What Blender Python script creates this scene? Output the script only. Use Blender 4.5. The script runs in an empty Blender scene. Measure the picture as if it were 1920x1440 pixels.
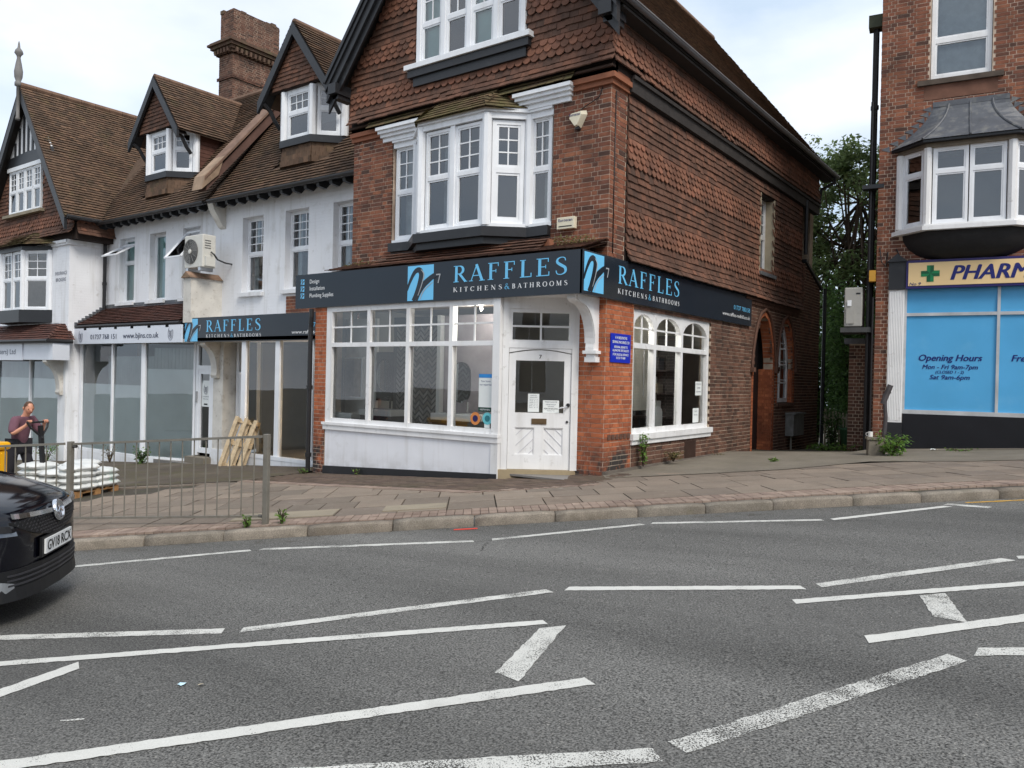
import bpy, math, random
from mathutils import Vector, Matrix
random.seed(7)
R = math.radians
SC = bpy.context.scene
COL = SC.collection
V3 = Vector

# ------------------------------------------------------------------ camera
# world frame: +X along the corner shop's front (to the right), +Y into the building, Z up;
# the origin is the foot of the shop's street corner.
CAM = V3((6.076, -10.735, 1.4855))
def camera():
    yaw, pitch, roll = R(36.26), R(-0.35), R(-1.28)
    fwd = V3((-math.sin(yaw)*math.cos(pitch), math.cos(yaw)*math.cos(pitch), math.sin(pitch)))
    rt = V3((math.cos(yaw), math.sin(yaw), 0))
    up = rt.cross(fwd)
    r2 = rt*math.cos(roll) - up*math.sin(roll)
    u2 = rt*math.sin(roll) + up*math.cos(roll)
    m = Matrix((r2, u2, -fwd)).transposed().to_4x4()
    m.translation = CAM
    cd = bpy.data.cameras.new('camera'); cd.sensor_width = 36; cd.lens = 1470/1920*36
    cd.clip_end = 900; cd.clip_start = 0.05
    co = bpy.data.objects.new('camera', cd); COL.objects.link(co); co.matrix_world = m
    SC.camera = co
camera()

# ------------------------------------------------------------------ sky, sun, exposure
SUN_AZ, SUN_EL = R(115), R(48)       # azimuth measured from +Y towards +X: behind the camera, to its right
def world():
    w = bpy.data.worlds.new('World'); SC.world = w; w.use_nodes = True
    n, l = w.node_tree.nodes, w.node_tree.links; n.clear()
    out = n.new('ShaderNodeOutputWorld'); bg = n.new('ShaderNodeBackground'); bg.inputs[1].default_value = 0.12
    sky = n.new('ShaderNodeTexSky'); sky.sky_type = 'NISHITA'; sky.sun_disc = False
    sky.sun_elevation = SUN_EL; sky.sun_rotation = SUN_AZ; sky.air_density = 1.0; sky.dust_density = 2.0
    tc = n.new('ShaderNodeTexCoord'); mp = n.new('ShaderNodeMapping'); mp.inputs['Scale'].default_value = (1, 1, 2.4)
    mp.inputs['Location'].default_value = (3.1, 0.4, 0.0)
    nz = n.new('ShaderNodeTexNoise'); nz.inputs['Scale'].default_value = 1.9; nz.inputs['Detail'].default_value = 7; nz.inputs['Roughness'].default_value = .52
    rp = n.new('ShaderNodeValToRGB'); rp.color_ramp.elements[0].position = .30; rp.color_ramp.elements[0].color = (.60, .60, .60, 1)
    rp.color_ramp.elements[1].position = .66; rp.color_ramp.elements[1].color = (1, 1, 1, 1)
    nz2 = n.new('ShaderNodeTexNoise'); nz2.inputs['Scale'].default_value = 2.4; nz2.inputs['Detail'].default_value = 8
    rp2 = n.new('ShaderNodeValToRGB'); rp2.color_ramp.elements[0].position = .36; rp2.color_ramp.elements[0].color = (3.3, 4.0, 4.85, 1)
    rp2.color_ramp.elements[1].position = .62; rp2.color_ramp.elements[1].color = (5.9, 6.1, 6.4, 1)
    mx = n.new('ShaderNodeMix'); mx.data_type = 'RGBA'
    l.new(tc.outputs['Generated'], mp.inputs[0]); l.new(mp.outputs[0], nz.inputs['Vector']); l.new(mp.outputs[0], nz2.inputs['Vector'])
    l.new(nz.outputs['Fac'], rp.inputs[0]); l.new(nz2.outputs['Fac'], rp2.inputs[0])
    l.new(rp.outputs[0], mx.inputs[0]); l.new(sky.outputs[0], mx.inputs[6]); l.new(rp2.outputs[0], mx.inputs[7])
    l.new(mx.outputs[2], bg.inputs[0]); l.new(bg.outputs[0], out.inputs[0])
world()
def sun():
    ld = bpy.data.lights.new('sun', 'SUN'); ld.energy = 1.5; ld.angle = R(22); ld.color = (1, .95, .87)
    lo = bpy.data.objects.new('sun', ld); COL.objects.link(lo)
    d = V3((math.sin(SUN_AZ)*math.cos(SUN_EL), math.cos(SUN_AZ)*math.cos(SUN_EL), math.sin(SUN_EL)))
    lo.rotation_euler = d.to_track_quat('Z', 'Y').to_euler(); lo.location = (20, -10, 30)
sun()
vs = SC.view_settings
vs.view_transform = 'Standard'; vs.look = 'None'; vs.gamma = 1; vs.use_curve_mapping = False; vs.exposure = 0.78

# ------------------------------------------------------------------ materials
MATS = {}
def srgb(r, g, b):
    f = lambda c: (c/255/12.92) if c/255 <= .04045 else ((c/255+.055)/1.055)**2.4
    return (f(r), f(g), f(b))
def mat(name, col, rough=.65, var=.18, vscale=3.0, bump=0, bscale=60, metal=0, spec=.4, rand=None, ramp=None, hue=.0,
        stain=None, stain2=None, fine=0, fscale=150, coat=0, emit=None, zstain=None, streak=None):
    """procedural Principled material; rand = 'obj' | 'isl' picks a colour of `ramp` per object / mesh island."""
    if name in MATS: return MATS[name]
    m = bpy.data.materials.new(name); m.use_nodes = True; MATS[name] = m
    n, l = m.node_tree.nodes, m.node_tree.links
    b = n['Principled BSDF']
    b.inputs['Roughness'].default_value = rough; b.inputs['Metallic'].default_value = metal
    b.inputs['Specular IOR Level'].default_value = spec
    if coat: b.inputs['Coat Weight'].default_value = coat; b.inputs['Coat Roughness'].default_value = .04
    geo = n.new('ShaderNodeNewGeometry')
    def rgb(c):
        q = n.new('ShaderNodeRGB'); q.outputs[0].default_value = (*c, 1); return q.outputs[0]
    def mix(f, a, c, mode='MIX'):
        q = n.new('ShaderNodeMix'); q.data_type = 'RGBA'; q.blend_type = mode
        if isinstance(f, float): q.inputs[0].default_value = f
        else: l.new(f, q.inputs[0])
        l.new(a, q.inputs[6]); l.new(c, q.inputs[7]); return q.outputs[2]
    def noise(sc, det=4, rgh=.55, vec=None, off=None):
        q = n.new('ShaderNodeTexNoise'); q.inputs['Scale'].default_value = sc; q.inputs['Detail'].default_value = det; q.inputs['Roughness'].default_value = rgh
        l.new(vec or geo.outputs['Position'], q.inputs['Vector']); return q.outputs['Fac']
    def rng(v, a, c, lo=0., hi=1.):
        q = n.new('ShaderNodeMapRange'); q.inputs[1].default_value = a; q.inputs[2].default_value = c; q.inputs[3].default_value = lo; q.inputs[4].default_value = hi
        l.new(v, q.inputs[0]); return q.outputs[0]
    rv = None
    if rand == 'obj': rv = n.new('ShaderNodeObjectInfo').outputs['Random']
    elif rand == 'isl': rv = geo.outputs['Random Per Island']
    if rv is not None and ramp:
        q = n.new('ShaderNodeValToRGB'); q.color_ramp.interpolation = 'LINEAR'; els = q.color_ramp.elements
        k = len(ramp)
        els[0].position = 0; els[0].color = (*ramp[0], 1); els[1].position = 1; els[1].color = (*ramp[-1], 1)
        for i in range(1, k-1):
            e = els.new(i/(k-1)); e.color = (*ramp[i], 1)
        l.new(rv, q.inputs[0]); c = q.outputs[0]
    else: c = rgb(col)
    if var:
        nf = noise(vscale)
        q = n.new('ShaderNodeHueSaturation'); l.new(c, q.inputs['Color']); l.new(rng(nf, .3, .7, 1-var, 1+var), q.inputs['Value']); c = q.outputs[0]
    if fine:
        nf = noise(fscale, 2, .6)
        q = n.new('ShaderNodeHueSaturation'); l.new(c, q.inputs['Color']); l.new(rng(nf, .32, .68, 1-fine, 1+fine), q.inputs['Value']); c = q.outputs[0]
    for st in (stain, stain2):
        if st:
            sc_, lo, hi, scol, amt = st
            c = mix(rng(noise(sc_, 6, .6), lo, hi, 0., amt), c, rgb(scol))
    if streak:   # rain streaks running down a wall: (colour, amount)
        q = n.new('ShaderNodeMapping'); q.inputs['Scale'].default_value = (5, 5, .45); l.new(geo.outputs['Position'], q.inputs[0])
        c = mix(rng(noise(1.0, 5, .6, vec=q.outputs[0]), .52, .74, 0., streak[1]), c, rgb(streak[0]))
    if zstain:   # weather staining near a height band: (z_low, z_high, colour, amount)
        z0, z1, scol, amt = zstain
        s = n.new('ShaderNodeSeparateXYZ'); l.new(geo.outputs['Position'], s.inputs[0])
        q = n.new('ShaderNodeMath'); q.operation = 'MULTIPLY'; l.new(rng(s.outputs['Z'], z0, z1, amt, 0.), q.inputs[0]); l.new(rng(noise(2.5, 6, .65), .38, .6), q.inputs[1])
        c = mix(q.outputs[0], c, rgb(scol))
    l.new(c, b.inputs['Base Color'])
    if bump:
        bp = n.new('ShaderNodeBump'); bp.inputs['Strength'].default_value = bump; bp.inputs['Distance'].default_value = .01
        l.new(noise(bscale, 3, .6), bp.inputs['Height']); l.new(bp.outputs[0], b.inputs['Normal'])
    if emit:
        b.inputs['Emission Color'].default_value = (*emit[0], 1); b.inputs['Emission Strength'].default_value = emit[1]
    return m
def glass_mat(name, tint=(.9, .95, .95), ior=1.6, rough=.0, wav=.015):
    if name in MATS: return MATS[name]
    m = bpy.data.materials.new(name); m.use_nodes = True; MATS[name] = m
    n, l = m.node_tree.nodes, m.node_tree.links; n.clear()
    out = n.new('ShaderNodeOutputMaterial'); mx = n.new('ShaderNodeMixShader'); tr = n.new('ShaderNodeBsdfTransparent'); gl = n.new('ShaderNodeBsdfGlossy')
    tr.inputs[0].default_value = (*tint, 1); gl.inputs['Roughness'].default_value = rough; gl.inputs[0].default_value = (.95, .97, 1, 1)
    fr = n.new('ShaderNodeFresnel'); fr.inputs[0].default_value = ior
    geo = n.new('ShaderNodeNewGeometry'); nz = n.new('ShaderNodeTexNoise'); nz.inputs['Scale'].default_value = 1.3; nz.inputs['Detail'].default_value = 1
    bp = n.new('ShaderNodeBump'); bp.inputs['Strength'].default_value = wav; bp.inputs['Distance'].default_value = .1
    l.new(geo.outputs['Position'], nz.inputs['Vector']); l.new(nz.outputs['Fac'], bp.inputs['Height']); l.new(bp.outputs[0], gl.inputs['Normal'])
    l.new(fr.outputs[0], mx.inputs[0]); l.new(tr.outputs[0], mx.inputs[1]); l.new(gl.outputs[0], mx.inputs[2]); l.new(mx.outputs[0], out.inputs[0])
    return m
# brick palettes
_srgb = srgb
def srgb_d(r, g, b, k=.12):
    m = .35*r+.45*g+.20*b; return _srgb(r+(m-r)*k-3, g+(m-g)*k+1, b+(m-b)*k-1)
PAL_RED = [srgb(*c) for c in ((80, 61, 54), (112, 74, 60), (126, 80, 63), (134, 86, 67), (141, 91, 69), (120, 78, 63), (98, 68, 58), (150, 99, 75), (128, 83, 65))]
PAL_ORANGE = [srgb(*c) for c in ((142, 82, 58), (168, 97, 66), (178, 105, 71), (162, 93, 64), (186, 113, 77), (150, 87, 61), (172, 99, 67))]
PAL_DARK = [srgb(*c) for c in ((74, 57, 50), (102, 74, 62), (117, 84, 70), (90, 67, 58), (123, 92, 77), (108, 78, 65), (82, 63, 55))]
PAL_HANG = [srgb(*c) for c in ((86, 67, 58), (100, 74, 62), (109, 79, 66), (93, 70, 60), (115, 83, 69), (103, 76, 64), (126, 88, 71), (91, 69, 59), (111, 81, 67))]
PAL_HANG2 = [srgb(*c) for c in ((104, 77, 65), (120, 85, 70), (133, 92, 74), (113, 80, 67), (140, 98, 79), (118, 85, 70), (139, 94, 76))]
PAL_ROOF = [srgb(*c) for c in ((82, 68, 58), (98, 80, 66), (108, 86, 70), (90, 74, 62), (118, 94, 76), (96, 76, 64))]
PAL_ROOFRED = [srgb(*c) for c in ((78, 52, 45), (90, 58, 49), (98, 63, 53), (84, 55, 47), (72, 49, 43))]
PAL_SLAB = [srgb(*c) for c in ((120, 109, 99), (130, 118, 106), (138, 125, 112), (114, 104, 94), (126, 113, 101))]
PAL_BLOCK = [srgb(*c) for c in ((138, 120, 109), (148, 130, 118), (132, 115, 105), (156, 138, 125), (142, 126, 114))]
PAL_DBLOCK = [srgb(*c) for c in ((92, 79, 70), (100, 85, 75), (86, 74, 67), (106, 90, 79))]
SOOT = srgb(48, 42, 40); MOSS = srgb(88, 86, 56)
def both(name, pal, **k):
    return mat(name, pal[0], rand='obj', ramp=pal, **k), mat(name+'_run', pal[0], rand='isl', ramp=pal, **k)
BK = dict(rough=.85, var=.2, vscale=9, fine=.12, fscale=90, bump=.35, bscale=70, spec=.2)
BRICK_RED = both('red_brick', PAL_RED, stain=(1.1, .46, .68, SOOT, .55), **BK)
BRICK_ORANGE = both('orange_brick', PAL_ORANGE, stain=(1.6, .52, .75, SOOT, .5), zstain=(.1, .62, srgb(62, 58, 56), 1.6), **BK)
BRICK_DARK = both('brown_brick', PAL_DARK, stain=(.9, .45, .7, srgb(58, 48, 44), .6), **BK)
BRICK_ARCH = both('rubbed_brick', PAL_ORANGE, stain=(1.2, .45, .7, SOOT, .45), **BK)
HANG = both('hung_tile', PAL_HANG, stain=(.8, .44, .7, srgb(56, 47, 42), .6), **BK)
HANG2 = both('scalloped_tile', PAL_HANG2, stain=(.8, .44, .7, srgb(64, 50, 42), .45), **BK)
ROOF = mat('roof_tile', PAL_ROOF[0], rand='isl', ramp=PAL_ROOF, stain=(1.3, .45, .72, srgb(62, 54, 46), .55), stain2=(2.2, .56, .74, MOSS, .4), rough=.85, var=.2, vscale=8, bump=.3, spec=.2)
ROOFRED = mat('red_roof_tile', PAL_ROOFRED[0], rand='isl', ramp=PAL_ROOFRED, rough=.7, var=.15, vscale=7, stain=(2, .5, .75, srgb(70, 50, 44), .4), bump=.2, spec=.35)
MOSSY = mat('mossy_tile', PAL_ROOF[2], rand='isl', ramp=PAL_ROOF, stain=(3.0, .34, .6, srgb(98, 94, 62), .75), rough=.9, var=.25, vscale=8, bump=.4, spec=.15)
MORTAR = mat('lime_mortar', srgb(198, 178, 160), rough=.95, var=.2, vscale=5, bump=.3, bscale=120, spec=.1, stain=(1.1, .48, .75, srgb(120, 98, 86), .6))
MORTAR_D = mat('sooty_mortar', srgb(186, 170, 152), rough=.95, var=.2, vscale=5, bump=.3, bscale=120, spec=.1, stain=(.7, .48, .72, srgb(100, 86, 76), .7))
UNDERTILE = mat('tile_underlay', srgb(46, 36, 32), rough=.95, var=.1)
WHITE = mat('white_gloss_paint', srgb(230, 230, 230), rough=.4, var=.06, vscale=2, streak=(srgb(176, 172, 164), .35), stain=(8, .6, .76, srgb(150, 146, 138), .5), bump=.04, bscale=30)
UPVC = mat('white_upvc', srgb(232, 234, 237), rough=.32, var=.05, vscale=3, streak=(srgb(190, 190, 188), .35))
WALLWHITE = mat('white_masonry_paint', srgb(226, 227, 229), rough=.8, var=.06, vscale=1.2, stain=(2.3, .56, .8, srgb(176, 172, 164), .55), stain2=(.9, .6, .8, srgb(196, 192, 184), .4), streak=(srgb(168, 164, 156), .45), bump=.15, bscale=25)
DIRTYWHITE = mat('peeling_white_paint', srgb(206, 202, 194), rough=.85, var=.12, vscale=3, stain=(4, .55, .72, srgb(150, 138, 122), .6), stain2=(16, .62, .7, srgb(120, 106, 90), .5), bump=.3, bscale=30)
BLACK = mat('black_paint', srgb(40, 41, 44), rough=.4, var=.12, vscale=3, stain=(4, .6, .8, srgb(84, 84, 84), .35))
BLACKPIPE = mat('black_pipe', srgb(36, 36, 38), rough=.45, var=.1)
SOFFIT = mat('dark_soffit', srgb(44, 40, 38), rough=.8, var=.15)
LEAD = mat('lead_flashing', srgb(84, 87, 93), rough=.5, var=.2, vscale=4, stain=(5, .5, .7, srgb(150, 148, 140), .4), bump=.15, bscale=20)
TERRA = mat('terracotta', srgb(146, 92, 66), rough=.75, var=.15, vscale=4, stain=(2, .5, .72, SOOT, .55), bump=.2)
SIGNDARK = mat('anthracite_sign', srgb(36, 43, 52), rough=.14, var=.06, vscale=1, spec=.35)
SIGNBLUE = mat('light_blue_vinyl', srgb(112, 196, 240), rough=.3, var=.02)
SIGNWHITE = mat('white_vinyl', srgb(236, 238, 240), rough=.3, var=.02)
SIGNGREY = mat('grey_vinyl', srgb(168, 172, 176), rough=.3, var=.02)
NAVY = mat('navy_vinyl', srgb(28, 36, 110), rough=.35, var=.02)
GREYTEXT = mat('slate_vinyl', srgb(66, 74, 96), rough=.4, var=.02)
GLASS = glass_mat('window_glass', ior=2.15, wav=.05)
SHOPGLASS = glass_mat('shop_glass', ior=1.95, tint=(.93, .96, .95), wav=.006)
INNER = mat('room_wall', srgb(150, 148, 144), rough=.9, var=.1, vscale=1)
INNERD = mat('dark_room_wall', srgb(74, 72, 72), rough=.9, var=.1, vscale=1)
BLIND = mat('pale_blind', srgb(196, 204, 202), rough=.8, var=.06)
GREENCURT = mat('aqua_blind', srgb(172, 208, 203), rough=.8, var=.06)
LACE = mat('net_curtain', srgb(206, 210, 210), rough=.9, var=.14, vscale=7)
CURTAIN = mat('brown_curtain', srgb(92, 76, 66), rough=.9, var=.2, vscale=6)
FLOORIN = mat('shop_floor', srgb(120, 116, 112), rough=.5, var=.1)

# ------------------------------------------------------------------ scene helpers
WM = {}                                   # world matrix of each Empty
def tag(o, label=None, cat=None, group=None, kind=None):
    if label: o['label'] = label
    if cat: o['category'] = cat
    if group: o['group'] = group
    if kind: o['kind'] = kind
    return o
def empty(name, loc=(0, 0, 0), rz=0, label=None, cat=None, group=None):
    o = bpy.data.objects.new(name, None); COL.objects.link(o)
    o.location = loc; o.rotation_euler = (0, 0, rz); o.empty_display_size = .2
    WM[o] = Matrix.Translation(V3(loc)) @ Matrix.Rotation(rz, 4, 'Z')
    return tag(o, label, cat, group)
def adopt(o, parent, absolute=True):
    if parent is not None:
        o.parent = parent
        if absolute and parent in WM: o.matrix_parent_inverse = WM[parent].inverted()
    return o
def newobj(name, me, parent=None, absolute=True):
    o = bpy.data.objects.new(name, me); COL.objects.link(o)
    return adopt(o, parent, absolute)
class Fr:
    """a wall frame: a = along the wall to the right, o = outwards to the viewer, c = up"""
    def __init__(s, O, r): s.O = V3((O[0], O[1], O[2] if len(O) > 2 else 0)); r = V3((r[0], r[1], 0)).normalized(); s.r = r; s.i = V3((-r.y, r.x, 0))
    def P(s, a, o, c): return s.O + s.r*a - s.i*o + V3((0, 0, c))
    def shift(s, o): return Fr(s.O - s.i*o, s.r)
def seg(p, q): return Fr((p[0], p[1], 0), (q[0]-p[0], q[1]-p[1])), math.hypot(q[0]-p[0], q[1]-p[1])
class MB:
    def __init__(s): s.v = []; s.f = []
    def add(s, vs, fs):
        k = len(s.v); s.v += [tuple(v) for v in vs]; s.f += [tuple(i+k for i in f) for f in fs]; return s
    def hexa(s, p):       # 8 corners: bottom 0-3 ccw, top 4-7
        return s.add(p, [(3, 2, 1, 0), (4, 5, 6, 7), (0, 1, 5, 4), (1, 2, 6, 5), (2, 3, 7, 6), (3, 0, 4, 7)])
    def box(s, x0, x1, y0, y1, z0, z1):
        return s.hexa([(x0, y0, z0), (x1, y0, z0), (x1, y1, z0), (x0, y1, z0), (x0, y0, z1), (x1, y0, z1), (x1, y1, z1), (x0, y1, z1)])
    def fbox(s, fr, a0, a1, o0, o1, c0, c1):          # o1 is the outer face
        P = fr.P
        return s.hexa([P(a0, o1, c0), P(a1, o1, c0), P(a1, o0, c0), P(a0, o0, c0), P(a0, o1, c1), P(a1, o1, c1), P(a1, o0, c1), P(a0, o0, c1)])
    def fprism(s, fr, pts, o0, o1):                    # polygon in (a, c), extruded o0..o1
        n = len(pts); A = [fr.P(a, o1, c) for a, c in pts]; B = [fr.P(a, o0, c) for a, c in pts]
        ar = sum(pts[i][0]*pts[(i+1) % n][1]-pts[(i+1) % n][0]*pts[i][1] for i in range(n))
        F = tuple(range(n)); Bk = tuple(range(2*n-1, n-1, -1))
        if ar < 0: F, Bk = F[::-1], Bk[::-1]
        return s.add(A+B, [F, Bk]+[((i, i+n, (i+1) % n+n, (i+1) % n) if ar > 0 else ((i+1) % n, (i+1) % n+n, i+n, i)) for i in range(n)])
    def prism(s, pts, d):                              # 3-d polygon swept by vector d
        n = len(pts); d = V3(d); A = [V3(p) for p in pts]; B = [p+d for p in A]
        return s.add(A+B, [tuple(range(n)), tuple(range(2*n-1, n-1, -1))]+[(i, i+n, (i+1) % n+n, (i+1) % n) for i in range(n)])
    def beam(s, p, q, w, h, up=(0, 0, 1)):
        p, q = V3(p), V3(q); d = (q-p).normalized(); sd = d.cross(V3(up))
        if sd.length < 1e-4: sd = V3((1, 0, 0))
        sd.normalize(); u = sd.cross(d); a, b = sd*w/2, u*h/2
        return s.hexa([p-a-b, q-a-b, q+a-b, p+a-b, p-a+b, q-a+b, q+a+b, p+a+b])
    def tube(s, path, r, n=10, cap=True):
        path = [V3(p) for p in path]; rs = r if isinstance(r, (list, tuple)) else [r]*len(path); rings = []
        ref = None
        for i, p in enumerate(path):
            d = (path[min(i+1, len(path)-1)]-path[max(i-1, 0)]).normalized()
            a = ref if ref is not None else (V3((0, 0, 1)) if abs(d.z) < .9 else V3((1, 0, 0)))
            x = d.cross(a).normalized(); y = x.cross(d); ref = y
            rings.append([p+(x*math.cos(2*math.pi*k/n)+y*math.sin(2*math.pi*k/n))*rs[i] for k in range(n)])
        vs = [v for rg in rings for v in rg]; fs = []
        for i in range(len(rings)-1):
            for k in range(n): fs.append((i*n+k, i*n+(k+1) % n, (i+1)*n+(k+1) % n, (i+1)*n+k))
        if cap: fs += [tuple(range(n))[::-1], tuple(range((len(rings)-1)*n, len(rings)*n))]
        return s.add(vs, fs)
    def lathe(s, c, prof, n=16, M=None):
        c = V3(c); vs = []; fs = []
        for r_, z in prof:
            for k in range(n):
                p = V3((r_*math.cos(2*math.pi*k/n), r_*math.sin(2*math.pi*k/n), z)); vs.append(c+((M @ p) if M else p))
        for i in range(len(prof)-1):
            for k in range(n): fs.append((i*n+k, i*n+(k+1) % n, (i+1)*n+(k+1) % n, (i+1)*n+k))
        fs += [tuple(range(n))[::-1], tuple(range((len(prof)-1)*n, len(prof)*n))]
        return s.add(vs, fs)
    def mesh(s, name, m, smooth=False):
        me = bpy.data.meshes.new(name); me.from_pydata(s.v, [], s.f); me.materials.append(m)
        if smooth: me.polygons.foreach_set('use_smooth', [True]*len(me.polygons))
        me.update(); return me
    def build(s, name, m, parent=None, label=None, kind=None, smooth=False, absolute=True, cat=None, group=None, bevel=0):
        o = newobj(name, s.mesh(name, m, smooth), parent, absolute)
        if bevel:
            md = o.modifiers.new('bevel', 'BEVEL'); md.width = bevel; md.segments = 2; md.limit_method = 'ANGLE'
        return tag(o, label, cat, group, kind)
def evaluated(o, name):
    dg = bpy.context.evaluated_depsgraph_get(); me = bpy.data.meshes.new_from_object(o.evaluated_get(dg)); me.name = name
    return me

# walls with openings: split into rectangles
def rects(a0, a1, c0, c1, ops):
    As = sorted({a0, a1, *[min(max(x, a0), a1) for o in ops for x in o[:2]]}); Cs = sorted({c0, c1, *[min(max(x, c0), c1) for o in ops for x in o[2:4]]})
    out = []
    for i in range(len(As)-1):
        run = None
        for j in range(len(Cs)-1):
            am, cm = (As[i]+As[i+1])/2, (Cs[j]+Cs[j+1])/2
            free = not any(o[0] < am < o[1] and o[2] < cm < o[3] for o in ops)
            if free: run = [run[0], Cs[j+1]] if run else [Cs[j], Cs[j+1]]
            if (not free or j == len(Cs)-2) and run: out.append((As[i], As[i+1], run[0], run[1])); run = None
    return out
def wallmb(mb, fr, a0, a1, c0, c1, ops, th=.22, o1=0.):
    for r_ in rects(a0, a1, c0, c1, ops): mb.fbox(fr, r_[0], r_[1], o1-th, o1, r_[2], r_[3])
    return mb

UNIT = {}
def unit(kind):
    if kind in UNIT: return UNIT[kind]
    mb = MB()
    if kind == 'brick': mb.box(0, 1, 0, 1, 0, 1); mb.f = [f for k, f in enumerate(mb.f) if k != 4]
    elif kind == 'scallop':
        pts = [(0, 1), (0, .42)]+[(.5-.5*math.cos(t*math.pi/8), .42-.42*math.sin(t*math.pi/8)) for t in range(1, 8)]+[(1, .42), (1, 1)]
        mb.fprism(Fr((0, 1), (1, 0)), pts, 0, 1)
    UNIT[kind] = mb
    return mb
class Pieces:
    """collects small pieces (bricks, tiles, slabs); the 300 nearest become objects, the rest one joined part"""
    def __init__(s, name, mats, run_name): s.name, s.mats, s.run = name, mats, run_name; s.it = []
    def add(s, M, kind='brick', parent=None): s.it.append((M, kind, parent))
    def finish(s, n=300, ok=None):
        it = sorted(s.it, key=lambda t: (t[0] @ V3((.5, .5, .5))-CAM).length)
        me = {}
        left = {}
        done = 0
        for M, kind, par in it:
            if done < n and (ok is None or ok(M)):
                if kind not in me: me[kind] = unit(kind).mesh(s.name, s.mats[0])
                o = newobj(s.name, me[kind], par); o.matrix_local = M; done += 1
            else: left.setdefault(par, []).append((M, kind))
        for par, L in left.items():
            mb = MB()
            for M, kind in L:
                u = unit(kind); mb.add([M @ V3(v) for v in u.v], u.f)
            mb.build(s.run, s.mats[1], par, kind='stuff')
def fmat(fr, a, o, c, w, d, h, tilt=0, spin=0):
    """matrix for a unit piece: lower-left-front at (a, o, c), size w x d x h (d goes inwards)"""
    B = Matrix((fr.r, fr.i, V3((0, 0, 1)))).transposed().to_4x4(); B.translation = fr.P(a, o, c)
    if spin or tilt:
        B = B @ Matrix.Translation((w/2, 0, h)) @ Matrix.Rotation(spin, 4, 'Y') @ Matrix.Rotation(tilt, 4, 'X') @ Matrix.Translation((-w/2, 0, -h))
    return B @ Matrix.Diagonal((w, d, h, 1))
def lay_bricks(pc, fr, a0, a1, c0, c1, ops, parent, proud=.006, L=.213, H=.063, J=.012, header=True, start=0., inside=None):
    """Flemish-bond courses clipped to the rectangle and its openings"""
    C = c0 - (c0 % (H+J)); row = round(C/(H+J))
    c = C
    while c < c1:
        z0, z1 = max(c, c0), min(c+H, c1)
        if z1-z0 > .02:
            seq = [L, (L-J)/2]
            x = a0-.4 + ((.0 if row % 2 == 0 else (L+(L-J)/2+2*J)/2+.005)+start) % .35; k = row % 2
            while x < a1:
                w = seq[k % 2]; k += 1
                p0, p1 = max(x, a0), min(x+w, a1)
                spans = [(p0, p1)]
                for o in ops:
                    if o[2] < (z0+z1)/2 < o[3]:
                        ns = []
                        for q0, q1 in spans:
                            if o[1] <= q0 or o[0] >= q1: ns.append((q0, q1)); continue
                            if o[0]-q0 > .03: ns.append((q0, o[0]))
                            if q1-o[1] > .03: ns.append((o[1], q1))
                        spans = ns
                for q0, q1 in spans:
                    if q1-q0 > .03 and (inside is None or inside((q0+q1)/2, (z0+z1)/2)):
                        pc.add(fmat(fr, q0, proud+random.uniform(-.003, .003), z0, q1-q0, .03, z1-z0), 'brick', parent)
                x += w+J
        c += H+J; row += 1

# ------------------------------------------------------------------ lettering
def catmull(P, n=5):
    out = []
    for i in range(len(P)-1):
        p0, p1, p2, p3 = P[max(i-1, 0)], P[i], P[i+1], P[min(i+2, len(P)-1)]
        for k in range(n):
            t = k/n; out.append(tuple(.5*(2*b+(c-a)*t+(2*a-5*b+4*c-d)*t*t+(3*b-a-3*c+d)*t**3) for a, b, c, d in zip(p0, p1, p2, p3)))
    out.append(tuple(P[-1])); return out
def ribbon(pts):       # pts: (x, y, width) -> left and right edge
    Lf, Rt = [], []
    for i, (x, y, w) in enumerate(pts):
        a, b = pts[max(i-1, 0)], pts[min(i+1, len(pts)-1)]
        dx, dy = b[0]-a[0], b[1]-a[1]; d = math.hypot(dx, dy) or 1
        Lf.append((x-dy/d*w/2, y+dx/d*w/2)); Rt.append((x+dy/d*w/2, y-dx/d*w/2))
    return Lf, Rt
TK, TN = .145, .05
def _st(x, y0=0, y1=1, w=TK): return [(x, y0, w), (x, y1, w)]
def _h(x0, x1, y, w=TN): return [(x0, y, w), (x1, y, w)]
def _sf(x, y, h=.15): return _h(x-h, x+h, y+(.02 if y < .5 else -.02), .04)
def _arc(cx, cy, rx, ry, a0, a1, n=14, tk=TK, tn=TN):
    return [(cx+rx*math.cos(R(a0+(a1-a0)*k/n)), cy+ry*math.sin(R(a0+(a1-a0)*k/n)), tn+(tk-tn)*abs(math.cos(R(a0+(a1-a0)*k/n)))) for k in range(n+1)]
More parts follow.
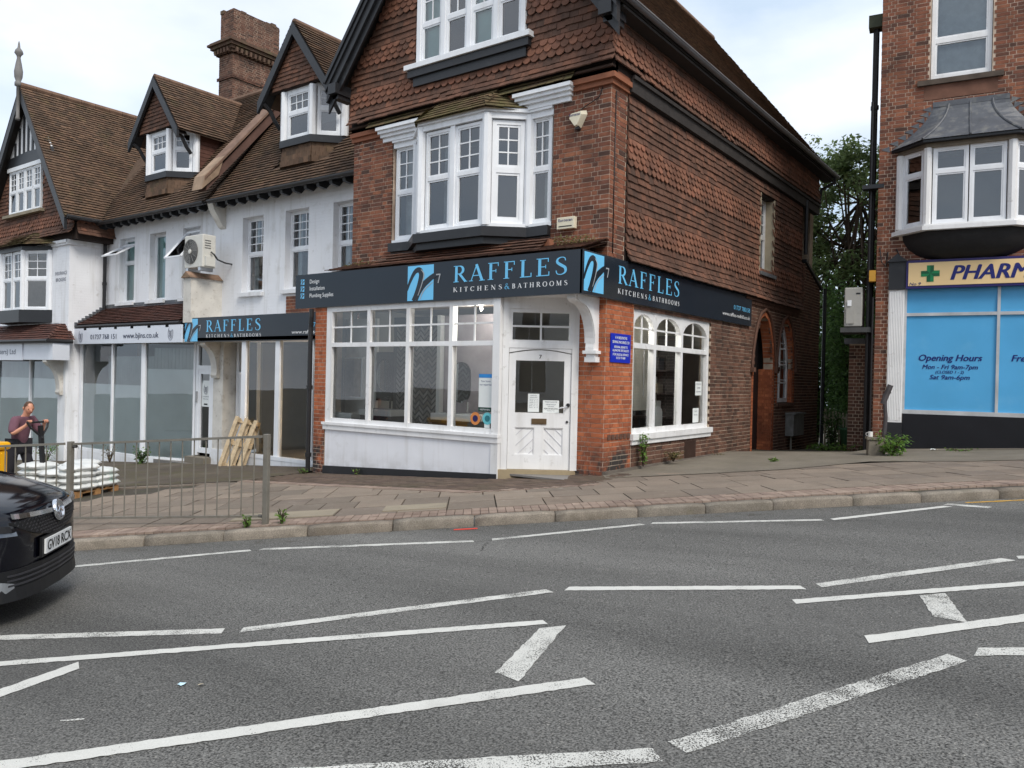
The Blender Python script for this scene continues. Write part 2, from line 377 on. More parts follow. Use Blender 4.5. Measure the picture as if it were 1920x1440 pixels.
SERIF = {
 'A': (.80, [[(.08, 0, TN), (.39, 1, TN)], [(.37, 1, TK), (.70, 0, TK)], _h(.19, .56, .33), _sf(.08, 0, .11), _sf(.70, 0)]),
 'F': (.68, [_st(.2), _h(.2, .6, .975), _h(.2, .48, .52), _st(.6, .78, 1, .045), _st(.48, .42, .62, .04), _sf(.2, 0), _sf(.16, 1, .1)]),
 'L': (.68, [_st(.2), _h(.2, .62, .025), _st(.62, 0, .24, .045), _sf(.17, 0, .11), _sf(.2, 1)]),
 'E': (.74, [_st(.2), _h(.2, .62, .975), _h(.2, .5, .52), _h(.2, .66, .025), _st(.62, .78, 1, .045), _st(.66, 0, .24, .045), _st(.5, .42, .62, .04), _sf(.15, 0, .1), _sf(.15, 1, .1)]),
 'R': (.80, [_st(.2), _h(.2, .4, .975), _h(.2, .4, .50), _arc(.38, .7375, .21, .2375, 90, -90), [(.38, .52, TK*.9), (.74, 0, TK*.9)], _sf(.2, 0), _sf(.15, 1, .1), _h(.66, .84, .02, .04)]),
 'S': (.66, [catmull([(.54, .78, .05), (.50, .93, .05), (.34, .975, .05), (.17, .88, .09), (.16, .70, .13), (.34, .54, .15), (.52, .39, .14), (.54, .16, .10), (.36, .025, .05), (.16, .07, .05), (.10, .25, .05)])]),
 'K': (.82, [_st(.2), [(.24, .42, TN), (.66, 1, TN)], [(.38, .56, TK*.9), (.76, 0, TK*.9)], _sf(.2, 0), _sf(.2, 1), _sf(.66, 1, .1), _sf(.76, 0, .1)]),
 'I': (.40, [_st(.2), _sf(.2, 0), _sf(.2, 1)]),
 'T': (.72, [_st(.36), _h(.04, .68, .975), _st(.05, .78, 1, .045), _st(.67, .78, 1, .045), _sf(.36, 0)]),
 'C': (.78, [_arc(.42, .5, .34, .475, 42, 318), _st(.68, .70, .95, .045)]),
 'H': (.90, [_st(.2), _st(.7), _h(.2, .7, .52), _sf(.2, 0), _sf(.2, 1), _sf(.7, 0), _sf(.7, 1)]),
 'N': (.88, [_st(.15, w=TN), [(.15, 1, TK), (.72, 0, TK)], _st(.72, w=TN), _sf(.15, 0, .11), _sf(.12, 1, .1), _sf(.72, 1, .11)]),
 'B': (.74, [_st(.2), _h(.2, .38, .975), _h(.2, .38, .52), _h(.2, .38, .025), _arc(.36, .75, .19, .225, 90, -90), _arc(.38, .27, .22, .245, 90, -90), _sf(.15, 0, .1), _sf(.15, 1, .1)]),
 'O': (.88, [_arc(.44, .5, .35, .475, 0, 360, 28)]),
 'M': (1.0, [_st(.14, w=TN), [(.14, 1, TK), (.48, .05, TK)], [(.48, .05, TN), (.80, 1, TN)], _st(.82), _sf(.14, 0, .11), _sf(.12, 1, .1), _sf(.82, 0), _sf(.84, 1, .12)]),
 '&': (.92, [catmull([(.82, .02, .10), (.54, .34, .14), (.30, .68, .10), (.30, .90, .05), (.43, .97, .05), (.55, .84, .06), (.44, .64, .05), (.20, .42, .10), (.14, .20, .13), (.30, .03, .06), (.54, .12, .05), (.74, .48, .05)])]),
 ' ': (.45, [])}
def serif_polys(txt, track=.06):
    x = 0; out = []
    for ch in txt:
        adv, st = SERIF[ch]
        for k, s_ in enumerate(st):
            Lf, Rt = ribbon(s_); out.append((k, [(x+a, b) for a, b in Lf], [(x+a, b) for a, b in Rt]))
        x += adv+track
    return out, x-track
def letter_strokes(fr, txt, a0, c0, h, width, m, parent, o=.004, track=.06, name='lettering'):
    P, w = serif_polys(txt, track); mb = MB(); sx = width/w
    for k, Lf, Rt in P:
        n = len(Lf); oo = o+.0006*k
        mb.add([fr.P(a0+x*sx, oo, c0+y*h) for x, y in Lf]+[fr.P(a0+x*sx, oo, c0+y*h) for x, y in Rt], [(i, n+i, n+i+1, i+1) for i in range(n-1)])
    return mb.build(name, m, parent)
def strokes(fr, SL, a0, c0, s, m, parent, o=.006, name='emblem', sx=None):
    mb = MB(); sx = sx or s
    for k, pts in enumerate(SL):
        Lf, Rt = ribbon(pts); n = len(Lf); oo = o+.0008*k
        mb.add([fr.P(a0+x*sx, oo, c0+y*s) for x, y in Lf]+[fr.P(a0+x*sx, oo, c0+y*s) for x, y in Rt], [(i, n+i, n+i+1, i+1) for i in range(n-1)])
    return mb.build(name, m, parent)
def text(fr, txt, a0, c0, h, m, parent, width=None, o=.004, align='L', bold=0., shear=0., name='lettering'):
    """sans lettering, cap height h, left/centre/right aligned at a0, optionally fitted to a width"""
    cu = bpy.data.curves.new('txt', 'FONT'); cu.body = txt; cu.size = 1; cu.shear = shear; cu.resolution_u = 3
    ob = bpy.data.objects.new('txt', cu); COL.objects.link(ob)
    me = evaluated(ob, name); bpy.data.objects.remove(ob); bpy.data.curves.remove(cu)
    if not me.vertices: return None
    xs = [v.co.x for v in me.vertices]; x0, x1 = min(xs), max(xs); CH = .69
    sy = h/CH; sx = sy if width is None else width/(x1-x0)
    W_ = (x1-x0)*sx; off = {'L': 0, 'C': -W_/2, 'R': -W_}[align]
    co = [(v.co.x, v.co.y) for v in me.vertices]; fs = [tuple(p.vertices) for p in me.polygons]; bpy.data.meshes.remove(me); mb = MB()
    shifts = ((0, 0),) if not bold else ((0, 0), (bold*2, 0), (bold, bold*.6))       # a heavier face: overlaid copies a hair apart
    for k, (dx, dy) in enumerate(shifts): mb.add([fr.P(a0+off+(x-x0+dx)*sx, o+.0007*k, c0+(y+dy)*sy) for x, y in co], fs)
    return mb.build(name, m, parent)
def logo_heron(fr, a0, c0, s, parent, o=.003):
    """light blue square with two dark swan-neck strokes and a grey beak"""
    MB().fbox(fr, a0, a0+s, 0, o, c0, c0+s).build('logo_square', SIGNBLUE, parent)
    A = catmull([(-.02, .30, .07), (.10, .56, .10), (.28, .82, .13), (.45, .87, .16), (.53, .74, .17), (.47, .48, .16), (.34, .18, .14), (.23, 0, .12)])
    B = catmull([(.34, 0, .14), (.45, .22, .16), (.62, .43, .18), (.84, .58, .17), (1.02, .68, .14), (1.14, .71, .10)])
    L1 = catmull([(.52, .88, .02), (.635, .74, .035), (.57, .48, .03), (.42, .14, .02)])
    L2 = catmull([(.50, .02, .02), (.60, .22, .035), (.76, .37, .03), (1.0, .50, .01)])
    strokes(fr, [A, B], a0, c0, s, SIGNDARK, parent, o+.002, 'logo_stroke')
    strokes(fr, [L1, L2], a0, c0, s, SIGNGREY, parent, o+.004, 'logo_highlight')
    strokes(fr, [[(1.10, .70, .035), (1.26, .70, .035)], [(1.25, .71, .035), (1.18, .46, .035)]], a0, c0, s, SIGNGREY, parent, o+.003, 'logo_beak')

# ------------------------------------------------------------------ windows
PANE = {}
def pane(fr, a0, a1, c0, c1, o, m, parent, jitter=.002, name='pane'):
    key = m.name
    if key not in PANE:
        mb = MB(); mb.add([(0, 0, 0), (1, 0, 0), (1, 0, 1), (0, 0, 1)], [(0, 1, 2, 3)]); PANE[key] = mb.mesh('pane', m)
    ob = newobj(name, PANE[key], parent)
    B = Matrix((fr.r, fr.i, V3((0, 0, 1)))).transposed().to_4x4(); B.translation = fr.P((a0+a1)/2, o, (c0+c1)/2)
    B = B @ Matrix.Rotation(random.uniform(-jitter, jitter)*3, 4, 'X') @ Matrix.Rotation(random.uniform(-jitter, jitter)*3, 4, 'Z') @ Matrix.Translation((-(a1-a0)/2, 0, -(c1-c0)/2))
    ob.matrix_local = B @ Matrix.Diagonal((a1-a0, 1, c1-c0, 1)); return ob
def glazed(fr, a0, a1, c0, c1, nx, ny, parent, o=0., bar=.022, m=None, glass=None, panes=True, depth=.03):
    """a glazed area split by thin bars into nx x ny panes"""
    m = m or UPVC; glass = glass or GLASS
    da, dc = (a1-a0)/nx, (c1-c0)/ny
    for i in range(nx):
        for j in range(ny): pane(fr, a0+i*da, a0+(i+1)*da, c0+j*dc, c0+(j+1)*dc, o, glass, parent)
    if nx*ny > 1:
        mb = MB()
        for i in range(1, nx): mb.fbox(fr, a0+i*da-bar/2, a0+i*da+bar/2, o-.004, o+depth*.5, c0, c1)
        for j in range(1, ny): mb.fbox(fr, a0, a1, o-.004, o+depth*.5-.002, c0+j*dc-bar/2, c0+j*dc+bar/2)
        mb.build('glazing_bars', m, parent)
def light(fr, a0, a1, c0, c1, tr, parent, o=0., fw=.055, nx=2, ny=3, m=None, glass=None, depth=.07, label=None, name='window', botbars=(1, 1), sash=.03):
    """one casement: frame, a transom at height tr, small panes above it and one large pane below"""
    m = m or UPVC; mb = MB()
    mb.fbox(fr, a0, a0+fw, o-depth, o, c0, c1); mb.fbox(fr, a1-fw, a1, o-depth, o, c0, c1)
    mb.fbox(fr, a0+fw, a1-fw, o-depth, o-.001, c0, c0+fw*1.2); mb.fbox(fr, a0+fw, a1-fw, o-depth, o-.001, c1-fw, c1)
    if tr: mb.fbox(fr, a0+fw, a1-fw, o-depth, o-.002, tr-fw*.7, tr+fw*.7)
    g0, g1 = a0+fw, a1-fw
    if sash:     # inner sash step
        spans = [(c0+fw*1.2, tr-fw*.7), (tr+fw*.7, c1-fw)] if tr else [(c0+fw*1.2, c1-fw)]
        for z0, z1 in spans:
            s = sash
            mb.fbox(fr, g0, g0+s, o-depth, o-.014, z0, z1); mb.fbox(fr, g1-s, g1, o-depth, o-.014, z0, z1)
            mb.fbox(fr, g0+s, g1-s, o-depth, o-.015, z0, z0+s); mb.fbox(fr, g0+s, g1-s, o-depth, o-.015, z1-s, z1)
    w = mb.build(name, m, parent, label=label)
    s = sash
    if tr:
        glazed(fr, g0+s, g1-s, tr+fw*.7+s, c1-fw-s, nx, ny, w, o-.035, m=m, glass=glass)
        glazed(fr, g0+s, g1-s, c0+fw*1.2+s, tr-fw*.7-s, botbars[0], botbars[1], w, o-.035, m=m, glass=glass)
    else: glazed(fr, g0+s, g1-s, c0+fw*1.2+s, c1-fw-s, nx, ny, w, o-.035, m=m, glass=glass)
    return w
FRONT = Fr((0, 0, 0), (1, 0)); SIDE = Fr((0, 0, 0), (0, 1))
def front(v): return Fr((0, v, 0), (1, 0))

# tiles on a sloping plane: p0 = lower-left corner, e = unit vector along the eaves, up = unit vector up the slope
def lay_roof(mb, p0, e, up, width, length, gauge=.105, tw=.165, th=.014, keep=None, lift=.045, ragged=.004):
    e, up = V3(e).normalized(), V3(up).normalized(); nrm = e.cross(up)
    n = int(length/gauge)+1
    for j in range(n):
        x = -(tw/2 if j % 2 else 0)
        while x < width:
            x0, x1 = max(x, 0), min(x+tw-.004, width)
            if x1-x0 > .02:
                y0 = j*gauge+random.uniform(-ragged, ragged)+.012*math.sin(x*.9+j*.25)-(.03 if random.random() < .006 else 0); y1 = min((j+1)*gauge+.03, length)
                xm, ym = (x0+x1)/2, (y0+y1)/2
                if y1 > y0 and (keep is None or keep(xm, j*gauge+gauge/2)):
                    l = lift+random.uniform(-.004, .004)
                    a = p0+e*x0+up*y0+nrm*l; b = p0+e*x1+up*y0+nrm*l; c = p0+e*x1+up*y1+nrm*.006; d = p0+e*x0+up*y1+nrm*.006
                    lo = nrm*-th
                    mb.add([a, b, c, d, a+lo, b+lo], [(0, 1, 2, 3), (4, 5, 1, 0)])
            x += tw
    return mb
def hang_tiles(pc_plain, pc_scal, fr, a0, a1, c0, c1, pattern, parent, ops=(), gauge=.112, tw=.165, inside=None, flare=0., o=.0):
    """courses of hung tiles; pattern(row) -> True for scalloped; flare pushes the lowest courses outwards"""
    n = int((c1-c0)/gauge)
    for j in range(n):
        sc = pattern(j); x = a0-(tw/2 if j % 2 else 0); fl = lambda q: flare*max(0, 1-q/3.)**2; oo = o+fl(j+1); lean = (fl(j)-fl(j+1))/gauge
        while x < a1:
            x0, x1 = max(x+.002, a0), min(x+tw-.002, a1); z0 = c0+j*gauge; h = gauge*(1.75 if sc else 1.25)
            if x1-x0 > .03:
                xm, zm = (x0+x1)/2, z0+gauge/2
                hit = any(p[0]-.02 < xm < p[1]+.02 and p[2]-.03 < zm < p[3]+.0 for p in ops)
                if not hit and (inside is None or inside(xm, zm)):
                    hh = min(h, c1+.05-z0)
                    slip = random.random() < .012; zz = z0+random.uniform(-.005, .005)+.008*math.sin(xm*1.3+j*.4)-(.025 if slip else 0)
                    M = fmat(fr, x0, oo+random.uniform(0, .005), zz, x1-x0, .02, hh, tilt=-.20-math.atan(lean)+random.uniform(-.035, .035), spin=random.uniform(-.015, .015)+(random.uniform(-.09, .09) if slip else 0))
                    whole = x1-x0 > tw*.8
                    (pc_scal if sc else pc_plain).add(M, 'scallop' if sc and whole else 'brick', parent)
            x += tw

# ================================================================== THE GROUND
def gz(x, y):
    x = max(-40, min(40, x)); y = max(-40, min(60, y))
    return .066*x+.031*min(y, 0)+.008*max(y, 0)
KT = V3((.777, .629, 0)).normalized(); KN = V3((-KT.y, KT.x, 0)); K0 = V3((.56, -3.76, 0))
def kd(s): return -.005*max(-9, min(12, s))**2           # the kerb's slight curve
def KP(s, d, dz=0.): p = K0+KT*s+KN*d; return V3((p.x, p.y, gz(p.x, p.y)+dz))
def sd(x, y): r_ = V3((x, y, 0))-K0; return r_.dot(KT), r_.dot(KN)
def sheet(name, pts, m, dz, kind='structure', n=None):
    mb = MB(); mb.add([(x, y, gz(x, y)+dz) for x, y in pts], [tuple(range(len(pts)))])
    return mb.build(name, m, kind=kind)
def road_mat():
    m = mat('asphalt', srgb(105, 104, 101), rough=.84, var=.10, vscale=.9, fine=.85, fscale=90, bump=.8, bscale=120, spec=.3, stain=(.45, .45, .7, srgb(84, 83, 81), .6), stain2=(70, .62, .69, srgb(182, 177, 168), .7))
    n, l = m.node_tree.nodes, m.node_tree.links; b = n['Principled BSDF']; src = b.inputs['Base Color'].links[0].from_socket   # wheel tracks: polished bands along the road
    geo = n.new('ShaderNodeNewGeometry'); mp = n.new('ShaderNodeMapping'); mp.inputs['Rotation'].default_value = (0, 0, -math.atan2(.629, .777)); mp.inputs['Scale'].default_value = (.10, .85, .1)
    nz = n.new('ShaderNodeTexNoise'); nz.inputs['Scale'].default_value = 1.0; nz.inputs['Detail'].default_value = 5; hs = n.new('ShaderNodeHueSaturation'); mr = n.new('ShaderNodeMapRange')
    for k, v in ((1, .34), (2, .66), (3, .70), (4, 1.20)): mr.inputs[k].default_value = v
    l.new(geo.outputs['Position'], mp.inputs[0]); l.new(mp.outputs[0], nz.inputs['Vector']); l.new(nz.outputs['Fac'], mr.inputs[0]); l.new(mr.outputs[0], hs.inputs['Value']); l.new(src, hs.inputs['Color']); l.new(hs.outputs[0], b.inputs['Base Color'])
    return m
ASPHALT = road_mat()
TARMAC = mat('old_tarmac', srgb(88, 80, 72), rough=.9, var=.2, vscale=2, fine=.25, fscale=120, bump=.5, bscale=120, spec=.2, stain=(1.4, .45, .62, srgb(86, 82, 58), .6), stain2=(.8, .5, .7, srgb(122, 114, 104), .5))
CONCRETE = mat('worn_concrete', srgb(122, 115, 104), rough=.9, var=.15, vscale=1.6, fine=.15, fscale=120, bump=.4, bscale=90, spec=.2, stain=(1.2, .48, .7, srgb(110, 104, 92), .6), stain2=(3, .58, .75, srgb(96, 94, 66), .5))
JOINT = mat('joint_sand', srgb(72, 66, 58), rough=.95, var=.2, vscale=4, stain=(3, .52, .68, srgb(66, 70, 44), .6), bump=.4, bscale=90)
def grid_sheet(name, x0, x1, y0, y1, n, m, dz, clip=None):
    mb = MB(); k = n+1
    mb.add([(x0+(x1-x0)*i/n, y0+(y1-y0)*j/n, gz(x0+(x1-x0)*i/n, y0+(y1-y0)*j/n)+dz) for j in range(k) for i in range(k)],
           [(j*k+i, j*k+i+1, (j+1)*k+i+1, (j+1)*k+i) for j in range(n) for i in range(n)])
    return mb.build(name, m, kind='structure')
grid_sheet('ground', -260, 260, -260, 260, 52, mat('far_ground', srgb(96, 92, 80), var=.2, vscale=.2), -2.9)
# road: a strip along the kerb
def road():
    mb = MB(); S = [-60, -40, -25, -16, -12]+[x*.5 for x in range(-20, 27)]+[16, 22, 30, 40, 60]; D = [0, -1, -2, -3.4, -5, -7, -9.2]
    vs = []
    for s in S:
        for d in D: vs.append(KP(s, kd(s)+.10+d, -.10-.012*abs((d+4.6)/4.6)**2))
    w = len(D)
    mb.add(vs, [((i+1)*w+j, i*w+j, i*w+j+1, (i+1)*w+j+1) for i in range(len(S)-1) for j in range(w-1)])
    o = mb.build('road', ASPHALT, kind='structure')
    # pavement on the camera's side
    m2 = MB(); vs = []
    for s in S:
        for d, z in ((-9.1, -.22), (-9.1, .0), (-22, .0)): vs.append(KP(s, kd(s)+d, z))
    m2.add(vs, [((i+1)*3+j, i*3+j, i*3+j+1, (i+1)*3+j+1) for i in range(len(S)-1) for j in range(2)]); m2.build('pavement_opposite', CONCRETE, kind='structure')
    return o
ROAD = road()
def rz_(x, y):
    s, d = sd(x, y); dd = d-kd(s)-.10
    return gz(x, y)-.10-.012*abs((dd+4.6)/4.6)**2
# road markings -----------------------------------------------------
def paint_mat(name, wear, col=(202, 201, 195), sc=120, cells=.12):
    """worn thermoplastic: flecks of it are gone, so the asphalt below shows through"""
    m = mat(name, srgb(*col), rough=.7, var=.06, vscale=2.5, fine=.08, fscale=120, spec=.3, bump=.3, bscale=160, stain=(5, .55, .75, srgb(150, 148, 142), .35))
    n, l = m.node_tree.nodes, m.node_tree.links; b = n['Principled BSDF']; out = n['Material Output']; geo = n.new('ShaderNodeNewGeometry')
    n1 = n.new('ShaderNodeTexNoise'); n1.inputs['Scale'].default_value = sc; n1.inputs['Detail'].default_value = 4; n1.inputs['Roughness'].default_value = .65
    n2 = n.new('ShaderNodeTexNoise'); n2.inputs['Scale'].default_value = 4.5; n2.inputs['Detail'].default_value = 3
    for q in (n1, n2): l.new(geo.outputs['Position'], q.inputs['Vector'])
    ad = n.new('ShaderNodeMath'); ad.operation = 'MULTIPLY_ADD'; ad.inputs[1].default_value = .45; l.new(n2.outputs['Fac'], ad.inputs[0]); l.new(n1.outputs['Fac'], ad.inputs[2])
    mr = n.new('ShaderNodeMapRange'); mr.inputs[1].default_value = .95-wear; mr.inputs[2].default_value = 1.01-wear; l.new(ad.outputs[0], mr.inputs[0])
    tr = n.new('ShaderNodeBsdfTransparent'); mx = n.new('ShaderNodeMixShader'); l.new(mr.outputs[0], mx.inputs[0]); l.new(b.outputs[0], mx.inputs[1]); l.new(tr.outputs[0], mx.inputs[2]); l.new(mx.outputs[0], out.inputs['Surface']); return m
PAINT_OK = paint_mat('road_paint', .10); PAINT_WORN = paint_mat('worn_road_paint', .18); PAINT_VERY = paint_mat('flaked_road_paint', .235)
PAINT_Y = paint_mat('yellow_road_paint', .14, (206, 160, 60)); PAINT_R = mat('red_spray_paint', srgb(206, 62, 48), rough=.8, var=.1)
def stripe(p, q, w, m, skew=(0, 0), name='road_marking', bow=0., lift=.004, w2=None):
    """a painted bar p->q laid on the road; skew slides the two end cuts along the bar, bow bends it"""
    p, q = V3((*p, 0)), V3((*q, 0)); d = (q-p).normalized(); nn = V3((-d.y, d.x, 0)); L = (q-p).length
    n = max(2, int(L/.035)); vs = []; w2 = w2 or w
    for k in range(n+1):
        t = k/n; c = p+d*L*t+nn*(bow*4*t*(1-t)); ww = w+(w2-w)*t
        for sgn in (-1, 1):
            e = c+nn*sgn*(ww/2+random.uniform(-.007, .004))
            if k == 0: e += d*skew[0]*sgn
            if k == n: e += d*skew[1]*sgn
            vs.append((e.x, e.y, rz_(e.x, e.y)+lift))
    mb = MB(); mb.add(vs, [(2*k, 2*k+2, 2*k+3, 2*k+1) for k in range(n)])
    return mb.build(name, m, ROAD)
for p, q, w, m in [((-1.99, -7.16), (-.85, -5.79), .10, PAINT_WORN), ((-.79, -5.71), (1.07, -4.51), .10, PAINT_WORN), ((1.2, -4.37), (2.23, -3.04), .10, PAINT_WORN), ((2.29, -2.95), (3.87, -2.17), .10, PAINT_WORN),
                   ((3.95, -2.11), (4.86, -.87), .10, PAINT_OK), ((-.6, -9.2), (.0, -8.62), .10, PAINT_WORN), ((.1, -8.51), (1.46, -7.64), .11, PAINT_WORN), ((1.56, -7.57), (2.87, -5.83), .11, PAINT_WORN), ((2.95, -5.72), (4.47, -4.97), .11, PAINT_OK),
                   ((4.55, -4.87), (5.61, -3.48), .11, PAINT_WORN), ((5.66, -3.38), (7.3, -2.6), .11, PAINT_WORN)]:
    stripe(p, q, w, m, skew=(.012, -.012), name='zigzag_line')
stripe((4.82, -.72), (5.26, -.84), .12, PAINT_WORN, name='zigzag_line')
stripe((4.74, -7.70), (5.56, -6.04), .125, PAINT_VERY, skew=(.0, .01), name='zigzag_line')
stripe((3.4, -8.78), (4.70, -7.80), .125, PAINT_VERY, skew=(.0, -.01), name='zigzag_line')
stripe((5.63, -5.90), (6.9, -5.2), .125, PAINT_WORN, skew=(.04, .0), name='zigzag_line')
stripe((-.9, -10.2), (3.28, -6.5), .095, PAINT_OK, name='hatch_border', skew=(0, -.01))
stripe((1.0, -10.9), (4.05, -7.24), .11, PAINT_OK, name='hatch_border', skew=(0, -.01))
stripe((4.52, -5.36), (8.2, -2.05), .10, PAINT_OK, name='hatch_border', skew=(.01, 0))
stripe((5.10, -5.95), (8.4, -2.1), .12, PAINT_OK, name='hatch_border', skew=(.03, 0))
stripe((3.64, -7.40), (3.38, -6.57), .17, PAINT_WORN, name='hatch_bar', skew=(.05, -.05), w2=.15)
stripe((1.36, -9.05), (1.27, -8.48), .13, PAINT_OK, name='hatch_bar', skew=(.05, .04))
stripe((5.27, -4.80), (5.44, -5.35), .17, PAINT_WORN, name='hatch_bar', skew=(-.05, .05))
stripe((5.0, -.55), (5.6, -.12), .06, PAINT_Y, name='yellow_line'); stripe((5.6, -.12), (9, 2.5), .06, PAINT_Y, name='yellow_line')
stripe((.42, -4.06), (.63, -3.9), .07, PAINT_R, name='red_spray_mark')
stripe((2.05, -8.93), (2.14, -8.86), .02, PAINT_WORN, name='paint_fleck')

def gutter_grit():
    m = paint_mat('gutter_grit', .40, (84, 76, 64), 60); mb = MB(); vs = []; S = [x*.25 for x in range(-60, 61)]
    for s in S:
        for d in (.02, -.10-.06*abs(math.sin(s*1.7)), -.22-.12*abs(math.sin(s*.9+1))): p = KP(s, kd(s)+d); vs.append((p.x, p.y, rz_(p.x, p.y)+.0025))
    mb.add(vs, [((i+1)*3+j, i*3+j, i*3+j+1, (i+1)*3+j+1) for i in range(len(S)-1) for j in range(2)]); mb.build('gutter_grit', m, ROAD, kind='stuff')
gutter_grit()
def cracks():
    m = mat('crack_dark', srgb(46, 45, 44), rough=.95, var=.1)
    for p, q in (((1.0, -4.62), (1.9, -3.6)), ((3.6, -2.25), (4.35, -2.0)), ((1.25, -4.5), (1.45, -4.85))):
        p, q = V3((*p, 0)), V3((*q, 0)); n = 22; d = (q-p); nn = V3((-d.y, d.x, 0)).normalized(); off = 0; vs = []
        for k in range(n+1):
            off += random.uniform(-.02, .02); c = p+d*k/n+nn*off
            for sg in (-1, 1): e = c+nn*sg*random.uniform(.002, .006); vs.append((e.x, e.y, rz_(e.x, e.y)+.003))
        MB().add(vs, [(2*k, 2*k+2, 2*k+3, 2*k+1) for k in range(n)]).build('crack', m, ROAD)
cracks()
# pavement ----------------------------------------------------------
# base sheets (joint bedding) under slabs and blocks
sheet('pavement', [tuple(KP(s, kd(s)+.06)[:2]) for s in [x*1.0 for x in range(-16, 17)]]+[(20, 16), (2.6, 6.2), (2.3, 4.4), (0, 4.4), (0, -.02), (-30, -.02), (-34, -6)], JOINT, -.014)
PAV = bpy.data.objects['pavement']
KERBSTONE = mat('kerb_stone', srgb(150, 143, 132), rand='obj', ramp=[srgb(*c) for c in ((124, 117, 107), (136, 128, 117), (146, 137, 125), (130, 121, 110))], rough=.9, var=.16, vscale=7, fine=.28, fscale=95, bump=.8, bscale=85, spec=.2, stain=(2.2, .5, .72, srgb(92, 84, 72), .55), stain2=(5, .6, .75, srgb(96, 96, 62), .35))
def kerbs():
    kb = tag(MB().add([KP(s, kd(s)+d, z) for s in range(-16, 17) for d, z in ((.055, -.13), (.10, -.13))], [(2*k, 2*k+2, 2*k+3, 2*k+1) for k in range(32)]).build('kerb', JOINT), kind='structure')
    s = -15.6
    prof = [(0.012, -.14), (0, -.02), (.006, -.012), (.022, .0), (.06, .006), (.15, .004), (.16, -.1)]
    while s < 15.5:
        L = random.choice((.86, .9, .92, .95, .78)); e0, e1 = s+.006, s+L-.006; mb = MB(); vs = []
        dj = random.uniform(-.008, .008); hj = random.uniform(-.006, .006); N = 6
        for k in range(N+1):
            t = e0+(e1-e0)*k/N; rd = .012 if k in (0, N) else 0
            for d, z in prof: vs.append(KP(t, kd(t)+d+dj+rd*(1 if z > -.05 else 0)+random.uniform(-.003, .003), (z if z < -.05 else z+hj-rd)+random.uniform(-.0025, .0025)))
        w = len(prof)
        mb.add(vs, [(i*w+j+1, i*w+j, (i+1)*w+j, (i+1)*w+j+1) for i in range(N) for j in range(w-1)]+[tuple(range(w)), tuple(range(N*w+w-1, N*w-1, -1))])
        o = mb.build('kerb_stone', KERBSTONE, kb, smooth=True)
        s += L
kerbs()
SLAB = both('paving_slab', PAL_SLAB, rough=.85, var=.14, vscale=3, fine=.16, fscale=110, bump=.35, bscale=90, spec=.25, stain=(1.5, .48, .7, srgb(112, 104, 94), .5), stain2=(8, .6, .72, srgb(170, 164, 154), .3))
BLOCK = both('paving_block', PAL_BLOCK, rough=.88, var=.15, vscale=4, fine=.15, fscale=110, bump=.4, bscale=90, spec=.2, stain=(1.5, .46, .7, srgb(112, 96, 84), .5))
DBLOCK = both('dark_paving_block', PAL_DBLOCK, rough=.9, var=.16, vscale=3, fine=.15, fscale=110, bump=.4, bscale=90, spec=.2, stain=(1.2, .46, .68, srgb(78, 74, 58), .5))
def kmat(s, d, w, h, up=.012, jit=.0025, ang=0.):
    """unit piece lying on the pavement at (s, d), w along the kerb, h across"""
    p = KP(s, d); e = (KP(s+1, d)-p); f = (KP(s, d+1)-p); e, f = e.normalized(), f.normalized(); nrm = e.cross(f)
    B = Matrix((e, f, nrm)).transposed().to_4x4(); B.translation = p+nrm*(up-.03+random.uniform(-jit, jit))
    B = B @ Matrix.Rotation(random.uniform(-.004, .004), 4, 'X') @ Matrix.Rotation(random.uniform(-.003, .003), 4, 'Y') @ Matrix.Rotation(ang, 4, 'Z')
    return B @ Matrix.Diagonal((w, h, .03, 1))
def inside_pavement(x, y):
    if y > -.02 and x < .02: return False
    if -6.1 < x < -1.42 and y > -.83: return False
    if y > 6: return False
    return True
def slab_zone(x, y):
    s, d = sd(x, y)
    if not inside_pavement(x, y): return False
    if (x+6.2)*-3.95-(y+2.25)*-5.8 < 0 and x < -6.2: return False
    return y < -2.28 or (x > -.25 and d < 3.15) or (x > -.9 and y < -1.1)
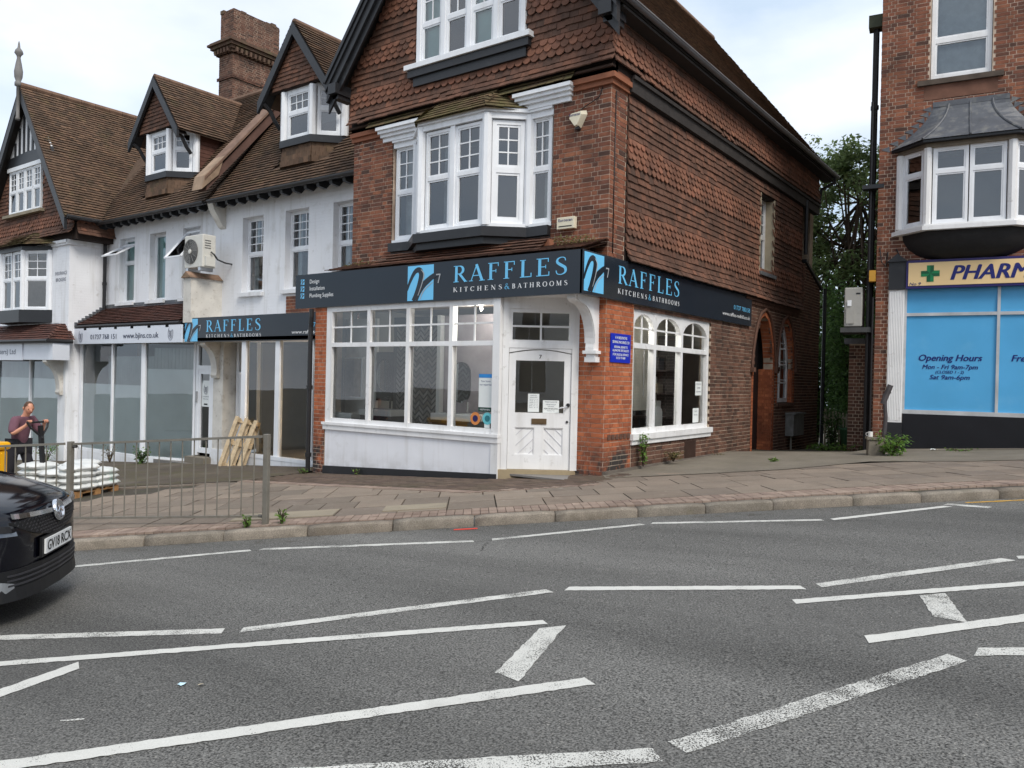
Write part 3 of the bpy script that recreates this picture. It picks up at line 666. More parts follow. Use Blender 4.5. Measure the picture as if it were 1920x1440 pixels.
def paving():
    ps = Pieces('paving_slab', SLAB, 'paving_slabs_far'); pb = Pieces('paving_block', BLOCK, 'paving_blocks_far'); pd = Pieces('forecourt_block', DBLOCK, 'forecourt_blocks')
    for row in range(11):
        d0 = .575+row*.6; d1 = d0+.6; s = -13.-(row % 2)*.3
        while s < 13:
            L = random.choice((.45, .6, .6, .6, .75))
            ok = any(slab_zone(*KP(a, b)[:2]) for a in (s, s+L) for b in (d0, d1))
            if ok: ps.add(kmat(s+.005, d0+.005, L-.016, .584), 'brick', PAV)
            s += L
    for d0, w, h in ((.165, .1, .2), (.37, .1, .2)):      # pink block courses along the kerb
        s = -13.
        while s < 13:
            pb.add(kmat(s+.003, d0+.003, w-.007, h-.007, up=.010), 'brick', PAV); s += w
    def fm(x, y, w, h, up=.018):                          # blocks laid square to the shop front
        z = [V3((a, b, gz(a, b))) for a, b in ((x, y), (x+w, y), (x, y+h))]; e = (z[1]-z[0]).normalized(); f = (z[2]-z[0]).normalized(); nr = e.cross(f)
        B = Matrix((e, f, nr)).transposed().to_4x4(); B.translation = z[0]+nr*(up-.03+random.uniform(-.002, .002)); return B @ Matrix.Diagonal((w, h, .03, 1))
    x = -6.2
    while x < .45: pb.add(fm(x, -2.28 if x < -.9 else -2.28+(x+.9)*.9, .093, .193), 'brick', PAV); x += .1
    for j in range(24):
        y = -2.08+j*.1; x = -6.2+(.1 if j % 2 else 0)
        while x < .5:
            lim = -.9+(y+2.08)/.9+.1
            if inside_pavement(x, y) and inside_pavement(x+.2, y+.1) and x < min(lim, .3): pd.add(fm(x, y, .193, .093), 'brick', PAV)
            x += .2
    ps.finish(300); pb.finish(300); pd.finish(300)
    # two pale access covers let into the slabs
    for s0, s1, d0, d1 in ((-2.98, -1.77, .60, 1.10), (-1.19, -.42, .70, 1.12)):
        mb = MB(); P = [KP(s0, d0, .024), KP(s1, d0, .024), KP(s1, d1, .024), KP(s0, d1, .024)]; Q = [p-V3((0, 0, .04)) for p in P]
        mb.hexa(Q+P); mb.build('access_cover', mat('cover_concrete', srgb(142, 132, 115), rough=.9, var=.12, fine=.15, bump=.4), PAV)
paving()
# old tarmac before the white terrace, and concrete by the side wall and the chemist
sheet('forecourt', [(-6.2, -.0), (-6.2, -2.25), (-8.5, -3.8), (-12, -6.2), (-34, -8.2), (-34, .0)], TARMAC, .020)
sheet('side_apron', [(.0, .0), (.25, -.35), (.9, .15), (1.5, .7), (2.35, 1.6), (3.2, 3.25), (4.6, 3.55), (6.2, 4.5), (12, 9.5), (12, 8.5), (2.6, 6.3), (2.4, 5.4), (0, 5.4)], CONCRETE, .020)
def alley():
    mb = MB(); vs = []
    Y = [5.38, 7, 9, 12, 16, 22, 40]; X = [-12, 0, 1.3, 2.75, 12]
    for y in Y:
        for x in X: vs.append((x, y, gz(max(0, min(x, 3)), y)+.002-.055*max(0, y-5.4)*(1 if x < 2 else .8)))
    w = len(X); mb.add(vs, [(j*w+i, j*w+i+1, (j+1)*w+i+1, (j+1)*w+i) for j in range(len(Y)-1) for i in range(w-1)])
    mb.build('alley_path', mat('alley_earth', srgb(92, 84, 72), rough=.95, var=.2, vscale=2, bump=.5, bscale=40, stain=(2.5, .5, .66, srgb(70, 76, 44), .6)), kind='structure')
alley()

# ================================================================== THE CORNER SHOP
CB = empty('corner_building', (0, 0, 0), label='red brick and tile-hung corner building with steep gable, bay window and white shopfront', cat='building')
GABLE_U, RIDGE_Z, SL = -2.92, 11.5, 1.29
def corner_building():
    br = Pieces('brick', BRICK_RED, 'brickwork'); bo = Pieces('brick', BRICK_ORANGE, 'brickwork'); bd = Pieces('brick', BRICK_DARK, 'brickwork'); ba = Pieces('arch_brick', BRICK_ARCH, 'arch_brickwork')
    # ---- front wall above the shop, with the bay window's opening
    opF = [(-4.76, -1.06, 3.98, 6.02)]
    fw = wallmb(MB(), FRONT, -5.83, 0, 2.75, 6.6, opF).build('front_wall', MORTAR, CB)
    lay_bricks(br, FRONT, -5.83, -.003, 3.3, 6.12, opF, fw)
    # reveal sides of the opening
    # ---- quoin strip and ground floor of the side wall
    opS = [(.92, 4.2, .52, 2.72), (6.72, 8.08, -.6, 1.85), (8.42, 9.66, 1.05, 1.9)]
    arch_d = lambda a, c: c > 1.85 and abs(a-7.4) < .68*math.sqrt(max(0, 1-((c-1.80)/1.30)**1.6)) if c < 3.1 else False
    arch_w = lambda a, c: c > 1.9 and abs(a-9.04) < .62*math.sqrt(max(0, 1-((c-1.85)/1.22)**1.6)) if c < 3.07 else False
    ins = lambda a, c: not arch_d(a, c) and not arch_w(a, c)
    sw = MB()
    opS2 = opS+[(6.72, 8.08, 1.85, 3.12), (8.42, 9.66, 1.9, 3.09)]
    wallmb(sw, SIDE, .22, 12.0, -1.2, 3.45, opS2)
    sw.fbox(SIDE, 0.014, .22, -.22, -.001, -.3, 6.3); sw.fbox(SIDE, .22, .52, -.2, 0, 3.45, 6.25)
    # spandrels round the two pointed arches
    for ac, hw, z0, hh in ((7.4, .68, 1.85, 1.27), (9.04, .62, 1.9, 1.19)):
        for sg in (-1, 1):
            pts = [(ac+sg*hw, z0)]+[(ac+sg*hw*math.sqrt(max(0, 1-(t/8)**1.6)), z0+hh*t/8*(1.0)) for t in range(1, 9)]+[(ac+sg*hw, z0+hh)]
            sw.fprism(SIDE, pts if sg < 0 else pts[::-1], -.22, 0)
    sw.fprism(SIDE, [(10.5, 3.45), (12.0, 3.45), (12.0, 4.16), (10.5, 4.72)], -.25, .0)
    side = sw.build('side_wall', MORTAR_D, CB)
    lay_bricks(br, SIDE, .004, .52, 3.45, 6.12, [], side)
    lay_bricks(bo, SIDE, .004, .90, -.02, 3.45, [], side)
    lay_bricks(bd, SIDE, .92, 10.05, -.5, 3.38, opS, side, inside=lambda a, c: ins(a, c) and c > -.02-.03*max(0, a-3) and not (a < 4.2 and c < .5 and False))
    lay_bricks(bd, SIDE, 10.07, 12.0, -.6, 4.7, [], side, inside=lambda a, c: c < 4.16+(12-a)*.37)
    # black coping on the low rear wall
    MB().hexa([SIDE.P(10.45, -.3, 4.74), SIDE.P(12.05, -.3, 4.15), SIDE.P(12.05, .06, 4.15), SIDE.P(10.45, .06, 4.74), SIDE.P(10.45, -.3, 4.82), SIDE.P(12.05, -.3, 4.23), SIDE.P(12.05, .06, 4.23), SIDE.P(10.45, .06, 4.82)]).build('rear_coping', BLACK, CB)
    # rubbed-brick arch rings: voussoirs as bricks, and hood moulds
    for ac, hw, z0, hh, zb in ((7.4, .68, 1.85, 1.25, -.1), (9.04, .62, 1.9, 1.17, 1.05)):
        for sg in (-1, 1):
            prev = None
            for t in range(0, 15):
                f = t/14; a = ac+sg*hw*math.sqrt(max(0, 1-f**1.6)); c = z0+hh*f
                if prev:
                    p, q = SIDE.P(prev[0], .012, prev[1]), SIDE.P(a, .012, c); d = (q-p); L = d.length; d.normalize(); nn = SIDE.i; ot = d.cross(nn)*(-sg)
                    if ot.dot(V3((0, (prev[0]-ac), prev[1]-z0-.2))) < 0: ot = -ot
                    B = Matrix((d, nn, ot)).transposed().to_4x4(); B.translation = p
                    ba.add(B @ Matrix.Diagonal((L-.008, .24, .105, 1)), 'brick', side)
                prev = (a, c)
            c = zb
            while c < z0-.02:
                a0 = ac+sg*hw if sg > 0 else ac+sg*hw-.11
                ba.add(fmat(SIDE, a0, .012, c, .11 if (int(c*40) % 2) else .105, .24, .065), 'brick', side); c += .075
        hood = MB()
        for sg in (-1, 1):
            path = [SIDE.P(ac+sg*(hw+.14)*math.sqrt(max(0, 1-(t/12)**1.6)), .03, z0+(hh+.14)*t/12) for t in range(13)]
            hood.tube(path, .035, 6); hood.fbox(SIDE, ac+sg*(hw+.14)-.07, ac+sg*(hw+.14)+.07, 0, .09, z0-.08, z0+.02)
        hood.build('hood_mould', mat('sooty_brick_mould', srgb(96, 70, 58), rough=.9, var=.2, vscale=9), CB)
    # doorway reveal, dark door, step
    lay_bricks(ba, Fr((0, 8.062, 0), (1, 0)), -.33, -.012, -.12, 1.86, [], side); lay_bricks(ba, Fr((0, 9.642, 0), (1, 0)), -.16, -.012, 1.05, 1.9, [], side)
    MB().fbox(SIDE, 6.72, 6.735, -.36, -.004, -.4, 1.86).build('door_reveal', mat('reveal_brick', srgb(150, 84, 58), rough=.85, var=.25, vscale=8, bump=.4), CB)
    MB().fbox(SIDE, 8.064, 8.079, -.36, -.004, -.4, 1.86).build('door_reveal', MATS['reveal_brick'], CB); MB().fbox(SIDE, 9.644, 9.659, -.3, -.004, 1.05, 1.9).build('window_reveal', MATS['reveal_brick'], CB)
    d = MB().fbox(SIDE, 6.735, 8.062, -.40, -.34, -.2, 3.0).build('side_door', mat('dark_door', srgb(32, 30, 32), rough=.5), CB)
    MB().fbox(SIDE, 6.9, 7.9, -.34, -.32, .0, 1.0).fbox(SIDE, 6.9, 7.9, -.34, -.32, 1.1, 2.2).build('door_panel', MATS['dark_door'], d)
    MB().fbox(SIDE, 6.6, 8.2, -.5, .22, -.36, -.14).build('door_step', CONCRETE, CB)
    w = MB().fprism(SIDE, [(8.43, 1.06), (9.65, 1.06), (9.65, 1.16), (8.43, 1.16)], -.2, -.12)
    w.fbox(SIDE, 8.43, 8.52, -.2, -.12, 1.16, 2.1).fbox(SIDE, 9.56, 9.65, -.2, -.12, 1.16, 2.1)
    for sg in (-1, 1):
        P = [(9.04+sg*.61*math.sqrt(max(0, 1-(t/10)**1.6)), 1.9+1.16*t/10) for t in range(11)]; Q = [(9.04+sg*.52*math.sqrt(max(0, 1-(t/10)**1.6)), 1.9+1.04*t/10) for t in range(11)]
        for k in range(10): w.fprism(SIDE, [P[k], P[k+1], Q[k+1], Q[k]], -.2, -.12)
    w.fbox(SIDE, 9.01, 9.07, -.19, -.13, 1.16, 2.95)
    for z in (1.55, 2.0, 2.4): w.fbox(SIDE, 8.52, 9.56, -.185, -.135, z-.02, z+.02)
    aw = w.build('arched_window', WHITE, CB); glazed(SIDE, 8.5, 9.6, 1.16, 3.0, 2, 4, aw, -.16)
    MB().fbox(SIDE, 8.42, 9.66, -.45, -.25, .95, 3.1).build('arched_window_backing', INNERD, CB)
    MB().fbox(SIDE, 8.36, 9.72, -.2, .05, .97, 1.05).build('window_sill', mat('sooty_brick_mould', (0, 0, 0)), CB)
    # ---- pier on the front, right of the door, and left end pier of the shop front
    MB().fbox(FRONT, -.5, -.002, -.25, -.002, -.3, 3.3).build('corner_pier', MORTAR, CB)
    lay_bricks(bo, FRONT, -.5, -.003, -.05, 3.3, [], bpy.data.objects['corner_pier'])
    F8 = front(-.8)
    lp = MB().fbox(F8, -5.93, -5.62, -.4, 0, -.6, 2.8).build('end_pier', MORTAR, CB); lay_bricks(bo, F8, -5.93, -5.62, -.42, 2.8, [], lp)
    # moulded angle beads on the corner pier
    # ---- tile hanging
    ht = Pieces('hung_tile', HANG, 'hung_tiles'); hs = Pieces('scalloped_tile', HANG2, 'scalloped_tiles')
    pat = lambda j: (j-4) % 10 < 4
    upw = [(6.88, 7.84, 4.06, 5.82)]
    t1 = wallmb(MB(), SIDE, .52, 10.1, 3.4, 6.3, upw, th=.15, o1=.01).build('tile_hung_wall', UNDERTILE, CB)
    hang_tiles(ht, hs, SIDE, .53, 10.1, 3.40, 6.18, pat, t1, ops=upw, flare=.10, o=.02)
    t2 = MB().fbox(SIDE, -.0, 11.36, -.1, .06, 6.35, 7.3).build('upper_tile_hung_wall', UNDERTILE, CB)
    hang_tiles(ht, hs, SIDE, -.13, 11.36, 6.42, 7.28, lambda j: 1 <= j <= 4, t2, flare=.05, o=.075)
    gw = [(-4.10, -1.62, 6.86, 9.4)]
    inside = lambda a, c: c < RIDGE_Z-.3-SL*abs(a-GABLE_U)-.05
    gb = MB(); Fg = front(-.06)
    for r_ in rects(-5.86, .06, 6.3, 7.3, gw): gb.fbox(Fg, r_[0], r_[1], -.15, 0, r_[2], r_[3])
    gb.fprism(Fg, [(-5.86, 7.3), (-4.10, 7.3), (-4.10, 9.4), (-4.4, 9.4)], -.15, 0); gb.fprism(Fg, [(-1.62, 7.3), (.05, 7.3), (-1.42, 9.4), (-1.62, 9.4)], -.15, 0); gb.fprism(Fg, [(-4.4, 9.4), (-1.42, 9.4), (-2.92, 11.3)], -.15, 0)
    t3 = gb.build('tile_hung_gable', UNDERTILE, CB)
    hang_tiles(ht, hs, Fg, -5.86, .12, 6.40, 9.6, lambda j: (j in (3, 4, 5) or j in (10, 11, 12) or j in (17, 18, 19)), t3, ops=gw, inside=inside, flare=.12, o=.015)
    ht.finish(300); hs.finish(300)
        # string course below the gable tiles, and the tarred beam along the side
    s = MB()
    for o0, z0, z1 in ((.05, 6.12, 6.2), (.10, 6.2, 6.28), (.06, 6.28, 6.36)):
        s.fbox(FRONT, -5.86, o0, -.05, o0, z0, z1); s.fbox(SIDE, -o0+.001, .55, -.05, o0-.001, z0+.001, z1-.001)
    s.build('string_course', TERRA, CB)
    s = MB().fbox(SIDE, .5, 11.4, -.05, .10, 6.14, 6.34).fbox(SIDE, .5, 11.4, -.05, .14, 6.34, 6.40); s.build('tarred_beam', mat('tarred_timber', srgb(48, 44, 42), rough=.75, var=.25, vscale=6, bump=.5, bscale=30), CB)
    MB().fbox(FRONT, -5.87, .07, 0, .11, 6.365, 6.40).build('drip_board', mat('drip_tile', srgb(74, 58, 50), rough=.9, var=.2), CB)
    # ---- main roof
    r = MB(); Z0 = 7.25; E = .36; yf, yb = -.52, 11.95
    up = V3((-(E-GABLE_U), 0, RIDGE_Z-Z0)); Ls = up.length; upn = up.normalized()
    hipv = lambda d: yb-1.0*d/Ls        # rear hip
    lay_roof(r, V3((E, yf, Z0)), (0, 1, 0), upn, yb-yf, Ls, tw=.165, keep=lambda x, y: yf+x < hipv(y))
    rt = r.build('roof_tiles', ROOF, CB, kind='stuff')
    rb = MB(); Lx = GABLE_U-(E-GABLE_U)
    rb.add([(E, yf, Z0-.02), (E, yb, Z0-.02), (GABLE_U, yb-1, RIDGE_Z-.02), (GABLE_U, yf, RIDGE_Z-.02), (Lx, yf, Z0-.02), (Lx, yb, Z0-.02)], [(0, 1, 2, 3), (3, 2, 5, 4), (1, 5, 2)])
    rb.build('roof', ROOF, CB)
    rg = MB()
    for k in range(26): y = yf+.02+k*.44; rg.tube([(GABLE_U, y, RIDGE_Z-.03), (GABLE_U, y+.43, RIDGE_Z-.03)], .11, 8)
    rg.build('ridge_tiles', mat('ridge_tile', srgb(112, 88, 72), rough=.85, var=.25, vscale=4), CB)
    # barge boards: three stepped black boards each side, with soffit
    for sg in (-1, 1):
        bg = MB()
        for o0, o1, w0, w1 in ((.40, .46, .0, .30), (.46, .50, .0, .16), (.50, .53, .0, .07), (.36, .40, .05, .42)):
            ex = GABLE_U+sg*3.24; f = front(0)
            top = (GABLE_U, RIDGE_Z+.0); bot = (ex, RIDGE_Z-SL*3.24); nx, nz = 0, -1
            bg.fprism(f, [(bot[0], bot[1]-w0*1.55), (top[0], top[1]-w0*1.55), (top[0], top[1]-w1*1.55), (bot[0], bot[1]-w1*1.55)], o0, o1)
        bg.build('barge_board', BLACK, CB)
        MB().prism([(GABLE_U, -.5, RIDGE_Z-.1), (GABLE_U+sg*3.2, -.5, RIDGE_Z-.1-SL*3.2), (GABLE_U+sg*3.2, -.02, RIDGE_Z-.1-SL*3.2), (GABLE_U, -.02, RIDGE_Z-.1)], (0, 0, -.03)).build('verge_soffit', SOFFIT, CB)
        # kneeler block at the foot of the barge board
        x = GABLE_U+sg*3.05; MB().fbox(FRONT, x-.11, x+.11, .02, .50, 7.0, 7.2).fbox(FRONT, x-.08, x+.08, .02, .40, 6.92, 7.0).build('kneeler', BLACK, CB)
    # eaves soffit and gutter on the side, with its bracket ends
    MB().box(.06, .34, -.3, 11.9, 7.12, 7.16).box(.325, .345, -.5, 11.92, 7.18, 7.26).build('eaves_soffit', SOFFIT, CB)
    g = MB(); n = 9
    for k in range(n):
        a0, a1 = math.pi+math.pi*k/n, math.pi+math.pi*(k+1)/n; c = V3((.405, 0, 7.26)); rr = .06
        p0, p1 = c+V3((math.cos(a0)*rr, 0, math.sin(a0)*rr)), c+V3((math.cos(a1)*rr, 0, math.sin(a1)*rr))
        g.add([p0+V3((0, -.5, 0)), p1+V3((0, -.5, 0)), p1+V3((0, 11.98, 0)), p0+V3((0, 11.98, 0))], [(0, 1, 2, 3)])
    g.box(.340, .352, -.5, 11.98, 7.245, 7.268); g.box(.458, .470, -.5, 11.98, 7.245, 7.268)
    g.build('side_gutter', mat('grey_gutter', srgb(104, 104, 106), rough=.3), CB)
    MB().tube([(.4, 11.7, 7.2), (.4, 11.7, 7.05), (.1, 11.5, 6.85), (.06, 11.45, 6.4)], .045, 8).build('gutter_outlet', BLACKPIPE, CB)
    # rear downpipe
    MB().tube([(.12, 12.06, 4.2), (.12, 12.06, -.6)], .05, 8).tube([(.10, 10.2, 6.3), (.10, 10.2, 4.9)], .05, 8).build('rear_downpipe', BLACKPIPE, CB)
    # rest of the body so that it is a solid building
    MB().box(-5.83, -5.6, .22, 11.9, -.9, 7.3).box(-5.6, -.2, 11.6, 11.9, -.9, 7.3).build('rear_walls', MORTAR_D, CB)
    # ---- first-floor side window
    sw_ = light(SIDE, 6.90, 7.82, 4.06, 5.82, 4.95, CB, o=-.17, fw=.07, nx=2, ny=3, m=WHITE, sash=.02)
    MB().fbox(SIDE, 6.86, 6.90, -.25, .04, 4.06, 5.84).fbox(SIDE, 7.82, 7.86, -.25, .04, 4.06, 5.84).build('window_reveal', mat('stone_reveal', srgb(170, 158, 136), rough=.9), CB)
    MB().fbox(SIDE, 6.82, 7.9, -.1, .1, 3.98, 4.06).build('window_sill', LEAD, CB)
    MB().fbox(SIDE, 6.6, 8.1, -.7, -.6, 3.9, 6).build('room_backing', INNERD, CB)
    # corbelled brick dentil under the side tiles
    dn = MB()
    for k in range(36): dn.fbox(SIDE, 6.0+k*.11, 6.06+k*.11, -.02, .05, 3.28, 3.36)
    dn.fbox(SIDE, 6.0, 10.05, -.02, .08, 3.36, 3.42); dn.build('dentil_course', mat('sooty_brick_mould', (0, 0, 0)), CB)
    br.finish(220); bo.finish(80); bd.finish(0); ba.finish(120)
corner_building()

# ---------------- bay window and gable window
def bay_window():
    z0, z1, tr = 4.06, 5.93, 5.0
    pts = [(-4.74, .06), (-4.16, .06), (-3.60, -.42), (-2.12, -.42), (-1.58, .06), (-1.08, .06)]
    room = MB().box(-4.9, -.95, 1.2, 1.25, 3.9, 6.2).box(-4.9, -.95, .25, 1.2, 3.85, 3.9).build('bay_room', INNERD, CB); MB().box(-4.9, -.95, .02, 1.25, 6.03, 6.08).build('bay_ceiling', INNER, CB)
    for a, b, y in ((-4.66, -4.50, .30), (-3.42, -3.30, .0), (-1.42, -1.22, .30)): MB().box(a, b, y, y+.03, 4.1, 5.95).build('curtain', LACE, CB)
    MB().lathe((-2.5, .05, 4.1), [(.03, 0), (.07, .04), (.08, .12), (.05, .2), (.03, .24), (.06, .3), (.0, .32)], 12).build('ornament', UPVC, CB, smooth=True)
    for i, (p, q) in enumerate(zip(pts[:-1], pts[1:])):
        fr, L = seg(p, q)
        if i == 2:
            light(fr, .10, L/2-.05, z0+.03, z1-.10, tr, CB, o=.0, fw=.05, label=None); light(fr, L/2+.05, L-.10, z0+.03, z1-.10, tr, CB, o=.0, fw=.05)
            MB().fbox(fr, L/2-.05, L/2+.05, -.05, .03, z0, z1).build('bay_mullion', UPVC, CB)
        elif i in (1, 3): light(fr, .09, L-.09, z0+.03, z1-.10, tr, CB, fw=.07, sash=.04)
        else: light(fr, .03, L-.05, z0+.03, z1-.06, tr, CB, fw=.05)
    for (x, y) in pts[1:-1]: MB().tube([(x, y, z0), (x, y, z1)], .085, 8).build('bay_post', UPVC, CB)
    # moulded white head following the plan, black cill, tiled roof
    def run(name, off, za, zb, m, inn=.12):
        mb = MB(); P = [V3((x, y, 0)) for x, y in pts]
        N = []
        for i in range(len(P)):
            d = (P[min(i+1, len(P)-1)]-P[max(i-1, 0)]).normalized(); N.append(V3((d.y, -d.x, 0)))
        for i in range(len(P)-1):
            a, b = P[i]+N[i]*off, P[i+1]+N[i+1]*off; c, e = P[i+1]-N[i+1]*inn, P[i]-N[i]*inn
            z = lambda p, h: (p.x, p.y, h)
            mb.hexa([z(a, za), z(b, za), z(c, za), z(e, za), z(a, zb), z(b, zb), z(c, zb), z(e, zb)])
        mb.build(name, m, CB)
    run('bay_head', .05, z1-.08, z1+.02, UPVC); run('bay_cornice', .10, z1+.02, z1+.08, UPVC)
    run('bay_sill', .06, z0-.04, z0+.03, UPVC); run('bay_apron', .16, 3.86, z0-.04, BLACK); run('bay_apron_base', .08, 3.74, 3.86, BLACK)
    # white lintel cornices over the flat side lights
    for a0, a1 in ((-4.98, -3.92), (-1.72, -.72)):
        mb = MB()
        for k, (o, c0, c1) in enumerate(((.05, 5.99, 6.07), (.10, 6.07, 6.13), (.15, 6.13, 6.19), (.19, 6.19, 6.25))): mb.fbox(FRONT, a0-.03*k*.8, a1+.03*k*.8, -.05, o, c0, c1)
        mb.build('lintel_cornice', UPVC, CB)
    # hipped tile roof of the bay
    top = [(-3.45, -.02), (-2.25, -.02)]; eav = [(-4.05, -.02), (-3.66, -.56), (-2.06, -.56), (-1.55, -.02)]; ze, zt = 6.0, 6.52
    rf = MB()
    def slope(a, b, ta, tb):
        A, B, TA, TB = [V3(p) for p in (a, b, ta, tb)]; e = (B-A).normalized(); mid = (TA+TB)/2-(A+B)/2; u = mid-e*mid.dot(e); L = u.length; un = u/L; w = (B-A).length
        la, lb = (TA-A).dot(e)/L, ((TB-B).dot(e))/L
        lay_roof(rf, A, e, un, w, L, tw=.165, gauge=.1, keep=lambda x, y: la*y-.03 < x < w+lb*y+.03, lift=.028)
        rf.add([A-V3((0, 0, .02)), B-V3((0, 0, .02)), TB-V3((0, 0, .02)), TA-V3((0, 0, .02))], [(0, 1, 2, 3)])
    slope((*eav[1], ze), (*eav[2], ze), (*top[0], zt), (*top[1], zt)); slope((*eav[2], ze), (*eav[3], ze), (*top[1], zt), (top[1][0]+.01, -.02, zt)); slope((*eav[0], ze), (*eav[1], ze), (top[0][0]-.01, -.02, zt), (*top[0], zt))
    rf.build('bay_roof', MOSSY, CB, kind='stuff')
    # mossy weathering tiles either side
    m2 = MB()
    for x0, x1 in ((-5.3, -3.6), (-2.1, -.6)): lay_roof(m2, V3((x0, -.17, 6.26)), (1, 0, 0), V3((0, .10, .2)).normalized(), x1-x0, .2, gauge=.1)
    m2.build('weathering_tiles', MOSSY, CB, kind='stuff')
    # tiled apron below the bay and pent roof over the shop fascia
    pr = MB(); lay_roof(pr, V3((-5.7, -.80, 3.44)), (1, 0, 0), V3((0, .80, .24)).normalized(), 5.72, .84, gauge=.11, keep=None)
    lay_roof(pr, V3((-4.75, -.52, 3.52)), (1, 0, 0), V3((0, .36, .28)).normalized(), 3.8, .46, gauge=.1)
    pr.add([(-5.75, -.8, 3.42), (.0, -.8, 3.42), (.0, .0, 3.65), (-5.75, .0, 3.65)], [(0, 1, 2, 3)]); pr.build('pent_roof', HANG[1], CB, kind='stuff')
    ap = MB()
    for k in range(22): ap.fbox(front(-.25), -4.6+k*.168, -4.6+k*.168+.158, -.1, .02+random.uniform(0, .008), 3.56, 3.75)
    ap.build('apron_tiles', mat('apron_tile', PAL_RED[2], rand='isl', ramp=PAL_RED, rough=.85, var=.2, vscale=8), CB, kind='stuff')
    # gable window: four lights
    Fg = front(-.1); gz0, gz1 = 7.25, 9.2
    e = [-4.03, -3.43, -2.83, -2.23, -1.65]
    for a, b in zip(e[:-1], e[1:]): light(Fg, a+.03, b-.03, gz0, gz1, 7.97, CB, o=.0, fw=.055, nx=2, ny=3)
    mb = MB()
    for a in e: mb.fbox(Fg, a-.045, a+.045, -.08, .025, gz0-.02, gz1+.05)
    mb.fbox(Fg, -4.1, -1.6, -.08, .03, gz1, gz1+.12); mb.build('gable_window_posts', UPVC, CB)
    MB().fbox(Fg, -4.28, -1.44, -.1, .14, 7.16, 7.25).build('gable_window_sill', UPVC, CB)
    MB().fbox(Fg, -4.22, -1.48, -.1, .10, 7.02, 7.16).fbox(Fg, -4.12, -1.56, -.1, .05, 6.86, 7.02).build('gable_window_apron', BLACK, CB)
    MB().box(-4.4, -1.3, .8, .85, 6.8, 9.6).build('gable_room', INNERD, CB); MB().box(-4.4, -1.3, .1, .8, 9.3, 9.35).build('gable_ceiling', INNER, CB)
    # aqua blinds hanging inside some lights
    for a, b in ((-3.98, -3.5), (-2.8, -2.28)): MB().fbox(front(.0), a+.03, b-.03, -.01, 0, 7.3, 9.1).build('blind', GREENCURT, CB)
bay_window()

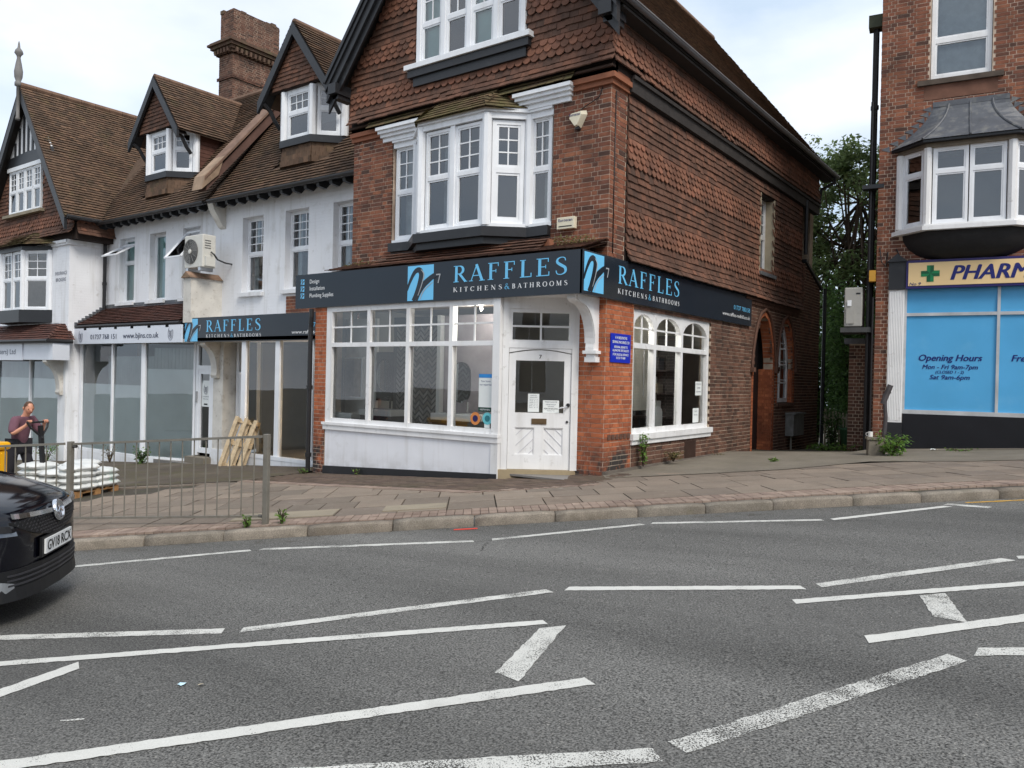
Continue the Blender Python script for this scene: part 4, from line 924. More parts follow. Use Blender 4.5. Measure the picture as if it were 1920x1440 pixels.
# ---------------- ground-floor shopfront of the corner building
F8 = front(-.8)
def shopfront():
    # white panel below the window, black plinth
    MB().fbox(F8, -5.60, -1.50, -.12, -.003, -.24, .46).build('stall_riser', mat('white_render', srgb(228, 229, 233), rough=.7, var=.05, vscale=1.5, streak=(srgb(186, 182, 176), .4), zstain=(-.3, .12, srgb(140, 132, 120), .5), stain=(2.6, .6, .8, srgb(180, 176, 170), .4), bump=.06), CB)
    MB().hexa([F8.P(-5.62, -.1, -.5), F8.P(-1.47, -.1, -.3), F8.P(-1.47, .03, -.3), F8.P(-5.62, .03, -.5), F8.P(-5.62, -.1, -.235), F8.P(-1.47, -.1, -.03), F8.P(-1.47, .03, -.03), F8.P(-5.62, .03, -.235)]).build('plinth', BLACK, CB)
    MB().fbox(F8, -5.66, -1.445, -.1, .05, .55, .60).fbox(F8, -5.64, -1.452, -.1, .03, .46, .55).build('shop_sill', WHITE, CB)
    # frame: posts, mullions, transom
    f = MB()
    f.fbox(F8, -5.61, -5.46, -.12, 0, .6, 2.8); f.fbox(F8, -1.60, -1.46, -.12, .015, -.12, 2.8)
    for a in (-4.47, -3.49, -2.50): f.fbox(F8, a-.04, a+.04, -.12, 0, .6, 2.75)
    f.fbox(F8, -5.46, -1.60, -.12, -.002, 2.02, 2.10); f.fbox(F8, -5.46, -1.60, -.12, -.003, 2.68, 2.8); f.fbox(F8, -5.46, -1.60, -.12, -.004, .6, .68)
    w = f.build('shop_window', WHITE, CB)
    e = [-5.46, -4.47, -3.49, -2.50, -1.60]
    for k, (a, b) in enumerate(zip(e[:-1], e[1:])):
        a0, b0 = a+(.04 if k else 0), b-(.04 if k < 3 else 0)
        pane(F8, a0, b0, .68, 2.02, -.06, SHOPGLASS, w); glazed(F8, a0, b0, 2.10, 2.68, 2, 2, w, -.06, m=WHITE, glass=SHOPGLASS, bar=.03)
    # stone threshold of the diagonal entrance
    MB().add([(-1.47, -.80, -.3), (-.5, -.10, -.2), (-.5, .05, -.2), (-1.47, -.6, -.3), (-1.47, -.80, .045), (-.5, -.10, .045), (-.5, .05, .045), (-1.47, -.6, .045)], [(4, 5, 6, 7), (0, 1, 5, 4), (0, 4, 7, 3), (1, 2, 6, 5)]).build('threshold', mat('sandstone_step', srgb(160, 144, 116), rough=.9, var=.15, bump=.3, stain=(3, .5, .7, srgb(110, 98, 80), .5)), CB)
    # door set diagonally between the window post and the corner pier
    F0, L = seg((-1.47, -.715), (-.49, .005))
    f = MB()
    f.fbox(F0, .0, .10, -.1, .03, .045, 2.8); f.fbox(F0, L-.11, L, -.1, .03, .045, 2.8); f.fbox(F0, .10, L-.11, -.1, .02, 1.99, 2.06); f.fbox(F0, .10, L-.11, -.1, .02, 2.62, 2.8)
    f.fbox(F0, .10, .15, -.08, .0, 2.06, 2.62); f.fbox(F0, L-.16, L-.11, -.08, .0, 2.06, 2.62); f.fbox(F0, .15, L-.16, -.08, .001, 2.06, 2.12); f.fbox(F0, .15, L-.16, -.08, .001, 2.56, 2.62)
    df = f.build('door_frame', WHITE, CB); glazed(F0, .15, L-.16, 2.12, 2.56, 2, 2, df, -.04, m=WHITE, glass=SHOPGLASS, bar=.03)
    d = MB(); a0, a1 = .105, L-.115; zb = .05
    d.fbox(F0, a0, a0+.11, -.06, -.005, zb, 1.90); d.fbox(F0, a1-.11, a1, -.06, -.005, zb, 1.90); d.fbox(F0, a0+.11, a1-.11, -.06, -.006, zb, .28); d.fbox(F0, a0+.11, a1-.11, -.06, -.006, .72, .955)
    arch = [(a0, 1.90), (a0+.11, 1.79), (a1-.11, 1.79), (a1, 1.90)]+[(a1-(a1-a0)*k/8, 1.90+.06*math.sin(math.pi*k/8)) for k in range(1, 8)]
    d.fprism(F0, arch, -.06, -.006); mc = (a0+a1)/2; d.fbox(F0, mc-.07, mc+.07, -.06, -.0065, .28, .72)
    MB().fprism(F0, [(a0, 1.985), (a0, 1.915)]+[(a0+(a1-a0)*k/8, 1.915+.06*math.sin(math.pi*k/8)) for k in range(1, 8)]+[(a1, 1.915), (a1, 1.985)], -.06, .012).build('door_head', WHITE, df)
    door = d.build('shop_door', WHITE, CB)
    pane(F0, a0+.11, a1-.11, .955, 1.79, -.04, SHOPGLASS, door)
    for p0, p1, sg in ((a0+.11, mc-.07, 1), (mc+.07, a1-.11, -1)):
        MB().fbox(F0, p0, p1, -.06, -.03, .28, .72).build('door_panel', WHITE, door)
        g = MB()
        for k in range(-2, 2):
            x0 = p0+.06+k*.17 if sg > 0 else p1-.06-k*.17; pts = []
            for t in range(0, 45):
                x, z = x0+sg*t*.01, .295+t*.0098
                if p0+.015 < x < p1-.015 and z < .705: pts.append((x, z))
            if len(pts) > 3: (q0, z0), (q1, z1) = pts[0], pts[-1]; g.fprism(F0, [(q0, z0), (q1, z1), (q1, z1+.008), (q0, z0+.008)], -.03, -.022)
        g.build('board_fillets', mat('grey_joint', srgb(196, 196, 204), rough=.5), door)
        h = MB()
        for q in ((p0, p1, .28, .292), (p0, p1, .708, .72)): h.fbox(F0, q[0], q[1], -.03, -.012, q[2], q[3])
        for q in ((p0, p0+.012), (p1-.012, p1)): h.fbox(F0, q[0], q[1], -.03, -.013, .292, .708)
        h.build('panel_moulding', WHITE, door)
    MB().fbox(F0, mc-.12, mc+.12, -.006, .008, .775, .865).build('letter_plate', mat('aged_brass', srgb(120, 100, 76), rough=.45, metal=.6), door)
    MB().fbox(F0, mc-.085, mc+.085, .008, .014, .795, .845).build('letter_flap', MATS['aged_brass'], door)
    MB().tube([F0.P(a1-.06, -.005, 1.06), F0.P(a1-.06, .05, 1.06), F0.P(a1-.19, .05, 1.035)], .013, 8).build('door_handle', mat('steel', srgb(190, 190, 192), rough=.3, metal=.9), door)
    MB().tube([F0.P(a1-.04, -.01, 1.09), F0.P(a1-.04, .02, 1.09)], .03, 12).tube([F0.P(a1-.05, -.01, .82), F0.P(a1-.05, .012, .82)], .02, 12).build('lock', BLACKPIPE, door)
    text(F0, '7', mc, 1.825, .06, BLACK, door, align='C', o=.0, bold=.02, name='door_number')
    # soffit above the recessed entrance and ceiling of the fascia box
    MB().box(-5.9, .0, -.76, .0, 2.80, 2.86).build('fascia_soffit', WHITE, CB)
    # scrolled console bracket on the corner pier
    c = MB(); fr = Fr((-.20, 0, 0), (0, -1))      # side elevation: a = outwards from the wall
    outer = [(.0, 2.80), (.0, 1.80)]
    prof = [(0, 2.79), (0, 1.80), (.10, 1.80), (.13, 1.84), (.13, 1.92), (.16, 1.96), (.16, 2.0), (.15, 2.06)]+[(.15+.44*(1-math.cos(t*math.pi/20)), 2.06+.60*math.sin(t*math.pi/20)) for t in range(1, 10)]+[(.66, 2.68), (.72, 2.72), (.72, 2.79)]
    c.fprism(fr, prof, -.075, .075)
    inner = [(.05, 2.0), (.12, 2.05)]
    for o0, o1 in ((-.095, -.075), (.075, .095)):
        c.fprism(fr, [(p[0]*.93+.01, 2.79-(2.79-p[1])*.98) for p in prof[7:]]+[(.4, 2.79), (.2, 2.6), (.1, 2.3)], o0, o1)
    c.fbox(front(0), -.32, -.08, 0, .17, 1.91, 1.96); c.fbox(front(0), -.30, -.10, 0, .14, 1.78, 1.86)
    c.build('console_bracket', WHITE, CB)
    # side shop window (three lights with arched heads)
    s = MB(); z0, z1, tr = .62, 2.72, 2.10; A = [.95, 1.80, 2.92, 4.18]
    s.fbox(SIDE, .92, 1.0, -.14, -.03, z0, z1); s.fbox(SIDE, 4.10, 4.20, -.14, -.03, z0, z1)
    for a in (1.80, 2.92): s.fbox(SIDE, a-.045, a+.045, -.14, -.03, z0, z1)
    s.fbox(SIDE, 1.0, 4.10, -.14, -.032, tr-.045, tr+.045); s.fbox(SIDE, 1.0, 4.10, -.14, -.033, z0, z0+.08)
    for a, b in ((.98, 1.76), (1.84, 2.88), (2.96, 4.12)):     # segmental arches
        n = 10; m_ = (a+b)/2; h = (b-a)/2
        arc = [(m_+h*math.cos(math.pi-math.pi*k/n), 2.34+.30*math.sin(math.pi*k/n)) for k in range(n+1)]
        for k in range(n): s.fprism(SIDE, [arc[k], (arc[k][0], 2.76), (arc[k+1][0], 2.76), arc[k+1]][::-1], -.12, -.035)
    sw = s.build('side_shop_window', WHITE, CB)
    for a, b in ((1.0, 1.755), (1.845, 2.875), (2.965, 4.10)):
        pane(SIDE, a, b, z0+.08, tr-.045, -.09, SHOPGLASS, sw); glazed(SIDE, a, b, tr+.045, 2.66, 2, 2, sw, -.09, m=WHITE, glass=SHOPGLASS, bar=.03)
    MB().fbox(SIDE, .86, 4.27, -.1, .07, .52, .62).fbox(SIDE, .88, 4.24, -.1, .04, .44, .52).build('side_shop_sill', WHITE, CB)
    # air brick grating low in the side wall
    v = MB(); v.fbox(SIDE, 3.05, 3.57, -.05, .014, .02, .40)
    vo = v.build('vent_frame', mat('rust', srgb(70, 52, 44), rough=.9), CB)
    g = MB()
    for k in range(9): g.fbox(SIDE, 3.08+k*.053, 3.10+k*.053, .014, .03, .03, .39)
    g.build('vent_grille', mat('rust', (0, 0, 0)), CB)
    # side plinth course
    MB().fbox(SIDE, .0, 4.4, -.05, .05, -.06, .07).fbox(SIDE, 4.4, 6.6, -.05, .04, -.25, -.02).build('side_plinth', mat('plinth_stone', srgb(104, 96, 88), rough=.95, var=.25, vscale=4, bump=.5), CB)
    # cast iron downpipe at the left end
    MB().tube([(-5.99, -.86, 2.75), (-5.99, -.86, 2.6), (-6.03, -.84, 2.4), (-6.03, -.84, -.38)], .045, 10).tube([(-6.03, -.84, 1.2), (-6.03, -.84, 1.28)], .06, 10).tube([(-6.03, -.84, -.1), (-6.03, -.84, -.02)], .06, 10).build('downpipe', BLACKPIPE, CB)
    # dentils across the corner pier (dark cut bricks)
    dn = MB()
    for k in range(6): dn.fbox(SIDE, .1+k*.13, .2+k*.13, .0, .018, .56, .64)
    dn.build('dentil_bricks', mat('sooty_brick_mould', (0, 0, 0)), CB)
    # rooms behind the shop windows
    MB().box(-5.6, -.25, -.68, 5.2, -.05, -.02).build('shop_floor', FLOORIN, CB)
    r = MB().box(-5.6, -.25, 5.2, 5.3, -.05, 2.85).box(-5.90, -5.86, -.38, .2, -.05, 2.85).box(-5.62, -5.58, .2, 5.2, -.05, 2.85).box(-.26, -.22, 4.25, 5.2, -.05, 2.85).box(-.26, -.22, .2, .88, -.05, 2.85).box(-.26, -.22, .88, 4.25, -.05, .5)
    r.box(-5.6, -2.05, .28, .34, -.02, 2.0) if False else None
    r.build('shop_walls', INNER, CB); MB().box(-5.6, -.25, .0, 5.2, 2.82, 2.86).build('shop_ceiling', INNER, CB)
shopfront()

# ---------------- the wrap-round shop sign
def shop_sign():
    t = empty('shop_sign', (0, -.8, 2.78), label='long dark grey RAFFLES shop fascia sign wrapping round the brick corner', cat='sign')
    Ff = front(-.80)
    a0, z0, z1 = -6.50, 2.775, 3.425
    MB().fbox(Ff, a0, .055, 0, .045, z0, z1).build('front_panel', SIGNDARK, t)
    Fs = Fr((.06, 0, 0), (0, 1))
    MB().fbox(Fs, -.845, 6.36, -.04, .0, z0-.005, z1).build('side_panel', SIGNDARK, t)
    MB().fbox(Ff, a0, .04, -.03, .0, z1-.03, z1+.012).build('top_trim', BLACK, t)
    fr = Ff.shift(.046)
    logo_heron(fr, -3.47, 2.80, .60, t)
    letter_strokes(fr, 'RAFFLES', -2.44, 3.065, .27, 2.25, SIGNBLUE, t, track=.16)
    letter_strokes(fr, 'KITCHENS', -2.43, 2.905, .075, 1.02, SIGNWHITE, t, track=.42); letter_strokes(fr, '&', -1.37, 2.90, .095, .11, SIGNBLUE, t); letter_strokes(fr, 'BATHROOMS', -1.22, 2.905, .075, 1.03, SIGNWHITE, t, track=.36)
    for k, s_ in enumerate(('Design', 'Installation', 'Plumbing Supplies')):
        z = 3.245-k*.135; logo_heron(fr, -6.34, z-.015, .105, t); text(fr, s_, -6.07, z, .075, SIGNWHITE, t, width=(.27, .43, .68)[k])
    fs = Fs.shift(.001)
    logo_heron(fs, -.80, 2.82, .58, t)
    letter_strokes(fs, 'RAFFLES', .22, 3.04, .28, 2.33, SIGNBLUE, t, track=.16)
    letter_strokes(fs, 'KITCHENS', .23, 2.88, .08, 1.02, SIGNWHITE, t, track=.42); letter_strokes(fs, '&', 1.30, 2.875, .10, .11, SIGNBLUE, t); letter_strokes(fs, 'BATHROOMS', 1.46, 2.88, .08, 1.09, SIGNWHITE, t, track=.36)
    text(fs, '01737 780158', 5.27, 3.06, .09, SIGNBLUE, t, width=.97); text(fs, 'www.raffles-redhill.co.uk', 4.65, 2.90, .075, SIGNWHITE, t, width=1.6)
shop_sign()
def wall_plaque():
    t = empty('wall_plaque', (0, .4, 1.8), label='small blue enamel sewing machine shop plaque on the corner brick pier', cat='sign')
    fr = SIDE.shift(.012); m = mat('royal_blue_enamel', srgb(24, 40, 178), rough=.3, var=.03)
    MB().fbox(fr, .12, .78, 0, .012, 1.79, 2.25).build('panel', m, t); f2 = fr.shift(.013)
    for txt, z, h, w in (('V H REDPATHS', 2.165, .042, .40), ('SEWING MACHINES LTD', 2.095, .042, .56), ('BERNINA, BERNETTE', 2.02, .036, .44), ('& JANOME SPECIALISTS', 1.965, .036, .54), ('FOR SALES & SERVICE', 1.90, .036, .52), ('01737 771489', 1.845, .036, .30)):
        text(f2, txt, .45, z, h, SIGNWHITE, t, width=w, align='C', o=.001, bold=.02)
wall_plaque()

# ---------------- alarm boxes on the brick
def alarms():
    cream = mat('cream_plastic', srgb(222, 214, 190), rough=.4, var=.05)
    t = empty('alarm_bell_box', (-.58, 0, 5.5), label='cream pentagonal alarm bell box high on the brick corner', cat='alarm box')
    fr = FRONT.shift(.012)
    P = [(-.74, 5.68), (-.70, 5.77), (-.44, 5.79), (-.42, 5.72), (-.53, 5.52), (-.60, 5.50)]; c = (-.58, 5.66)
    mb = MB(); back = [fr.P(a, 0, z) for a, z in P]; frt = [fr.P(c[0]+(a-c[0])*.7, .11, c[1]+(z-c[1])*.75) for a, z in P]; n = 6
    mb.add(back+frt, [tuple(range(n-1, -1, -1)), tuple(range(n, 2*n))]+[(i, (i+1) % n, (i+1) % n+n, i+n) for i in range(n)]); mb.build('cover', cream, t)
    MB().fbox(fr, -.605, -.535, .0, .07, 5.495, 5.55).build('strobe', BLACKPIPE, t)
    text(fr, 'Euroscan', -.59, 5.70, .04, NAVY, t, width=.19, align='C', o=.114, bold=.01)
    t = empty('alarm_control_box', (-.7, 0, 3.9), label='cream rectangular alarm box low on the upper brick pier beside the bay sill', cat='alarm box')
    MB().fbox(fr, -.90, -.57, 0, .09, 3.92, 4.11).build('cover', cream, t, bevel=.008); text(fr, 'Euroscan', -.735, 4.04, .045, NAVY, t, width=.26, align='C', o=.093, bold=.01); MB().fbox(fr, -.86, -.61, .088, .094, 3.955, 3.97).build('slot', BLACKPIPE, t)
alarms()
def cables():
    for path, lab in (([(-.15, -.02, 6.1), (-.2, -.03, 5.95), (-.45, -.03, 5.85), (-.55, -.03, 5.8)], 'thin black alarm cable looping down the brick to the bell box'), ([(.02, .12, 6.05), (.015, .12, 4.6), (.018, .12, 3.5)], 'thin dark cable clipped down the side of the brick quoin')):
        tag(MB().tube(path, .008, 6).build('cable', BLACKPIPE, smooth=True), lab, 'cable')
cables()

# ================================================================== THE WHITE TERRACE
WT_Y = .9
def rect_window(fr, a0, a1, c0, c1, tr, parent, nx=3, ny=4, o=-.16, blind=None, sill=True, th=.2, **k):
    """casement deep in a white reveal with a stone sill"""
    w = light(fr, a0, a1, c0, c1, tr, parent, o=o, fw=.05, nx=nx, ny=ny, **k)
    if sill: MB().fbox(fr, a0-.06, a1+.06, -.12, .09, c0-.09, c0).build('window_sill', WALLWHITE, parent)
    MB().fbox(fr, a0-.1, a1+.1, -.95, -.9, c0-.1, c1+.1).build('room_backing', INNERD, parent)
    MB().fbox(fr, a0-.1, a1+.1, -.95, -.3, c1+.02, c1+.05).build('room_ceiling', INNER, parent)
    if random.random() < .6: MB().fbox(fr, a0+.05, a0+.22, -.36, -.33, c0+.05, c1).build('curtain', LACE, parent)
    if blind: MB().fbox(fr, a0+.04, a1-.04, -.34, -.32, c0+.05, c1-.04).build('blind', blind, parent)
    return w
def dormer(uc, parent, sash=True):
    """gabled dormer with a canted oriel window"""
    vf, za, ze, hw = .60, 9.50, 7.95, 1.2
    # gable face with hung tiles
    Fd = front(vf+.12)
    ht = Pieces('hung_tile', HANG, 'hung_tiles')
    g = MB().fprism(Fd, [(uc-1.0, 8.05), (uc+1.0, 8.05), (uc, 9.35)], -.1, 0).build('dormer_gable', UNDERTILE, parent)
    hang_tiles(ht, ht, Fd, uc-1.0, uc+1.0, 8.06, 9.3, lambda j: False, g, inside=lambda a, c: abs(a-uc) < (9.30-c)/1.3, gauge=.1)
    ht.finish(0)
    # roof
    r = MB(); back = 3.3
    for sg in (-1, 1):
        up = V3((-sg*(hw+.06), 0, za-ze+.08)); L = up.length
        p0 = V3((uc+sg*(hw+.06), vf if sg > 0 else back, ze-.08)); e = (0, 1, 0) if sg > 0 else (0, -1, 0)
        # cut where the slope dies into the main roof
        lay_roof(r, p0, e, up.normalized(), back-vf, L, keep=(lambda x, y, s_=sg: (vf+x if s_ > 0 else back-x) < .45+(ze-.08+y*(za-ze+.08)/L-5.75)/1.3+.25), tw=.165)
        r.add([(uc+sg*(hw+.06), vf, ze-.1), (uc+sg*(hw+.06), 2.3, ze-.1), (uc, back, za-.02), (uc, vf, za-.02)], [(0, 1, 2, 3)])
    r.build('dormer_roof_tiles', ROOF, parent, kind='stuff')
    rt = MB()
    for k in range(7): rt.tube([(uc, vf+.02+k*.39, za-.02), (uc, vf+.40+k*.39, za-.02)], .09, 8)
    rt.build('dormer_ridge', mat('ridge_tile', srgb(112, 88, 72)), parent)
    for sg in (-1, 1):
        MB().fprism(front(vf), [(uc, za-.02), (uc, za-.30), (uc+sg*(hw+.04), ze-.33), (uc+sg*(hw+.04), ze-.06)], -.04, .03).build('dormer_barge_board', BLACK, parent)
        MB().prism([(uc, vf+.02, za-.12), (uc+sg*1.2, vf+.02, ze-.17), (uc+sg*1.2, vf+.3, ze-.17), (uc, vf+.3, za-.12)], (0, 0, -.02)).build('dormer_soffit', SOFFIT, parent)
        # curved bracket under the eaves
        MB().tube([(uc+sg*1.06, vf+.5, 7.35), (uc+sg*1.07, vf+.36, 7.5), (uc+sg*1.08, vf+.22, 7.72), (uc+sg*1.09, vf+.05, 7.84)], .05, 6).build('dormer_bracket', BLACK, parent)
        # tiled cheek
        MB().prism([(uc+sg*1.02, 1.25, 6.75), (uc+sg*1.02, 1.25, 8.0), (uc+sg*1.02, 2.3, 8.0)], (sg*-.05, 0, 0)).build('dormer_cheek', mat('cheek_tile', srgb(92, 62, 52), rough=.85, var=.2, vscale=8), parent)
        ck = MB()
        for k in range(10): z = 6.85+k*.11; ck.beam((uc+sg*1.03, 1.27, z), (uc+sg*1.03, 1.25+(z-6.75)/1.25*1.05, z), .03, .1)
        ck.build('cheek_tiles', mat('cheek_tile', (0, 0, 0)), parent, kind='stuff')
    # oriel: plan
    pts = [(uc-1.05, 1.26), (uc-.50, .80), (uc+.50, .80), (uc+1.05, 1.26)]; z0, z1 = 6.88, 8.02
    for p, q in zip(pts[:-1], pts[1:]):
        fr, L = seg(p, q)
        light(fr, .10, L-.10, z0+.02, z1-.03, 7.50, parent, fw=.06, nx=3 if L > .9 else 2, ny=2)
    for x, y in pts: MB().tube([(x, y, z0), (x, y, z1)], .09, 8).build('oriel_post', UPVC, parent)
    MB().add([(x, y-.0, z1-.03) for x, y in pts]+[(x, y, z1+.05) for x, y in pts], [(0, 1, 2, 3), (7, 6, 5, 4)]+[(i, i+1, i+5, i+4) for i in range(3)]).build('oriel_head', UPVC, parent)
    for nm, off, za_, zb_ in (('oriel_sill', .1, z0-.16, z0), ('oriel_apron', .02, z0-.5, z0-.16)):
        P = [(uc-1.05-off, 1.30), (uc-.50-off*.4, .80-off), (uc+.50+off*.4, .80-off), (uc+1.05+off, 1.30)]
        MB().add([(x, y, za_) for x, y in P]+[(x, y, zb_) for x, y in P], [(3, 2, 1, 0), (4, 5, 6, 7)]+[(i, i+1, i+5, i+4) for i in range(3)]+[(3, 0, 4, 7)]).build(nm, BLACK if 'sill' in nm else UNDERTILE, parent)
    ap = MB()     # tiled skirt
    P = [(uc-1.05, 1.28), (uc-.52, .78), (uc+.52, .78), (uc+1.05, 1.28)]
    for p, q in zip(P[:-1], P[1:]):
        fr, L = seg(p, q)
        for j in range(4):
            x = -(.08 if j % 2 else 0)
            while x < L:
                a0, a1 = max(0, x+.003), min(L, x+.162)
                if a1-a0 > .03: ap.fbox(fr, a0, a1, -.02, (.012+.05*(3-j)/3), z0-.60+j*.11, z0-.47+j*.11)
                x += .165
    ap.build('skirt_tiles', ROOF, parent, kind='stuff')
    MB().add([(uc-1.0, 1.9, 6.9), (uc+1.0, 1.9, 6.9), (uc+1.0, 1.9, 8.0), (uc-1.0, 1.9, 8.0)], [(0, 1, 2, 3)]).build('dormer_room', INNER, parent)
WBRICK = None
def whitewash():
    """painted brick: faint course lines under the white paint"""
    m = mat('whitewashed_brick', srgb(232, 233, 236), rough=.8, var=.05, vscale=1.2, stain=(1.9, .6, .8, srgb(176, 172, 164), .55), stain2=(5.5, .62, .72, srgb(150, 142, 130), .35), streak=(srgb(172, 168, 160), .42), spec=.3)
    n, l = m.node_tree.nodes, m.node_tree.links; b = n['Principled BSDF']; geo = n.new('ShaderNodeNewGeometry'); sp = n.new('ShaderNodeSeparateXYZ'); cb = n.new('ShaderNodeCombineXYZ'); ad = n.new('ShaderNodeMath')
    l.new(geo.outputs['Position'], sp.inputs[0]); l.new(sp.outputs['X'], ad.inputs[0]); l.new(sp.outputs['Y'], ad.inputs[1]); l.new(ad.outputs[0], cb.inputs['X']); l.new(sp.outputs['Z'], cb.inputs['Y'])
    bt = n.new('ShaderNodeTexBrick'); bt.inputs['Scale'].default_value = 1; bt.inputs['Brick Width'].default_value = .225; bt.inputs['Row Height'].default_value = .075; bt.inputs['Mortar Size'].default_value = .006; bt.inputs['Mortar Smooth'].default_value = .5
    l.new(cb.outputs[0], bt.inputs['Vector']); bp = n.new('ShaderNodeBump'); bp.inputs['Strength'].default_value = .35; bp.inputs['Distance'].default_value = .012; bp.invert = True
    l.new(bt.outputs['Fac'], bp.inputs['Height']); l.new(bp.outputs[0], b.inputs['Normal']); return m
WBRICK = whitewash()
def main_roof(parent, x0, x1, left_cut=None):
    p0 = V3((x0, .45, 5.75)); up = V3((0, 3.15, 4.10)); L = up.length
    uc = (x0+x1)/2
    def keep(x, y):
        X = x0+x; z = 5.75+y*4.1/L; v = .45+y*3.15/L
        if left_cut and not left_cut(X, v, z): return False
        if abs(X-DORM[parent.name]) < .98 and 6.35 < z < 8.1: return False
        if z > 8.1 and abs(X-DORM[parent.name]) < (9.42-z)/1.3: return False
        return True
    r = MB(); lay_roof(r, p0, (1, 0, 0), up.normalized(), x1-x0, L, keep=keep); r.build('roof_tiles', ROOF, parent, kind='stuff')
    MB().add([(x0, .45, 5.73), (x1, .45, 5.73), (x1, 3.6, 9.83), (x0, 3.6, 9.83), (x1, 7.0, 5.6), (x0, 7.0, 5.6)], [(0, 1, 2, 3), (3, 2, 4, 5)]).build('roof', ROOF, parent)
    rt = MB(); k = x0
    while k < x1: rt.tube([(k+.005, 3.6, 9.84), (min(k+.44, x1), 3.6, 9.84)], .11, 8); k += .45
    rt.build('ridge_tiles', mat('ridge_tile', srgb(112, 88, 72)), parent)
    # gutter, rafter feet, fascia
    g = MB(); n = 6
    for k in range(n):
        a0, a1 = math.pi+math.pi*k/n, math.pi+math.pi*(k+1)/n
        g.add([(x0, .40+.07*math.cos(a0), 5.72+.07*math.sin(a0)), (x1, .40+.07*math.cos(a0), 5.72+.07*math.sin(a0)), (x1, .40+.07*math.cos(a1), 5.72+.07*math.sin(a1)), (x0, .40+.07*math.cos(a1), 5.72+.07*math.sin(a1))], [(3, 2, 1, 0)])
    g.box(x0, x1, .33, .345, 5.70, 5.73); g.build('gutter', mat('dark_gutter', srgb(52, 50, 50), rough=.5, var=.15), parent)
    k = x0+.2
    while k < x1-.1: MB().prism([(k, .44, 5.66), (k, .46, 5.58), (k, .66, 5.56), (k, .80, 5.72), (k, .44, 5.72)], (.09, 0, 0)).build('rafter_foot', BLACK, parent); k += .42
    MB().box(x0, x1, .44, .90, 5.72, 5.74).build('soffit', SOFFIT, parent)
DORM = {'terrace_house': -8.62, 'terrace_house.001': -14.53}
def terrace_right():
    H = empty('terrace_house', (-8.7, .9, -.57), label='white painted terrace house adjoining the corner building, with RAFFLES sign over its shop', cat='house')
    F = front(WT_Y); ops = [(-10.80, -9.97, 3.45, 5.31), (-9.14, -8.30, 3.45, 5.31), (-7.47, -6.64, 3.45, 5.31)]
    wallmb(MB(), F, -11.62, -5.80, 2.7, 5.8, ops, th=.3).build('front_wall', WBRICK, H)
    for a0, a1, c0, c1 in ops:
        rect_window(F, a0, a1, c0, c1, 4.42, H, sill=True)
        MB().fbox(F, a0-.0, a1+.0, -.16, .0, c0-.001, c0+.02).build('sill_bed', WALLWHITE, H)
    main_roof(H, -11.50, -5.83)
    dormer(-8.62, H)
    # unpainted brick patch above the fascia at the right
    pb = Pieces('brick', BRICK_RED, 'brickwork'); m_ = MB().fbox(front(.86), -9.0, -5.9, -.1, 0, 2.7, 3.3).build('brick_patch', MORTAR, H); lay_bricks(pb, front(.86), -9.0, -5.9, 2.72, 3.3, [], m_); pb.finish(0)
    # parapet between the houses
    ang = V3((0, 3.15, 4.10)).normalized()
    MB().prism([(-11.80, .30, 5.95), (-11.80, .30, 6.18), (-11.80, 3.6, 10.15), (-11.80, 3.6, 9.8)], (.36, 0, 0)).build('party_parapet', mat('brown_render', srgb(98, 74, 66), rough=.9, var=.2, vscale=3, bump=.3), H)
    MB().prism([(-11.86, .22, 6.20), (-11.86, .22, 6.27), (-11.86, 3.6, 10.24), (-11.86, 3.6, 10.16)], (.48, 0, 0)).build('parapet_coping', mat('coping_stone', srgb(120, 96, 82), rough=.9, var=.25, vscale=4), H)
    MB().prism([(-11.84, .15, 5.95), (-11.84, .22, 6.3), (-11.84, .75, 6.9), (-11.84, .6, 6.4)], (.44, 0, 0)).build('parapet_kneeler', mat('pale_coping', srgb(150, 128, 108), rough=.9, var=.25), H)
    MB().prism([(-11.72, .5, 5.70), (-11.72, .55, 5.55), (-11.72, .82, 5.15), (-11.72, .92, 5.1), (-11.72, .92, 5.70)], (.22, 0, 0)).build('eaves_corbel', DIRTYWHITE, H)
    # party fin wall carrying the air conditioner
    fin = MB().box(-11.95, -11.62, .05, .9, 2.7, 3.80); fin.build('fin_wall', DIRTYWHITE, H)
    MB().prism([(-12.0, 0.0, 3.80), (-11.785, 0.0, 3.96), (-11.57, 0.0, 3.80)], (0, .9, 0)).build('fin_cap', mat('mossy_cap', srgb(136, 110, 92), rough=.9, var=.3, vscale=6, stain=(5, .5, .65, MOSS, .5)), H)
    # shop: fascia soffit, posts, glass, stall riser, recessed door
    FS = front(.15); FD = front(.95)
    s = MB()
    s.fbox(FS, -9.66, -9.50, -.1, 0, -.34, 2.25); s.fbox(FS, -8.42, -8.27, -.1, 0, -.34, 2.25); s.fbox(FS, -6.0, -5.9, -.1, 0, -.34, 2.25); s.fbox(FS, -9.66, -5.9, -.1, .03, -.42, -.34); s.fbox(FS, -7.22, -7.14, -.1, -.001, -.34, 2.25)
    w = s.build('shop_window', UPVC, H)
    for a, b in ((-9.50, -8.42), (-8.27, -7.22), (-7.14, -6.0)): pane(FS, a, b, -.34, 2.25, -.05, SHOPGLASS, w)
    fr, L = seg((-10.15, .95), (-9.66, .2)); pane(fr, 0, L, -.34, 2.25, 0, SHOPGLASS, w)
    MB().fbox(FS, -9.66, -5.9, -.12, .02, -.95, -.42).build('stall_riser', WALLWHITE, H)
    MB().box(-9.72, -9.66, .2, .9, -.95, -.4).build('stall_return', WALLWHITE, H)
    MB().box(-11.9, -5.9, .1, 1.0, 2.24, 2.32).build('fascia_soffit', WALLWHITE, H)
